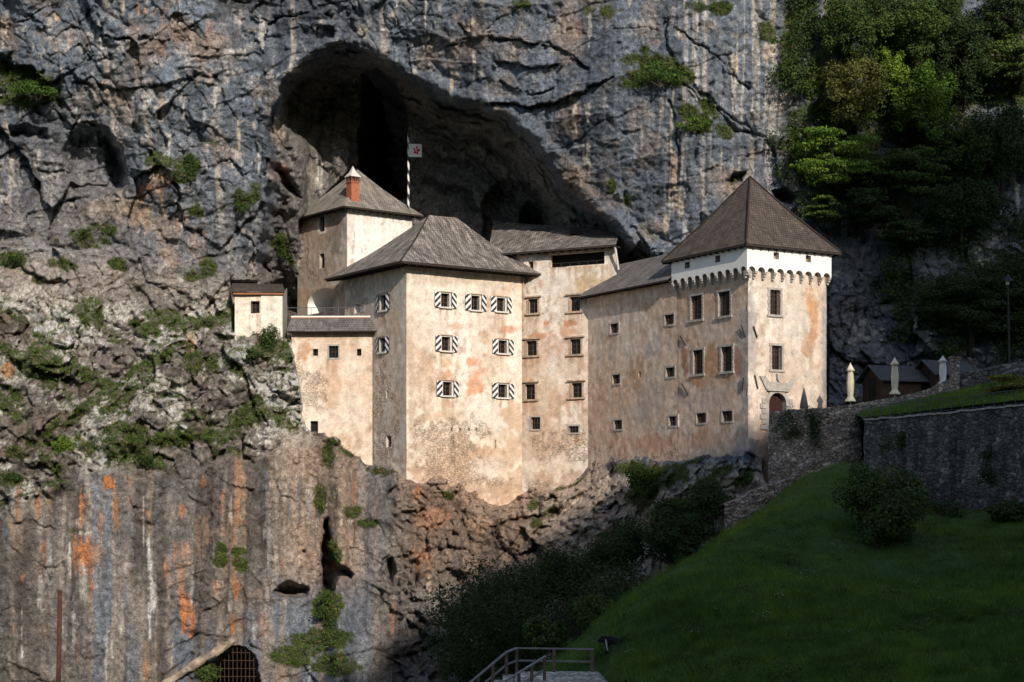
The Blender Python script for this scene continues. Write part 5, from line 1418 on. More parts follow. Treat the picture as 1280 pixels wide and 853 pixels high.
# rubble shoulder at its left
fA2 = Face(plan(350, 138.9), plan(364.8, 138.7) - plan(350, 138.9))
wall('rubble_shoulder', annex, fA2, 0, fA2.u(364.8), 2.0, 13.2, (.58, .45, .33), [], [(357, 450, 14, 40, 'rub', 1.0), (356, 440, 8, 10, (.55, .33, .19), .8)], 12, rough=.09)
zA = 14.2
ae0, ae1 = fA.p(-.25, zA, .75), fA.p(AW + .45, zA, .75)
at0, at1 = fA.p(-.1, 15.45, -.55), fA.p(AW + .1, 15.45, -.55)
roof('roof', annex, [(ae0, ae1, at1, at0)], M['shingle_slate'], wob=.02, seed=41)
mb = MB(); mb.add([ae0 - np.array([0, 0, .02]), ae1 - np.array([0, 0, .02]), ae1 - np.array([0, 0, .1]), ae0 - np.array([0, 0, .1]), fA.p(AW + .1, zA - .12, -.05), fA.p(-.1, zA - .12, -.05)], [(0, 1, 2, 3), (3, 2, 4, 5)]); mb.make('eave_board', M['dark_wood'], annex)
mb = MB(); fA.fbox(mb, -.12, AW + .08, 15.44, 15.55, -.75, -.45, 0); fA.fbox(mb, -.1, AW + .06, 15.28, 15.438, -.52, -.44, 1); mb.make('parapet', [M['limewash'], M['red_wood']], annex)
mb = MB(); fA.fbox(mb, -.2, AW + 2.2, 15.05, 15.15, -6.5, -.72); mb.make('terrace_floor', M['stone_trim'], annex)
mb = MB()
for k in range(6):
    u = -.8 + k * (AW - 1.0) / 5
    fA.fbox(mb, u - .02, u + .02, 15.5, 16.3, -1.02, -.98)
fA.fbox(mb, -.8, AW - 1.0, 16.27, 16.31, -1.03, -.97)
mb.make('terrace_railing', M['grey_iron'], annex)
lw = MB(); lw.add([fA.p(0, 1), fA.p(0, 1, -6), fA.p(0, 15.2, -6), fA.p(0, 15.2, -.5), fA.p(0, zA, .0)], [(0, 1, 2, 3, 4)]); lw.make('side_wall', M['stone_warm'], annex)

# ============ chapel
chap = thing('rock_chapel', 'tiny cream house with a brown lean-to roof perched alone on the cliff', 'chapel', (-22, 139, 0))
fK = Face(plan(293.5, 137.9), (1, .03)); KW = fK.u(353.3); ks = fK.u(326.6)
ok_ = fK.rect((314.8, 377.6, 323.8, 390.4))
kz = fK.uz(320, 368)[1]
KCR = (.68, .61, .50)
wall('wall', chap, fK, 0, ks, 11.8, kz, KCR, [ok_], [(300, 425, 10, 10, 'rub', .7)], 10, kw=dict(ochre=.12, grey=.05, pale=.3))
fK2 = Face(fK.O + fK.U * ks + fK.N * .12, fK.U)
wall('wall', chap, fK2, 0, KW - ks, 11.8, kz, (.70, .64, .53), [], [], 11, kw=dict(ochre=.1, grey=.03, pale=.3))
window(chap, fK, ok_, 'chapel')
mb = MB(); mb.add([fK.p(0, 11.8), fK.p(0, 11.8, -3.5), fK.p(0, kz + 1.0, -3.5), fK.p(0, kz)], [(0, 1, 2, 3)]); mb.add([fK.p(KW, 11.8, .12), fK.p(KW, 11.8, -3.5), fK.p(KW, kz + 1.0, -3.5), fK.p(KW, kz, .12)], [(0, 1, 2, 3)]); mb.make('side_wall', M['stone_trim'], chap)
mb = MB(); fK.fbox(mb, -.1, KW + .15, kz - .06, kz + .12, .1, .35); mb.make('eave_board', M['red_wood'], chap)
k0, k1 = fK.p(-.25, kz + .14, .5), fK.p(KW + .28, kz + .14, .5); k2, k3 = fK.p(KW - .25, kz + 1.15, -2.3), fK.p(-.55, kz + 1.2, -2.3)
roof('roof', chap, [(k0, k1, k2, k3), (k3, k0, k0 + np.array([0, 0, .01]), k3 + np.array([0, 0, .01]))], M['shingle_brown'], wob=.05, seed=51)

# ============ flag on its pole
fp = W(510.5, 300, 147.5)
flag = thing('flagpole', 'striped black and white flagpole with a white flag bearing a red emblem', 'flagpole', (fp[0], fp[1], 23.5))
zt_ = W(509.5, 165, 147.5)[2]
mb = MB()
N_, H_ = 10, zt_ - 23.0
for k in range(60):
    for j in range(N_):
        z0_, z1_ = 23.0 + H_ * k / 60, 23.0 + H_ * (k + 1) / 60
        a0, a1 = 2 * math.pi * j / N_, 2 * math.pi * (j + 1) / N_
        mi_ = 1 if ((k / 60 * H_ / 1.1 + j / N_) % 1.0) < .5 else 0
        r_ = .10
        mb.add([(fp[0] + r_ * math.cos(a0), fp[1] + r_ * math.sin(a0), z0_), (fp[0] + r_ * math.cos(a1), fp[1] + r_ * math.sin(a1), z0_), (fp[0] + r_ * math.cos(a1), fp[1] + r_ * math.sin(a1), z1_), (fp[0] + r_ * math.cos(a0), fp[1] + r_ * math.sin(a0), z1_)], [(0, 1, 2, 3)], mi_)
mb.make('pole', [M['shutter_white'], M['shutter_black']], flag)
q0, q1 = W(510.8, 196, 147.4), W(527.2, 179.8, 147.4)
g = 24
us_ = np.linspace(0, 1, g + 1)
fl = MB()
grid = [[(q0[0] + (q1[0] - q0[0]) * u, 147.4 + .10 * math.sin(u * 6.5) * u, q0[2] + (q1[2] - q0[2]) * v - .05 * u) for u in us_] for v in us_]
def emblem(u, v):
    dx, dy = (u - .60) / .27, (v - .50) / .36
    r_ = math.hypot(dx, dy * (1 + .25 * (dy < 0) * abs(dx))); an = math.atan2(dy, dx)
    return r_ < .85 + .18 * math.sin(5 * an + 1) and not (abs(dx + .15 + .4 * dy) < .10 and dy > -.4) and not (math.hypot(dx - .25, dy - .35) < .14)
for j in range(g):
    for i in range(g):
        fl.add([grid[j][i], grid[j][i + 1], grid[j + 1][i + 1], grid[j + 1][i]], [(0, 1, 2, 3)], 1 if emblem((i + .5) / g, (j + .5) / g) else 0)
fl.make('flag', [M['flag_white'], M['red_paint']], flag)
# ------------------------------------------------------------------ meadow slope
HA = []   # anchors (X, Y, Z)
def ha(px, py, Yv): HA.append(tuple(W(px, py, Yv)))
crest = [(741, 803, 66), (781, 773, 70), (821, 734, 75), (867, 699, 80.5), (924, 664, 87.5), (961, 637, 93), (1008, 606, 100), (1055, 572, 107.5)]
for c_ in crest:
    ha(*c_); p = W(*c_)
    HA.append((p[0] - 2.5, p[1] + 1.0, p[2] - 1.6)); HA.append((p[0] - 7, p[1] + 3, p[2] - 6.0)); HA.append((p[0] - 15, p[1] + 6, p[2] - 12))
for q in [(1085, 578, 110), (1130, 632, 108), (1170, 645, 107), (1280, 632, 100.5), (1000, 853, 50), (1280, 853, 45), (1000, 735, 78), (1150, 725, 80), (1280, 735, 72), (860, 853, 54), (1150, 668, 98), (900, 760, 66), (980, 700, 78), (1080, 640, 92), (1380, 640, 95), (1400, 800, 55)]: ha(*q)
HA += [(3.2, 66.5, -6.6), (0.3, 65.5, -6.75), (0.3, 61, -6.75), (3.0, 61.5, -6.65), (-4, 64, -9.5), (-10, 60, -11), (-2, 50, -8.6), (3, 48, -6.9), (6, 40, -5.6), (10, 30, -4.2), (0, 20, -3.2), (0, 0, -1.75), (-10, 10, -5), (-14, 30, -8.5), (15, 0, .5), (40, 20, 5), (55, 60, 8), (60, 90, 12), (-30, 60, -17), (-30, 20, -10),
       (-25, 110, -19), (-40, 120, -20), (0, 112, -15), (8, 112, -10), (15, 112, -5), (20.5, 113, -.5), (40, 108, 2)]
HA = np.array(HA)
hx, hy = np.arange(-42, 64, .5), np.arange(-12, 126, .5)
GX, GY = np.meshgrid(hx, hy)
GZ = tps(HA[:, 0], HA[:, 1], HA[:, 2], GX.ravel(), GY.ravel(), .001).reshape(GX.shape)
GZ = np.clip(GZ, -24, 14)
dkm = sstep(4.1, 3.3, GX) * sstep(-1.2, -.4, GX) * sstep(58.5, 60, GY) * sstep(66.3, 65.6, GY)
GZ = GZ * (1 - dkm) + np.minimum(GZ, -6.95) * dkm
GZ += .16 * fbm(GX * .35, GY * .35, 0 * GX, 3, 601) + .05 * fbm(GX * 1.4, GY * 1.4, 0 * GX, 2, 602)
def hill_z(X_, Y_):
    u = (np.asarray(X_) - hx[0]) / .5; v = (np.asarray(Y_) - hy[0]) / .5
    i = np.clip(np.floor(u).astype(int), 0, len(hx) - 2); j = np.clip(np.floor(v).astype(int), 0, len(hy) - 2)
    a = np.clip(u - i, 0, 1); b = np.clip(v - j, 0, 1)
    return (GZ[j, i] * (1 - a) + GZ[j, i + 1] * a) * (1 - b) + (GZ[j + 1, i] * (1 - a) + GZ[j + 1, i + 1] * a) * b
def hill_hit(px, py):
    Ys = np.arange(20, 124, .1)
    P = np.stack([(px - HX) / F * Ys, Ys, (HY - py) / F * Ys], -1)
    k = np.argmax(P[:, 2] < hill_z(P[:, 0], P[:, 1]))
    return P[k]
idx = np.arange(GX.size).reshape(GX.shape)
meadow = build('meadow_ground', np.stack([GX, GY, GZ], -1).reshape(-1, 3), np.stack([idx[:-1, :-1], idx[:-1, 1:], idx[1:, 1:], idx[1:, :-1]], -1).reshape(-1, 4), M['soil'], smooth=True)
tag(meadow, 'dark green meadow slope below the castle', 'hillside', kind='structure')

rr0 = np.random.default_rng(44)
def leaf_cloud(blobs, n, size, seed=0, flat=.55, shell=.55):
    """leaf quads spread through ellipsoid clumps: blobs = (centre, radii)"""
    r = np.random.default_rng(seed)
    vol = np.array([b[1][0] * b[1][1] * b[1][2] for b in blobs]) ** .7
    which = r.choice(len(blobs), n, p=vol / vol.sum())
    d = r.normal(size=(n, 3)); d /= np.linalg.norm(d, axis=1)[:, None]
    rad = r.uniform(0, 1, n) ** (1 / 3.0)
    rad = np.where(r.uniform(size=n) < shell, r.uniform(.72, 1.06, n), rad)
    C = np.array([b[0] for b in blobs])[which]; R = np.array([b[1] for b in blobs])[which]
    P = C + d * R * rad[:, None]
    nrm = d * .7 + np.array([0, -.15, .55]) + r.normal(0, flat, (n, 3)); nrm /= np.linalg.norm(nrm, axis=1)[:, None]
    t = np.cross(nrm, r.normal(size=(n, 3))); t /= np.linalg.norm(t, axis=1)[:, None]
    b = np.cross(nrm, t)
    s = size * r.uniform(.55, 1.35, n)[:, None]
    v = np.stack([P - t * s, P - b * s * .55, P + t * s, P + b * s * .55], 1).reshape(-1, 3)
    return v, np.arange(4 * n).reshape(n, 4)

# grass blades
def blades(n, xs, ys, zf, hgt, wid, seed=0, lean=.5):
    r = np.random.default_rng(seed)
    base = np.stack([xs, ys, zf], -1)
    an = r.uniform(0, 2 * np.pi, n); h = hgt * r.uniform(.5, 1.4, n)
    w = wid * r.uniform(.6, 1.3, n)
    d = np.stack([np.cos(an), np.sin(an), np.zeros(n)], -1)
    ln = np.stack([r.normal(0, lean, n), r.normal(0, lean, n), np.zeros(n)], -1) * h[:, None]
    tip = base + ln; tip[:, 2] += h
    v = np.stack([base - d * w[:, None] / 2, base + d * w[:, None] / 2, tip], 1).reshape(-1, 3)
    return v, np.arange(3 * n).reshape(n, 3)
r_ = np.random.default_rng(5)
n = 1000000
# denser near the viewer
Yb = 1 / r_.uniform(1 / 116, 1 / 40, n)
pxb = r_.uniform(560, 1470, n)
Xb = (pxb - HX) / F * Yb
keep = (fbm(Xb * .5, Yb * .5, 0 * Xb, 3, 611) + r_.uniform(-.5, .5, n) > -.35)
Zb = hill_z(Xb, Yb)
pyb = HY - F * Zb / Yb
crx = np.interp(Yb, [40, 66, 72, 83, 96, 107, 112], [-2.5, 2.6, 4.7, 9.0, 15.0, 20.6, 23.0])
keep &= (pyb < 900) & (Xb > crx - 3.0) & ~((Xb < 3.3) & (Yb > 60.5) & (Yb < 66)) & (Zb > -12)
dq_ = hill_hit(765, 818)
keep &= ~((np.abs(Xb - dq_[0]) < .75) & (Yb > dq_[1] - 2.2) & (Yb < dq_[1] + .4) & (r_.uniform(size=n) < .85))
Xb, Yb, Zb = Xb[keep], Yb[keep], Zb[keep]
hv = .14 + .20 * np.clip(fbm(Xb * .25, Yb * .25, 0 * Xb, 3, 612) + .3, 0, 1) + .34 * sstep(.22, .5, fbm(Xb * 1.3, Yb * 1.3, 0 * Xb, 3, 613))
v_, f_ = blades(len(Xb), Xb, Yb, Zb - .02, hv, .022, 7)
gr = build('meadow_grass', v_, f_, M['grass'])
tag(gr, 'short dark green meadow grass covering the slope', 'grass', kind='stuff')
# leafy weeds among the grass
bl = []
for k in range(420):
    Yk = 1 / rr0.uniform(1 / 108, 1 / 44); pk_ = rr0.uniform(700, 1320); Xk = (pk_ - HX) / F * Yk
    if Xk < np.interp(Yk, [40, 66, 72, 83, 96, 107, 112], [-2.5, 3.6, 5.0, 9.4, 15.4, 21, 24]): continue
    q_ = rr0.uniform(.10, .34); bl.append((np.array([Xk, Yk, float(hill_z(Xk, Yk)) + q_ * .5]), (q_ * 1.5, q_ * 1.5, q_)))
v, f = leaf_cloud(bl, 26000, .05, 58)
wd_ = build('meadow_weeds', v, f, M['leaf_mid']); tag(wd_, 'low leafy weeds scattered through the meadow grass', 'weeds', kind='stuff')
# white umbels in the grass
vs, fs = [], []
for (px, py, m_) in ((1041, 686, 10), (1045, 690, 6), (1003, 726, 9), (1012, 722, 7), (998, 732, 5), (978, 752, 9), (957, 777, 7), (1100, 742, 4), (900, 770, 3), (870, 800, 3), (1180, 760, 4), (785, 826, 3), (1060, 800, 3)):
    for k in range(m_):
        p = hill_hit(px + r_.normal(0, 6), py + r_.normal(0, 3)) + np.array([0, 0, .32])
        s = .035
        b = len(vs); vs += [p + np.array(q) * s for q in ((-1, -1, .1), (1, -1, -.1), (1, 1, .1), (-1, 1, .4))]; fs.append((b, b + 1, b + 2, b + 3))
fl_ = build('meadow_flowers', vs, fs, M['blossom']); tag(fl_, 'scattered tiny white flowers in the meadow grass', 'flowers', kind='stuff')

# wide ground far below and round about, unseen ridge behind the viewer shaped to cast shade
gb_ = MB(); gb_.add([(-700, -400, -26), (700, -400, -26), (700, 900, -26), (-700, 900, -26)], [(0, 1, 2, 3)])
gnd = gb_.make('valley_ground', M['soil']); tag(gnd, 'dark valley floor', 'ground', kind='structure')
kx = np.array([-200, -60, 0, 20, 36, 54, 65, 71, 78, 84, 88, 91, 93.2, 94.6, 96.5, 110, 220.])
kz_ = np.array([40, 58, 66, 71, 75, 79, 88, 92.5, 95.5, 95.0, 95.5, 95.8, 97.0, 108, 128, 131, 130.])
rx_ = np.concatenate([np.arange(-200, 10, 4.), np.arange(10, 112, .8), np.arange(112, 221, 4.)]); ry_ = np.concatenate([np.arange(-22, -52, -3.), np.arange(-52, -69, -.8), np.arange(-69, -170, -5.)])
RX, RY = np.meshgrid(rx_, ry_)
top = np.interp(RX, kx, kz_)
shape_ = np.where(RY > -60, np.clip(1 - np.abs(RY + 60) / 38, 0, 1) ** .8, np.clip(1 - np.abs(RY + 60) / 150, 0, 1))
RZ = -26 + (top + 26) * shape_
RZ += np.minimum(2.2 * fbm(RX * .22, RY * .22, 0 * RX, 4, 621) + 1.4 * fbm(RX * .8, RY * .8, 0 * RX, 3, 622) * 1.4, 4) * (shape_ > .2)
idx = np.arange(RX.size).reshape(RX.shape)
rd = build('shade_ridge', np.stack([RX, RY, RZ], -1).reshape(-1, 3), np.stack([idx[:-1, :-1], idx[1:, :-1], idx[1:, 1:], idx[:-1, 1:]], -1).reshape(-1, 4), M['soil'], smooth=True)
tag(rd, 'unseen ridge behind the viewer, outline shaped to shade the foreground', 'hill', kind='structure')

# ------------------------------------------------------------------ foliage
def crown_blobs(c, rx, ry, rz, k, seed, lobe=.42, layered=False):
    r = np.random.default_rng(seed)
    out = []
    for i in range(k):
        d = r.normal(size=3); d /= np.linalg.norm(d)
        q = r.uniform(.35, .85)
        p = np.array(c) + d * np.array([rx, ry, rz]) * q
        s = lobe * r.uniform(.55, 1.15)
        rr = (rx * s * (1.25 if layered else 1), ry * s * (1.25 if layered else 1), rz * s * (.38 if layered else .9))
        out.append((p, rr))
    return out

def tree(name, label, cat, px, py, Yv, rpx, rpy, leaf, n, seed, size=.16, k=16, group=None, foot=None, layered=False, trunk=True, lobe=.42, depth=1.0):
    """px,py,Yv crown centre; rpx,rpy crown half sizes in photo pixels"""
    c = W(px, py, Yv)
    rx, rz = rpx / F * Yv, rpy / F * Yv
    ryy = min(rx, 3.0) * depth
    fp_ = None
    if foot is None:
        fp_ = cliff_at(px, py + rpy * 1.15); foot = fp_[2]
    root = thing(name, label, cat, (c[0], c[1], foot), group)
    bl = crown_blobs(c, rx, ryy, rz, k, seed, lobe, layered)
    v, f = leaf_cloud(bl, n, size, seed + 1)
    build('crown' if trunk else 'foliage', v, f, leaf, root)
    mb = MB()
    r = random.Random(seed)
    b0 = np.array([c[0], c[1], foot]) if fp_ is None else fp_ + np.array([0, .2, -.2])
    th = max(.06, rx * .042)
    if trunk:
        mid = (b0 + c) / 2 + np.array([r.uniform(-.4, .4), r.uniform(-.3, .3), 0])
        if fp_ is not None: mid = np.array([c[0] * .7 + b0[0] * .3 + r.uniform(-.3, .3), c[1], b0[2] * .5 + c[2] * .5])
        mb.tube([b0, mid, c + np.array([0, 0, rz * .4])], [th * 1.5, th, th * .3], 7)
        for (p, rr) in bl[:7]: mb.tube([(mid + c) / 2, (mid + c) / 4 + p / 2, p], [th * .55, th * .35, th * .1], 5)
        mb.make('trunk', M['bark'], root)
    else:
        for (p, rr) in bl[:6]: mb.tube([b0, (b0 + p) / 2 + np.array([r.uniform(-.2, .2), 0, .1]), p], [th * .5, th * .35, th * .1], 5)
        mb.make('stem', M['bark'], root)
    return root
def cy(px, py, off=2.5): return float(cliff_at(px, py)[1]) - off

WG = 'trees of the shaded wood right of the tower'
T = [('ochre_tree', 'ochre brown spring tree on the cliff edge above right of the tower roof', 1068, 112, 52, 52, 'leaf_ochre', 5200, False),
     ('bright_leaf_tree', 'round fresh green tree standing out brightest in the dark wood', 1156, 132, 44, 62, 'leaf_bright', 5600, False),
     ('layered_tree', 'bright green tree with flat layered branches right beside the tower roof tip', 1040, 196, 64, 44, 'leaf_bright', 5600, True),
     ('spindly_tree', 'thin yellowish green tree rooted at the top edge of the bare cliff', 1058, 34, 44, 44, 'leaf_mid', 3800, False),
     ('dark_leaf_tree', 'dark tree touching the top edge above the round bright green tree', 1140, 30, 52, 44, 'leaf_mid', 4200, False),
     ('dark_leaf_tree', 'blackish green tree in the upper right wood beside the grey rock gap', 1205, 70, 44, 60, 'leaf_dark', 4200, False),
     ('overhanging_tree', 'tree with yellow green branches reaching in from the right edge', 1268, 78, 50, 40, 'leaf_mid', 4200, True),
     ('dark_leaf_tree', 'dark tree at the right edge under the yellow green branches', 1252, 170, 56, 64, 'leaf_dark', 4600, False),
     ('shaded_tree', 'shaded green tree below the round bright green tree', 1135, 218, 56, 42, 'leaf_mid', 4600, True),
     ('shaded_tree', 'low dark green tree against the rocks just right of the tower roof', 1078, 262, 48, 32, 'leaf_dark', 3800, True),
     ('dark_leaf_tree', 'wide blackish tree in the middle of the right hand wood', 1200, 262, 60, 48, 'leaf_dark', 5200, False),
     ('hanging_evergreen', 'large black green evergreen overhanging the cafe parasols', 1215, 372, 78, 62, 'needle', 7500, True),
     ('dark_evergreen', 'tall dark evergreen at the right edge behind the lamp post', 1285, 350, 44, 90, 'needle', 5200, False),
     ('yellow_tree', 'small yellow green tree squeezed between the ochre tree and the round bright green tree', 1112, 88, 26, 34, 'leaf_bright', 2400, False),
     ('dark_leaf_tree', 'small dark tree at the top of the wood left of the grey rock gap', 1175, 18, 30, 34, 'leaf_dark', 2600, False),
     ('hazel', 'pale green hazel leaning over the rocks low beside the tower roof', 1030, 262, 26, 22, 'leaf_mid', 2000, True),
     ('dark_leaf_tree', 'very dark tree in the top right corner above the yellow green branches', 1262, 18, 40, 34, 'leaf_dark', 3000, False),
     ('shaded_tree', 'dull green tree between the round bright green tree and the right edge', 1206, 190, 34, 40, 'leaf_mid', 3000, False),
     ('shaded_tree', 'dim green tree just below the layered bright tree', 1092, 222, 34, 26, 'leaf_mid', 2600, True),
     ('shaded_tree', 'small dark tree over the pale rocks between tower and evergreen', 1135, 292, 36, 24, 'leaf_dark', 2600, True)]
for i, (nm, lb, px, py, rx, ry, mt, n_, lay) in enumerate(T):
    tree(nm, lb, 'tree', px, py, cy(px, py, 3.2), rx, ry, M[mt], int(n_ * 2.3), 700 + i * 7, .112 if mt != 'needle' else .10, 60, WG, layered=lay, lobe=.25)
# undergrowth of the wood: one dark mass of leaves on the slope
bl = []
rr_ = np.random.default_rng(33)
for k in range(330):
    px, py = rr_.uniform(985, 1420), rr_.uniform(-60, 440)
    if px < 1010 and py > 220: continue
    if 1020 < px < 1120 and 285 < py: continue
    if 1195 < px < 1232 and py < 40: continue
    c = cliff_at(px, py); s = rr_.uniform(.7, 1.8)
    bl.append((c + np.array([0, -.5, 0]), (s * 1.3, s * .7, s * .8)))
v, f = leaf_cloud(bl, 130000, .115, 55)
ug = build('wood_undergrowth', v, f, [M['leaf_dark'], M['leaf_mid']], fmat=(np.repeat(fbm(v[::4, 0] * .35, v[::4, 1] * .3, v[::4, 2] * .35, 2, 880), 1) > .1).astype(int)); tag(ug, 'dark undergrowth filling the shaded wood', 'undergrowth', kind='stuff')

# bushes in the gully below the castle
GG = 'dark bushes in the gully'
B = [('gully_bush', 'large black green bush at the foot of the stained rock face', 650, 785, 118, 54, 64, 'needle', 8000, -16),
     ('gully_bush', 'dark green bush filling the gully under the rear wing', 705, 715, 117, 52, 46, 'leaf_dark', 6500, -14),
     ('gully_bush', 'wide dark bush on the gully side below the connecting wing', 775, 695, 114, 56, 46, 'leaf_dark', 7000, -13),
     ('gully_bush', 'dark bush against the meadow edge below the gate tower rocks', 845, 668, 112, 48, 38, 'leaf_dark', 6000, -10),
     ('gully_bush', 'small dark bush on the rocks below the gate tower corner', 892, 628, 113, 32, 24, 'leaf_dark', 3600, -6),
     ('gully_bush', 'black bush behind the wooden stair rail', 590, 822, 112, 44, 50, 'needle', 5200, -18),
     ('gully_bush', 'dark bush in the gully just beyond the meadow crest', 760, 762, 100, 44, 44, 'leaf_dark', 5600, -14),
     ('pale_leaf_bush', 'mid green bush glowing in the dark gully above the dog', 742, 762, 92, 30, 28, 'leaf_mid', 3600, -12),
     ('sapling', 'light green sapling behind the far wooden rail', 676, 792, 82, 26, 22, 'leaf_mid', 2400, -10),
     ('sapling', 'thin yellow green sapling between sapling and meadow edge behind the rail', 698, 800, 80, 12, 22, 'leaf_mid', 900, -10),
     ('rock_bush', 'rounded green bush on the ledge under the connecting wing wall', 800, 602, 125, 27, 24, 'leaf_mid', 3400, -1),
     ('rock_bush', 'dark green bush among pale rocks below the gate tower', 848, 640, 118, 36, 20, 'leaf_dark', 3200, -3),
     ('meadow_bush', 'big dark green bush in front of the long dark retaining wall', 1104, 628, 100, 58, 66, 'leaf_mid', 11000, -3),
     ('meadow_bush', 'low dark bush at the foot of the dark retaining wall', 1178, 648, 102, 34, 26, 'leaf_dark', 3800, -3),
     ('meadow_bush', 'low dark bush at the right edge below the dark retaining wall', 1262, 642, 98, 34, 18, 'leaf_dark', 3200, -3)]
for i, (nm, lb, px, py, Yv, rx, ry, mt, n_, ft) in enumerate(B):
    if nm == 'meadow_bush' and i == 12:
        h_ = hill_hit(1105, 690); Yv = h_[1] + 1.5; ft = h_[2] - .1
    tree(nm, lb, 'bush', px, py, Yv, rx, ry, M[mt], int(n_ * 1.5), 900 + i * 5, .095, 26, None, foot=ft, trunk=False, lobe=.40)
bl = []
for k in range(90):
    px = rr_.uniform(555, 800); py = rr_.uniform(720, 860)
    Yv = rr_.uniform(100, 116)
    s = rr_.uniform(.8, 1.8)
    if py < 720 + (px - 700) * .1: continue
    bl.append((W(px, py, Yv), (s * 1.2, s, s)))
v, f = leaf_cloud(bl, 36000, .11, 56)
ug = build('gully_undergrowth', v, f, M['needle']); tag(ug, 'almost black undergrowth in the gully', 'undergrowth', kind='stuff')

# shrubs rooted in the cliff
CS = [('cliff_shrub', 'bright green round shrub alone on the left cliff, above the fluted wall', 74, 556, 15, 15, 'leaf_bright', 1500),
      ('cliff_shrub', 'wide dark green shrub on a ledge near the top left corner', 48, 112, 36, 14, 'tuft', 2000),
      ('cliff_shrub', 'green shrub on the orange knob left of the cave', 240, 210, 10, 17, 'leaf_mid', 900),
      ('cliff_shrub', 'small green shrub on the grey ribs left of the watch tower', 300, 258, 9, 12, 'leaf_mid', 600),
      ('cliff_shrub', 'dark shrub growing against the lower right of the chapel', 338, 424, 17, 22, 'leaf_mid', 1700),
      ('cliff_shrub', 'low dark shrub hugging the boulder under the chapel', 318, 444, 16, 10, 'leaf_dark', 900),
      ('cliff_shrub', 'green grassy clump hanging high on the cliff above the cave', 826, 92, 38, 17, 'tuft', 1900),
      ('cliff_shrub', 'green clump below right of the highest grassy clump', 868, 152, 24, 14, 'tuft', 1100),
      ('cliff_shrub', 'green shrub in the cleft left of the watch tower foot', 356, 308, 10, 14, 'leaf_mid', 700),
      ('cliff_shrub', 'bright green shrub in the dark cleft of the lower wall', 410, 760, 17, 24, 'leaf_mid', 1500),
      ('cliff_shrub', 'small shrub at the left edge, level with the chapel roof', 12, 326, 15, 9, 'leaf_dark', 700),
      ('cliff_shrub', 'dark shrub on the fluted wall under the broken ground', 184, 577, 14, 9, 'leaf_dark', 700),
      ('cliff_shrub', 'green shrub beside the gated cave mouth', 256, 842, 22, 12, 'leaf_mid', 900),
      ('cliff_shrub', 'shrub in the left bottom rocks at the left edge', 14, 598, 16, 12, 'leaf_dark', 700)]
for i, (nm, lb, px, py, rx, ry, mt, n_) in enumerate(CS):
    Yv = cy(px, py, .45)
    tree(nm, lb, 'shrub', px, py, Yv, rx, ry, M[mt], n_, 1200 + i * 3, .085, 9, None, foot=W(px, py + ry, Yv)[2], trunk=False, lobe=.5, depth=.5)

# grass and weeds on the ledges (real tufts planted where the moss grows)
gm = green.copy()
prob = np.where(gm > .45, gm, 0)
prob[(PX < -60) | (PX > 1340) | (PY < -50) | (PY > 880)] = 0
cand = np.flatnonzero(prob.ravel() > 0)
pk = r_.choice(cand, min(26000, len(cand)), replace=False)
P0 = np.stack([XW.ravel()[pk], Y.ravel()[pk] - .05, ZW.ravel()[pk]], -1)
per = 5
bx = np.repeat(P0, per, 0) + r_.normal(0, .10, (len(P0) * per, 3)) * np.array([1, .6, .8])
an = r_.normal(0, 1, (len(bx), 3)) * np.array([.9, .5, .5]) + np.array([0, -.55, .75]); an /= np.linalg.norm(an, axis=1)[:, None]
ln = r_.uniform(.10, .32, len(bx))
sd_ = np.cross(an, r_.normal(size=(len(bx), 3))); sd_ /= np.linalg.norm(sd_, axis=1)[:, None]
wd = r_.uniform(.015, .04, len(bx))
vt = np.stack([bx - sd_ * wd[:, None], bx + sd_ * wd[:, None], bx + an * ln[:, None]], 1).reshape(-1, 3)
ft_ = np.arange(len(vt)).reshape(-1, 3)
dry = r_.uniform(size=len(ft_)) < .10
tf = build('ledge_grass', vt, ft_, [M['tuft'], M['dry']], fmat=dry.astype(int)); tag(tf, 'grass tufts and weeds on the cliff ledges', 'grass', kind='stuff')

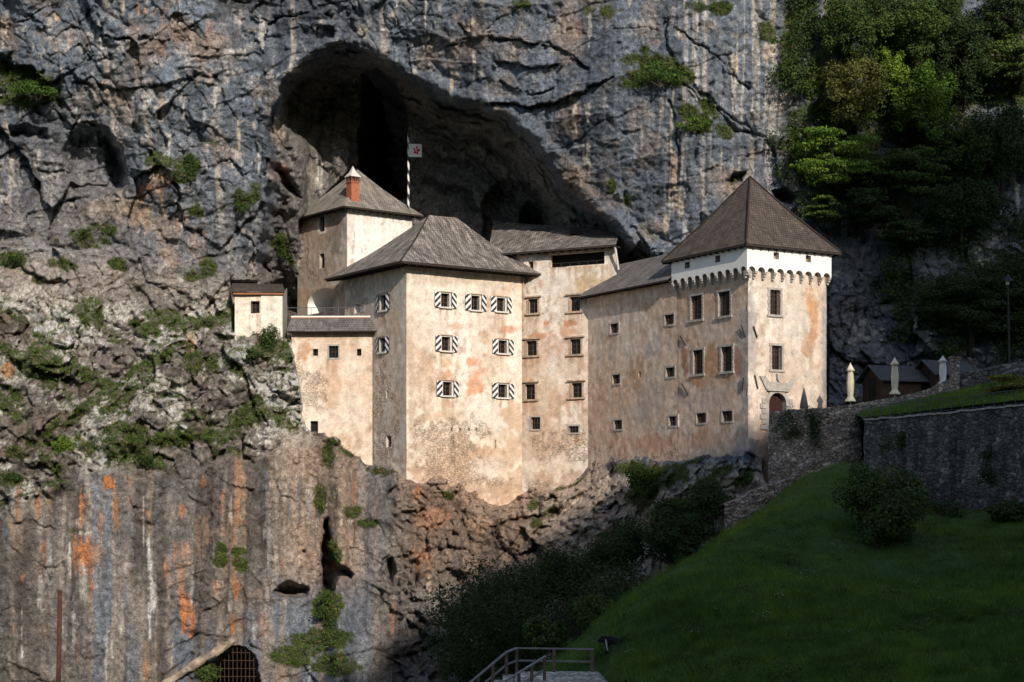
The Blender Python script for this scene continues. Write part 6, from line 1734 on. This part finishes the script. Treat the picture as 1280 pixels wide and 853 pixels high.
# ------------------------------------------------------------------ terrace, retaining walls, path
def rough_wall(name, label, pts, zt_, zb_, mat, thick=.6, amp=.06, coping=None, seed=0, res=.22):
    """rubble wall along plan points with a slightly uneven face; zt_/zb_ per point"""
    P2 = [np.array(p, float) for p in pts]
    seg = [np.linalg.norm(b - a) for a, b in zip(P2[:-1], P2[1:])]
    L_ = sum(seg); n_ = max(3, int(L_ / res)); s = np.linspace(0, L_, n_)
    cum = np.concatenate([[0], np.cumsum(seg)])
    xs = np.interp(s, cum, [p[0] for p in P2]); ys = np.interp(s, cum, [p[1] for p in P2])
    zt2 = np.interp(s, cum, zt_) + .07 * fbm(s * 1.7, 0 * s, 0 * s, 3, 650 + seed); zb2 = np.interp(s, cum, zb_)
    tx, ty = np.gradient(xs), np.gradient(ys); l_ = np.hypot(tx, ty); nx_, ny_ = ty / l_, -tx / l_
    m = max(3, int((max(zt_) - min(zb_)) / res))
    t = np.linspace(0, 1, m)[:, None]
    Z = zb2 * (1 - t) + zt2 * t; X_ = xs + 0 * t; Y_ = ys + 0 * t
    d = amp * (fbm(X_ * 1.8, Y_ * 1.8, Z * 2.4, 3, 660 + seed) * 1.5 + .8 * fbm(X_ * .5, Y_ * .5, Z * .5, 2, 661 + seed))
    d = d - (t * .25)
    A_ = np.stack([X_ + nx_ * d, Y_ + ny_ * d, Z], -1)
    Bk = np.stack([xs - nx_ * (thick + .25), ys - ny_ * (thick + .25), zt2], -1)[None]
    Bd = Bk.copy(); Bd[..., 2] = zb2
    G = np.concatenate([A_, Bk, Bd], 0)
    idx = np.arange(G.shape[0] * G.shape[1]).reshape(G.shape[:2])
    fs = np.stack([idx[:-1, :-1], idx[:-1, 1:], idx[1:, 1:], idx[1:, :-1]], -1).reshape(-1, 4)
    root = thing(name, label, 'wall', (xs[0], ys[0], zb2[0]))
    build('wall_body', G.reshape(-1, 3), fs, mat, root)
    if coping:
        mb = MB()
        for i in range(n_ - 1):
            a, b = A_[-1, i], A_[-1, i + 1]
            mb.obox((a + b) / 2 - np.array([nx_[i], ny_[i], 0]) * thick * .45 + np.array([0, 0, .06]), (b - a) / 2 * .96, np.array([nx_[i], ny_[i], 0]) * (thick * .6), (0, 0, .06))
        mb.make('coping', coping, root)
    return root
# rubble wall holding the gate terrace
w1 = [W(958.5, 515, 116.2), W(965, 514, 115.8), W(1010, 511, 115.6), W(1052, 507, 115.8), W(1078, 505, 116.4)]
rough_wall('terrace_wall', 'pale rubble retaining wall beside the tower door, with ivy', [p[:2] for p in w1], [p[2] for p in w1], [-1.5, -2, 0, 1, 1], M['masonry_pale'], .7, .13, None, 1, .16)
fT1 = Face(w1[1][:2], w1[3][:2] - w1[1][:2])
# long dark wall
w2 = [W(1077, 526, 113.5), W(1140, 521, 109.8), W(1210, 514, 105.6), W(1280, 507, 101.2), W(1400, 496, 94), W(1640, 474, 83)]
rough_wall('retaining_wall', 'long dark stained stone retaining wall at the right above the meadow', [p[:2] for p in w2], [p[2] for p in w2], [-3, -3, -3, -3, -3, -3], M['masonry_dark'], .8, .10, M['stone_trim'], 2, .25)
w3 = [W(1206, 501, 109.5), W(1300, 494, 104)]
rough_wall('step_wall', 'low stone wall above the railing under the yellow green juniper', [p[:2] for p in w3], [p[2] for p in w3], [5.2, 5.2], M['masonry_dark'], .5, .06, None, 3)
w4 = [W(1066, 505, 118.4), W(1095, 500, 118.2), (W(1130, 494, 117.6)), W(1160, 485, 116.8), W(1186, 473, 116)]
rough_wall('path_parapet', 'rising stone parapet below the folded cafe parasols', [p[:2] for p in w4], [p[2] for p in w4], [4.5, 4.5, 4.5, 4.8, 5], M['masonry_pale'], .45, .06, None, 4)
w5 = [W(1188, 469, 115.8), W(1225, 461, 115), W(1262, 453, 114), W(1330, 445, 112)]
rough_wall('upper_parapet', 'stone parapet climbing towards the lamp post', [p[:2] for p in w5], [p[2] for p in w5], [5, 5, 5.5, 5.5], M['masonry_dark'], .45, .06, None, 5)
mb = MB(); c = W(1193, 472, 115.6); mb.obox(c, (.28, 0, 0), (0, .28, 0), (0, 0, 1.3)); mb.obox(c + np.array([0, 0, 1.36]), (.34, 0, 0), (0, .34, 0), (0, 0, .06)); mb.obox(c + np.array([0, 0, -1.2]), (.33, 0, 0), (0, .33, 0), (0, 0, .12))
gp = mb.make('gate_pillar', M['masonry_pale'], loc=c); tag(gp, 'short stone pillar where the two parapets meet', 'pillar')
w6 = [W(906, 632, 110), W(940, 615, 110.5), W(975, 603, 111.5), W(1006, 592, 112.5)]
rough_wall('dry_stone_wall', 'broken low dry stone wall on the grass under the terrace wall', [p[:2] for p in w6], [p[2] for p in w6], [p[2] - 2.6 for p in w6], M['masonry_pale'], .5, .22, None, 6, .14)
# grassy bank between terrace wall and dry stone wall
mb = MB()
bk = [W(880, 655, 109.6), W(940, 617, 110.6), W(1010, 592, 112.6), W(1050, 580, 114.2), W(1050, 600, 115.3), W(960, 606, 115.6), W(900, 625, 114)]
# terrace and path ground
tg = np.array([(17.5, 116.6, 5.55), (24, 117, 5.75), (18, 121, 5.55), (26, 122, 6.6), *[tuple(W(*q)) for q in ((1063, 505, 119.2), (1118, 494, 120), (1178, 481, 120.5), (1240, 466, 120), (1300, 455, 118))], (30, 131, 7.5), (38, 131, 9), (48, 126, 11), (60, 115, 12), *[tuple(W(*q)) for q in ((1100, 523, 113.6), (1150, 514, 112), (1180, 500, 112.5), (1230, 500, 108), (1240, 488, 111), (1290, 490, 106))]])
tx_, ty_ = np.arange(16.6, 64, .6), np.arange(100, 134, .6)
TX, TY = np.meshgrid(tx_, ty_)
TZ = tps(tg[:, 0], tg[:, 1], tg[:, 2], TX.ravel(), TY.ravel(), .01).reshape(TX.shape) - .03
idx = np.arange(TX.size).reshape(TX.shape)
fq = np.stack([idx[:-1, :-1], idx[:-1, 1:], idx[1:, 1:], idx[1:, :-1]], -1)
okm = np.ones(fq.shape[:2], bool)
w2x = np.array([p[0] for p in w2]); w2y = np.array([p[1] for p in w2])
front = np.interp(TX[:-1, :-1], w2x, w2y, left=117.2, right=w2y[-1])
front = np.where(TX[:-1, :-1] < 23.6, 116.6, front)
okm &= (TY[:-1, :-1] > front + .35) & (HX + F * TX[:-1, :-1] / TY[:-1, :-1] > 966)
vt = np.stack([TX, TY, TZ], -1).reshape(-1, 3)
tr = build('terrace_ground', vt, fq[okm], M['soil'], smooth=True); tag(tr, 'terrace and lawn beside the gate tower', 'terrace', kind='structure')
# lawn
n = 60000
lx, ly = r_.uniform(24, 46, n), r_.uniform(101, 116, n)
lz = tps(tg[:, 0], tg[:, 1], tg[:, 2], lx, ly, .01)
kk = ly > np.interp(lx, w2x, w2y) + .8
v_, f_ = blades(int(kk.sum()), lx[kk], ly[kk], lz[kk] - .04, .16, .035, 9)
lw_ = build('lawn_grass', v_, f_, M['grass']); tag(lw_, 'strip of green lawn above the dark retaining wall', 'grass', kind='stuff')
tree('juniper', 'low spreading yellow green juniper at the right edge above the railing', 'shrub', 1262, 480, 109, 34, 13, M['leaf_juniper'], 3000, 1401, .10, 12, None, foot=6.5, trunk=False, lobe=.55, layered=True)
# ivy on the terrace wall
for i, (px, py, rx, ry, lb) in enumerate(((1018, 535, 9, 26, 'dark ivy hanging down the middle of the pale rubble wall'), (988, 532, 20, 24, 'thin ivy spread over the left part of the pale rubble wall'))):
    bl = [(W(px + rr_.uniform(-rx, rx) * .7, py + rr_.uniform(-ry, ry) * .8, 115.55), (.35, .14, .45)) for k in range(12)]
    v, f = leaf_cloud(bl, 1100 if i == 0 else 1000, .06, 71 + i); iv = build('ivy', v, f, M['leaf_dark'], loc=W(px, py, 115.5)); tag(iv, lb, 'ivy')
for i, (px, py, rx, ry, Yv, lb) in enumerate(((1232, 582, 8, 20, 103.6, 'dark ivy hanging on the dark retaining wall near the right edge'), (1116, 552, 22, 12, 110.6, 'dark weeds on the face of the dark retaining wall above the big bush'))):
    bl = [(W(px + rr_.uniform(-rx, rx) * .8, py + rr_.uniform(-ry, ry) * .9, Yv), (.32, .14, .4)) for k in range(12)]
    v, f = leaf_cloud(bl, 1000, .065, 81 + i); iv = build('ivy', v, f, M['leaf_dark'], loc=W(px, py, Yv)); tag(iv, lb, 'ivy')

# railing on the long wall
rail = thing('metal_railing', 'thin grey metal railing along the top of the dark retaining wall', 'railing', tuple(w2[0]))
mb = MB()
tops = []
for k in range(17):
    t = k / 16 * 3.05
    i = min(int(t), 3); a = t - i
    p = w2[i] * (1 - a) + w2[i + 1] * a + np.array([.12, .45, .1])
    q = p + np.array([0, 0, .92])
    tops.append((p, q))
    pb = MB(); pb.tube([p, q], .028, 6); pb.make('post', M['grey_iron'], rail)
for hh_ in (.90, .10):
    hb = MB(); hb.tube([p + np.array([0, 0, hh_]) for p, q in tops], .028 if hh_ > .5 else .018, 6); hb.make('handrail' if hh_ > .5 else 'lower_rail', M['grey_iron'], rail)

# folded parasols
def parasol(label, px, ytop, ybot, Yv, mat, flare=True, wpx=8.0):
    b, t = W(px, ybot, Yv), W(px, ytop, Yv)
    H_ = t[2] - b[2]; r0 = wpx / 2 / F * Yv
    root = thing('folded_parasol', label, 'parasol', tuple(b), 'folded parasols on the cafe terrace')
    mb = MB(); mb.tube([b - np.array([0, 0, .25]), t + np.array([0, 0, .04])], .03, 8); mb.make('pole', M['white_trim'], root)
    prof = [(0.0, .02), (.05, .30), (.13, .72), (.20, 1.12), (.215, .62), (.30, .74), (.5, .86), (.68, .80), (.80, .74), (.86, .62), (.90, .78), (.95, 1.15), (1.0, 1.35)] if flare else [(0, .05), (.1, .2), (.4, .55), (.8, .95), (1.0, 1.1)]
    n_ = 24; vs, fs = [], []
    for j, (q, rr) in enumerate(prof):
        for k in range(n_):
            an = 2 * math.pi * k / n_
            fold = 1 + .16 * math.cos(8 * an + q * 3) * min(1, q * 6)
            vs.append((t[0] + r0 * rr * fold * math.cos(an), t[1] + r0 * rr * fold * math.sin(an), t[2] - H_ * q + (.03 * math.cos(8 * an) if q > .9 else 0)))
    for j in range(len(prof) - 1):
        for k in range(n_): fs.append((j * n_ + k, j * n_ + (k + 1) % n_, (j + 1) * n_ + (k + 1) % n_, (j + 1) * n_ + k))
    cn = build('canopy', vs, fs, mat, root, smooth=True)
    if flare:
        mb = MB(); zz = t[2] - H_ * .865
        mb.tube([(t[0], t[1], zz - .04), (t[0], t[1], zz + .04)], r0 * .74, 14); mb.make('tie_strap', mat, cn)
    mb = MB(); mb.obox(b - np.array([0, 0, .32]), (.3, 0, 0), (0, .3, 0), (0, 0, .07)); mb.make('base', M['iron'], root)
    return root
parasol('cream folded parasol nearest the gate tower', 1063, 454, 502, 119.4, M['canvas_cream'], wpx=9.5)
parasol('white and cream folded parasol in front of the brown kiosk gable', 1118.5, 447, 493, 120, M['canvas_cream'], wpx=9.5)
parasol('greyish white folded parasol beside the stone pillar', 1178.5, 445, 481, 120.5, M['canvas_white'], wpx=9.5)
parasol('small dark grey folded parasol behind the rubble wall by the tower door', 1005, 484, 511, 117.6, M['canvas_grey'], False, 9)

# kiosks under the trees
def kiosk(label, px, Yv, pyb, w, d, h, rh, ang):
    b = W(px, pyb, Yv)
    root = thing('kiosk', label, 'kiosk', tuple(b))
    ca, sa = math.cos(ang), math.sin(ang)
    ex, ey = np.array([ca, sa, 0]), np.array([-sa, ca, 0])
    # ridge runs along ex; gable ends at +-ex
    mb = MB(); mb.obox(b + np.array([0, 0, h / 2]), ex * w / 2, ey * d / 2, (0, 0, h / 2))
    for s_ in (-1, 1):
        e = b + ex * s_ * (w / 2 - .002)
        mb.add([e + ey * d / 2 + np.array([0, 0, h]), e - ey * d / 2 + np.array([0, 0, h]), e + np.array([0, 0, h + rh])], [(0, 1, 2)])
    mb.make('wall', M['kiosk_wood'], root)
    mb = MB()
    for s_ in (-1, 1):
        ev = ey * s_ * (d / 2 + .35) + np.array([0, 0, h - .28]); rg = np.array([0, 0, h + rh + .06])
        a_, b_ = b + ev - ex * (w / 2 + .45), b + ev + ex * (w / 2 + .45); c_, d_ = b + rg + ex * (w / 2 + .45), b + rg - ex * (w / 2 + .45)
        up_ = np.array([0, 0, .09])
        mb.add([a_, b_, c_, d_, a_ + up_, b_ + up_, c_ + up_, d_ + up_], [(0, 1, 2, 3), (4, 5, 6, 7), (0, 1, 5, 4), (1, 2, 6, 5), (3, 0, 4, 7)])
    mb.make('roof', M['kiosk_roof'], root)
    mb = MB(); e = b - ex * (w / 2 + .02); mb.obox(e + np.array([0, 0, 1.0]), ex * .02, ey * .45, (0, 0, .95)); mb.make('door', M['dark_wood'], root)
kiosk('brown wooden kiosk with grey roof behind the cream parasols', 1115, 125, 506, 3.4, 2.6, 1.9, .85, math.radians(22))
kiosk('second brown kiosk with grey roof by the greyish white parasol', 1180, 125.5, 496, 3.2, 2.6, 1.75, .8, math.radians(22))

# lamp post
b = W(1262, 458, 118.5); t = W(1259.5, 345, 118.5)
lp_ = thing('lamp_post', 'slim grey lamp post with a conical hood in the dark wood', 'lamp post', tuple(b))
mb = MB(); mb.tube([b - np.array([0, 0, .3]), (b + t) / 2, t], [.085, .07, .05], 8); mb.make('post', M['iron'], lp_)
mb = MB(); mb.tube([t + np.array([0, 0, -.40]), t + np.array([0, 0, -.34]), t + np.array([0, 0, -.05]), t + np.array([0, 0, .12])], [.46, .42, .14, .05], 14); mb.make('lamp_shade', M['iron'], lp_)
mb = MB(); mb.tube([t + np.array([0, 0, -.62]), t + np.array([0, 0, -.40])], [.10, .15], 10); mb.make('lantern', M['canvas_white'], lp_)

# ------------------------------------------------------------------ wooden stair rail and paved landing
def V3(px, py, Yv): return W(px, py, Yv)
def beam(mb, a, b, w, h, mi=0):
    a, b = np.asarray(a, float), np.asarray(b, float)
    d = (b - a); l_ = np.linalg.norm(d); d /= l_
    s = np.cross(d, (0, 0, 1)); s /= np.linalg.norm(s); u = np.cross(s, d)
    mb.obox((a + b) / 2, d * l_ / 2, s * w / 2, u * h / 2, mi)
zdeck = -6.52
dk = MB()
dk.add([(.05, 60.5, zdeck), (3.55, 60.5, zdeck), (3.35, 65.4, zdeck), (.15, 65.4, zdeck), (.05, 60.5, zdeck - .9), (3.55, 60.5, zdeck - .9), (3.35, 65.4, zdeck - .9), (.15, 65.4, zdeck - .9)], [(0, 1, 2, 3), (0, 1, 5, 4), (1, 2, 6, 5), (2, 3, 7, 6), (3, 0, 4, 7)])
dk_ = dk.make('paved_landing', M['deck_stone']); tag(dk_, 'pale stone paved landing at the head of the steps', 'landing', kind='structure')
st_ = MB()
for k in range(12):
    st_.box(-.35 - .36 * k, .05 - .36 * k, 61.6, 64.6, zdeck - .20 * (k + 1) - .5, zdeck - .20 * (k + 1) + .16, 0)
so = st_.make('stone_steps', M['deck_stone']); tag(so, 'pale stone steps going down left from the landing', 'steps', kind='structure')
far = thing('stair_railing', 'far wooden railing with two rails round the back of the paved landing', 'railing', (0, 65, zdeck))
A_, Bp, Cp, D_ = V3(646, 811, 65), V3(692.5, 812, 65), V3(740.3, 812.4, 65), V3(633, 816, 64.2)
slope = (V3(589, 853, 63.6) - D_)
E_, Fp, G_ = D_ + slope * .39, D_ + slope * .80, D_ + slope * 1.9
for p in (A_, Bp, Cp, D_, E_, Fp, G_):
    mb = MB(); mb.obox(p - np.array([0, 0, .55]), (.06, 0, 0), (0, .06, 0), (0, 0, .55)); mb.make('post', M['rail_wood'], far)
dz = np.array([0, 0, -.46])
e_ = np.array([.08, 0, .0])
for nm, (a, b_) in (('handrail', (A_ - e_, Cp + e_)), ('handrail', (D_, A_)), ('handrail', (D_, G_))):
    mb = MB(); beam(mb, a + np.array([0, 0, .02]), b_ + np.array([0, 0, .02]), .14, .05); mb.make(nm, M['rail_top'], far)
for (a, b_) in ((A_, Cp), (D_, A_), (D_, G_)):
    mb = MB(); beam(mb, a + dz, b_ + dz, .05, .07); mb.make('lower_rail', M['rail_top'], far)
near = thing('stair_railing', 'near wooden railing sloping down beside the steps in front of the landing', 'railing', (1, 62, zdeck))
G2 = V3(680.6, 822, 62); dn = V3(632, 852, 61.2) - G2
for k in (0, .33, .66, 1.15, 1.7):
    p = G2 + dn * k
    mb = MB(); mb.obox(p - np.array([0, 0, .55]), (.06, 0, 0), (0, .06, 0), (0, 0, .55)); mb.make('post', M['rail_wood'], near)
mb = MB(); beam(mb, G2 - dn * .03 + np.array([0, 0, .02]), G2 + dn * 1.9 + np.array([0, 0, .02]), .14, .05); mb.make('handrail', M['rail_top'], near)
mb = MB(); beam(mb, G2 + dz, G2 + dn * 1.9 + dz, .05, .07); mb.make('lower_rail', M['rail_top'], near)

# ------------------------------------------------------------------ dog in the grass
dp = hill_hit(765, 818)
def skin(name, verts, edges, radii, mat, parent, levels=2):
    me = bpy.data.meshes.new(name)
    off = world_loc(parent) if parent is not None else np.zeros(3)
    me.from_pydata([tuple(np.array(v) - off) for v in verts], edges, [])
    o = bpy.data.objects.new(name, me); COL.objects.link(o)
    if parent is not None: o.parent = parent
    m1 = o.modifiers.new('skin', 'SKIN'); m1.use_smooth_shade = True
    for i, r in enumerate(radii): me.skin_vertices[0].data[i].radius = (r, r) if not hasattr(r, '__len__') else r
    me.skin_vertices[0].data[0].use_root = True
    m2 = o.modifiers.new('sub', 'SUBSURF'); m2.levels = levels; m2.render_levels = levels
    me.materials.append(mat)
    return o
dog = thing('dog', 'black dog with a white stripe standing in the grass beside the railing', 'dog', tuple(dp))
s = 1.12
def D(x_, y_, z_): return dp + np.array([x_, y_, z_]) * s
# faces left: chest at -x
dv = [D(.20, 0, .50), D(0, 0, .50), D(-.18, 0, .49), D(-.30, -.03, .55), D(-.40, -.06, .50), D(-.50, -.08, .44), D(.30, 0, .46), D(.40, .02, .55), D(.46, .03, .62),
      D(-.19, -.08, .30), D(-.20, -.09, .14), D(-.21, -.09, .0), D(-.19, .09, .30), D(-.17, .09, .14), D(-.18, .09, .0),
      D(.23, -.08, .32), D(.29, -.09, .17), D(.26, -.09, .0), D(.23, .09, .32), D(.31, .09, .17), D(.28, .09, .0)]
de = [(0, 1), (1, 2), (2, 3), (3, 4), (4, 5), (0, 6), (6, 7), (7, 8), (2, 9), (9, 10), (10, 11), (2, 12), (12, 13), (13, 14), (0, 15), (15, 16), (16, 17), (0, 18), (18, 19), (19, 20)]
drd = [.18, .185, .20, .13, .125, .06, .06, .035, .02, .075, .05, .045, .075, .05, .045, .10, .055, .045, .10, .055, .045]
skin('body', dv, de, drd, M['fur_black'], dog)
for s_ in (-1, 1):
    mb = MB(); e = D(-.37, -.06 + .07 * s_, .60); mb.add([e + np.array([-.03, 0, -.03]), e + np.array([.04, 0, -.03]), e + np.array([.02, .02 * s_, .08]), e + np.array([0, .02, -.03])], [(0, 1, 2), (1, 3, 2), (3, 0, 2)]); mb.make('ear', M['fur_black'], dog)
mb = MB(); q = [D(-.235 + .07 * t, -.20 + .08 * t, .54 - .40 * t) for t in np.linspace(0, 1, 6)]; mb.tube(q, [.02, .035, .035, .03, .03, .02], 8); mb.make('white_stripe', M['fur_white'], dog)

# ------------------------------------------------------------------ things at the foot of the cliff
b, t = W(72.5, 900, 112), W(75, 738, 112)
po = thing('rusty_pole', 'rusty brown steel pole standing in front of the lower left cliff', 'pole', tuple(W(72, 1000, 112)))
mb = MB(); mb.tube([W(71.5, 1040, 112), b, t], [.17, .165, .16], 12); mb.make('post', M['rust'], po)
mb = MB(); q = W(73, 753, 112); mb.tube([q + np.array([0, -.1, 0]), q + np.array([-.32, -.12, .02])], .045, 8); mb.tube([q + np.array([-.3, -.12, -.07]), q + np.array([-.3, -.12, .09])], .06, 8); mb.make('bracket', M['grey_iron'], po)
# gated cave mouth
ga = thing('iron_gate', 'rusty iron grid closing the small cave mouth at the foot of the cliff', 'gate', tuple(W(294, 853, 131)))
mb = MB()
for k in range(14): 
    px = 260 + k * 5.2
    mb.tube([W(px, 880, 131.2), W(px, 806 + abs(px - 294) * .5, 131.2)], .022, 6)
mb.make('upright_bars', M['bar'], ga)
mb = MB()
for py in (816, 826, 836, 846, 856): mb.tube([W(258, py, 131.15), W(328, py, 131.15)], .022, 6)
mb.make('cross_bars', M['bar'], ga)
lg = thing('leaning_log', 'pale weathered log leaning along the left side of the gated cave mouth', 'log', tuple(W(205, 853, 128.5)))
mb = MB(); a_, b_ = W(196, 862, 128.2), W(294, 799, 129)
mb.tube([a_ + (b_ - a_) * t for t in np.linspace(0, 1, 26)], [.26 + .08 * math.sin(3 * t) + .05 * math.sin(17 * t) for t in np.linspace(0, 1, 26)], 14)
for i in range(len(mb.v)):
    p = np.array(mb.v[i]); mb.v[i] = tuple(p + np.array([.2, .2, .34]) * float(fbm(p[0] * 1.3, p[1] * 1.3, p[2] * 1.3, 4, 777)))
lo = mb.make('trunk', M['log'], lg)
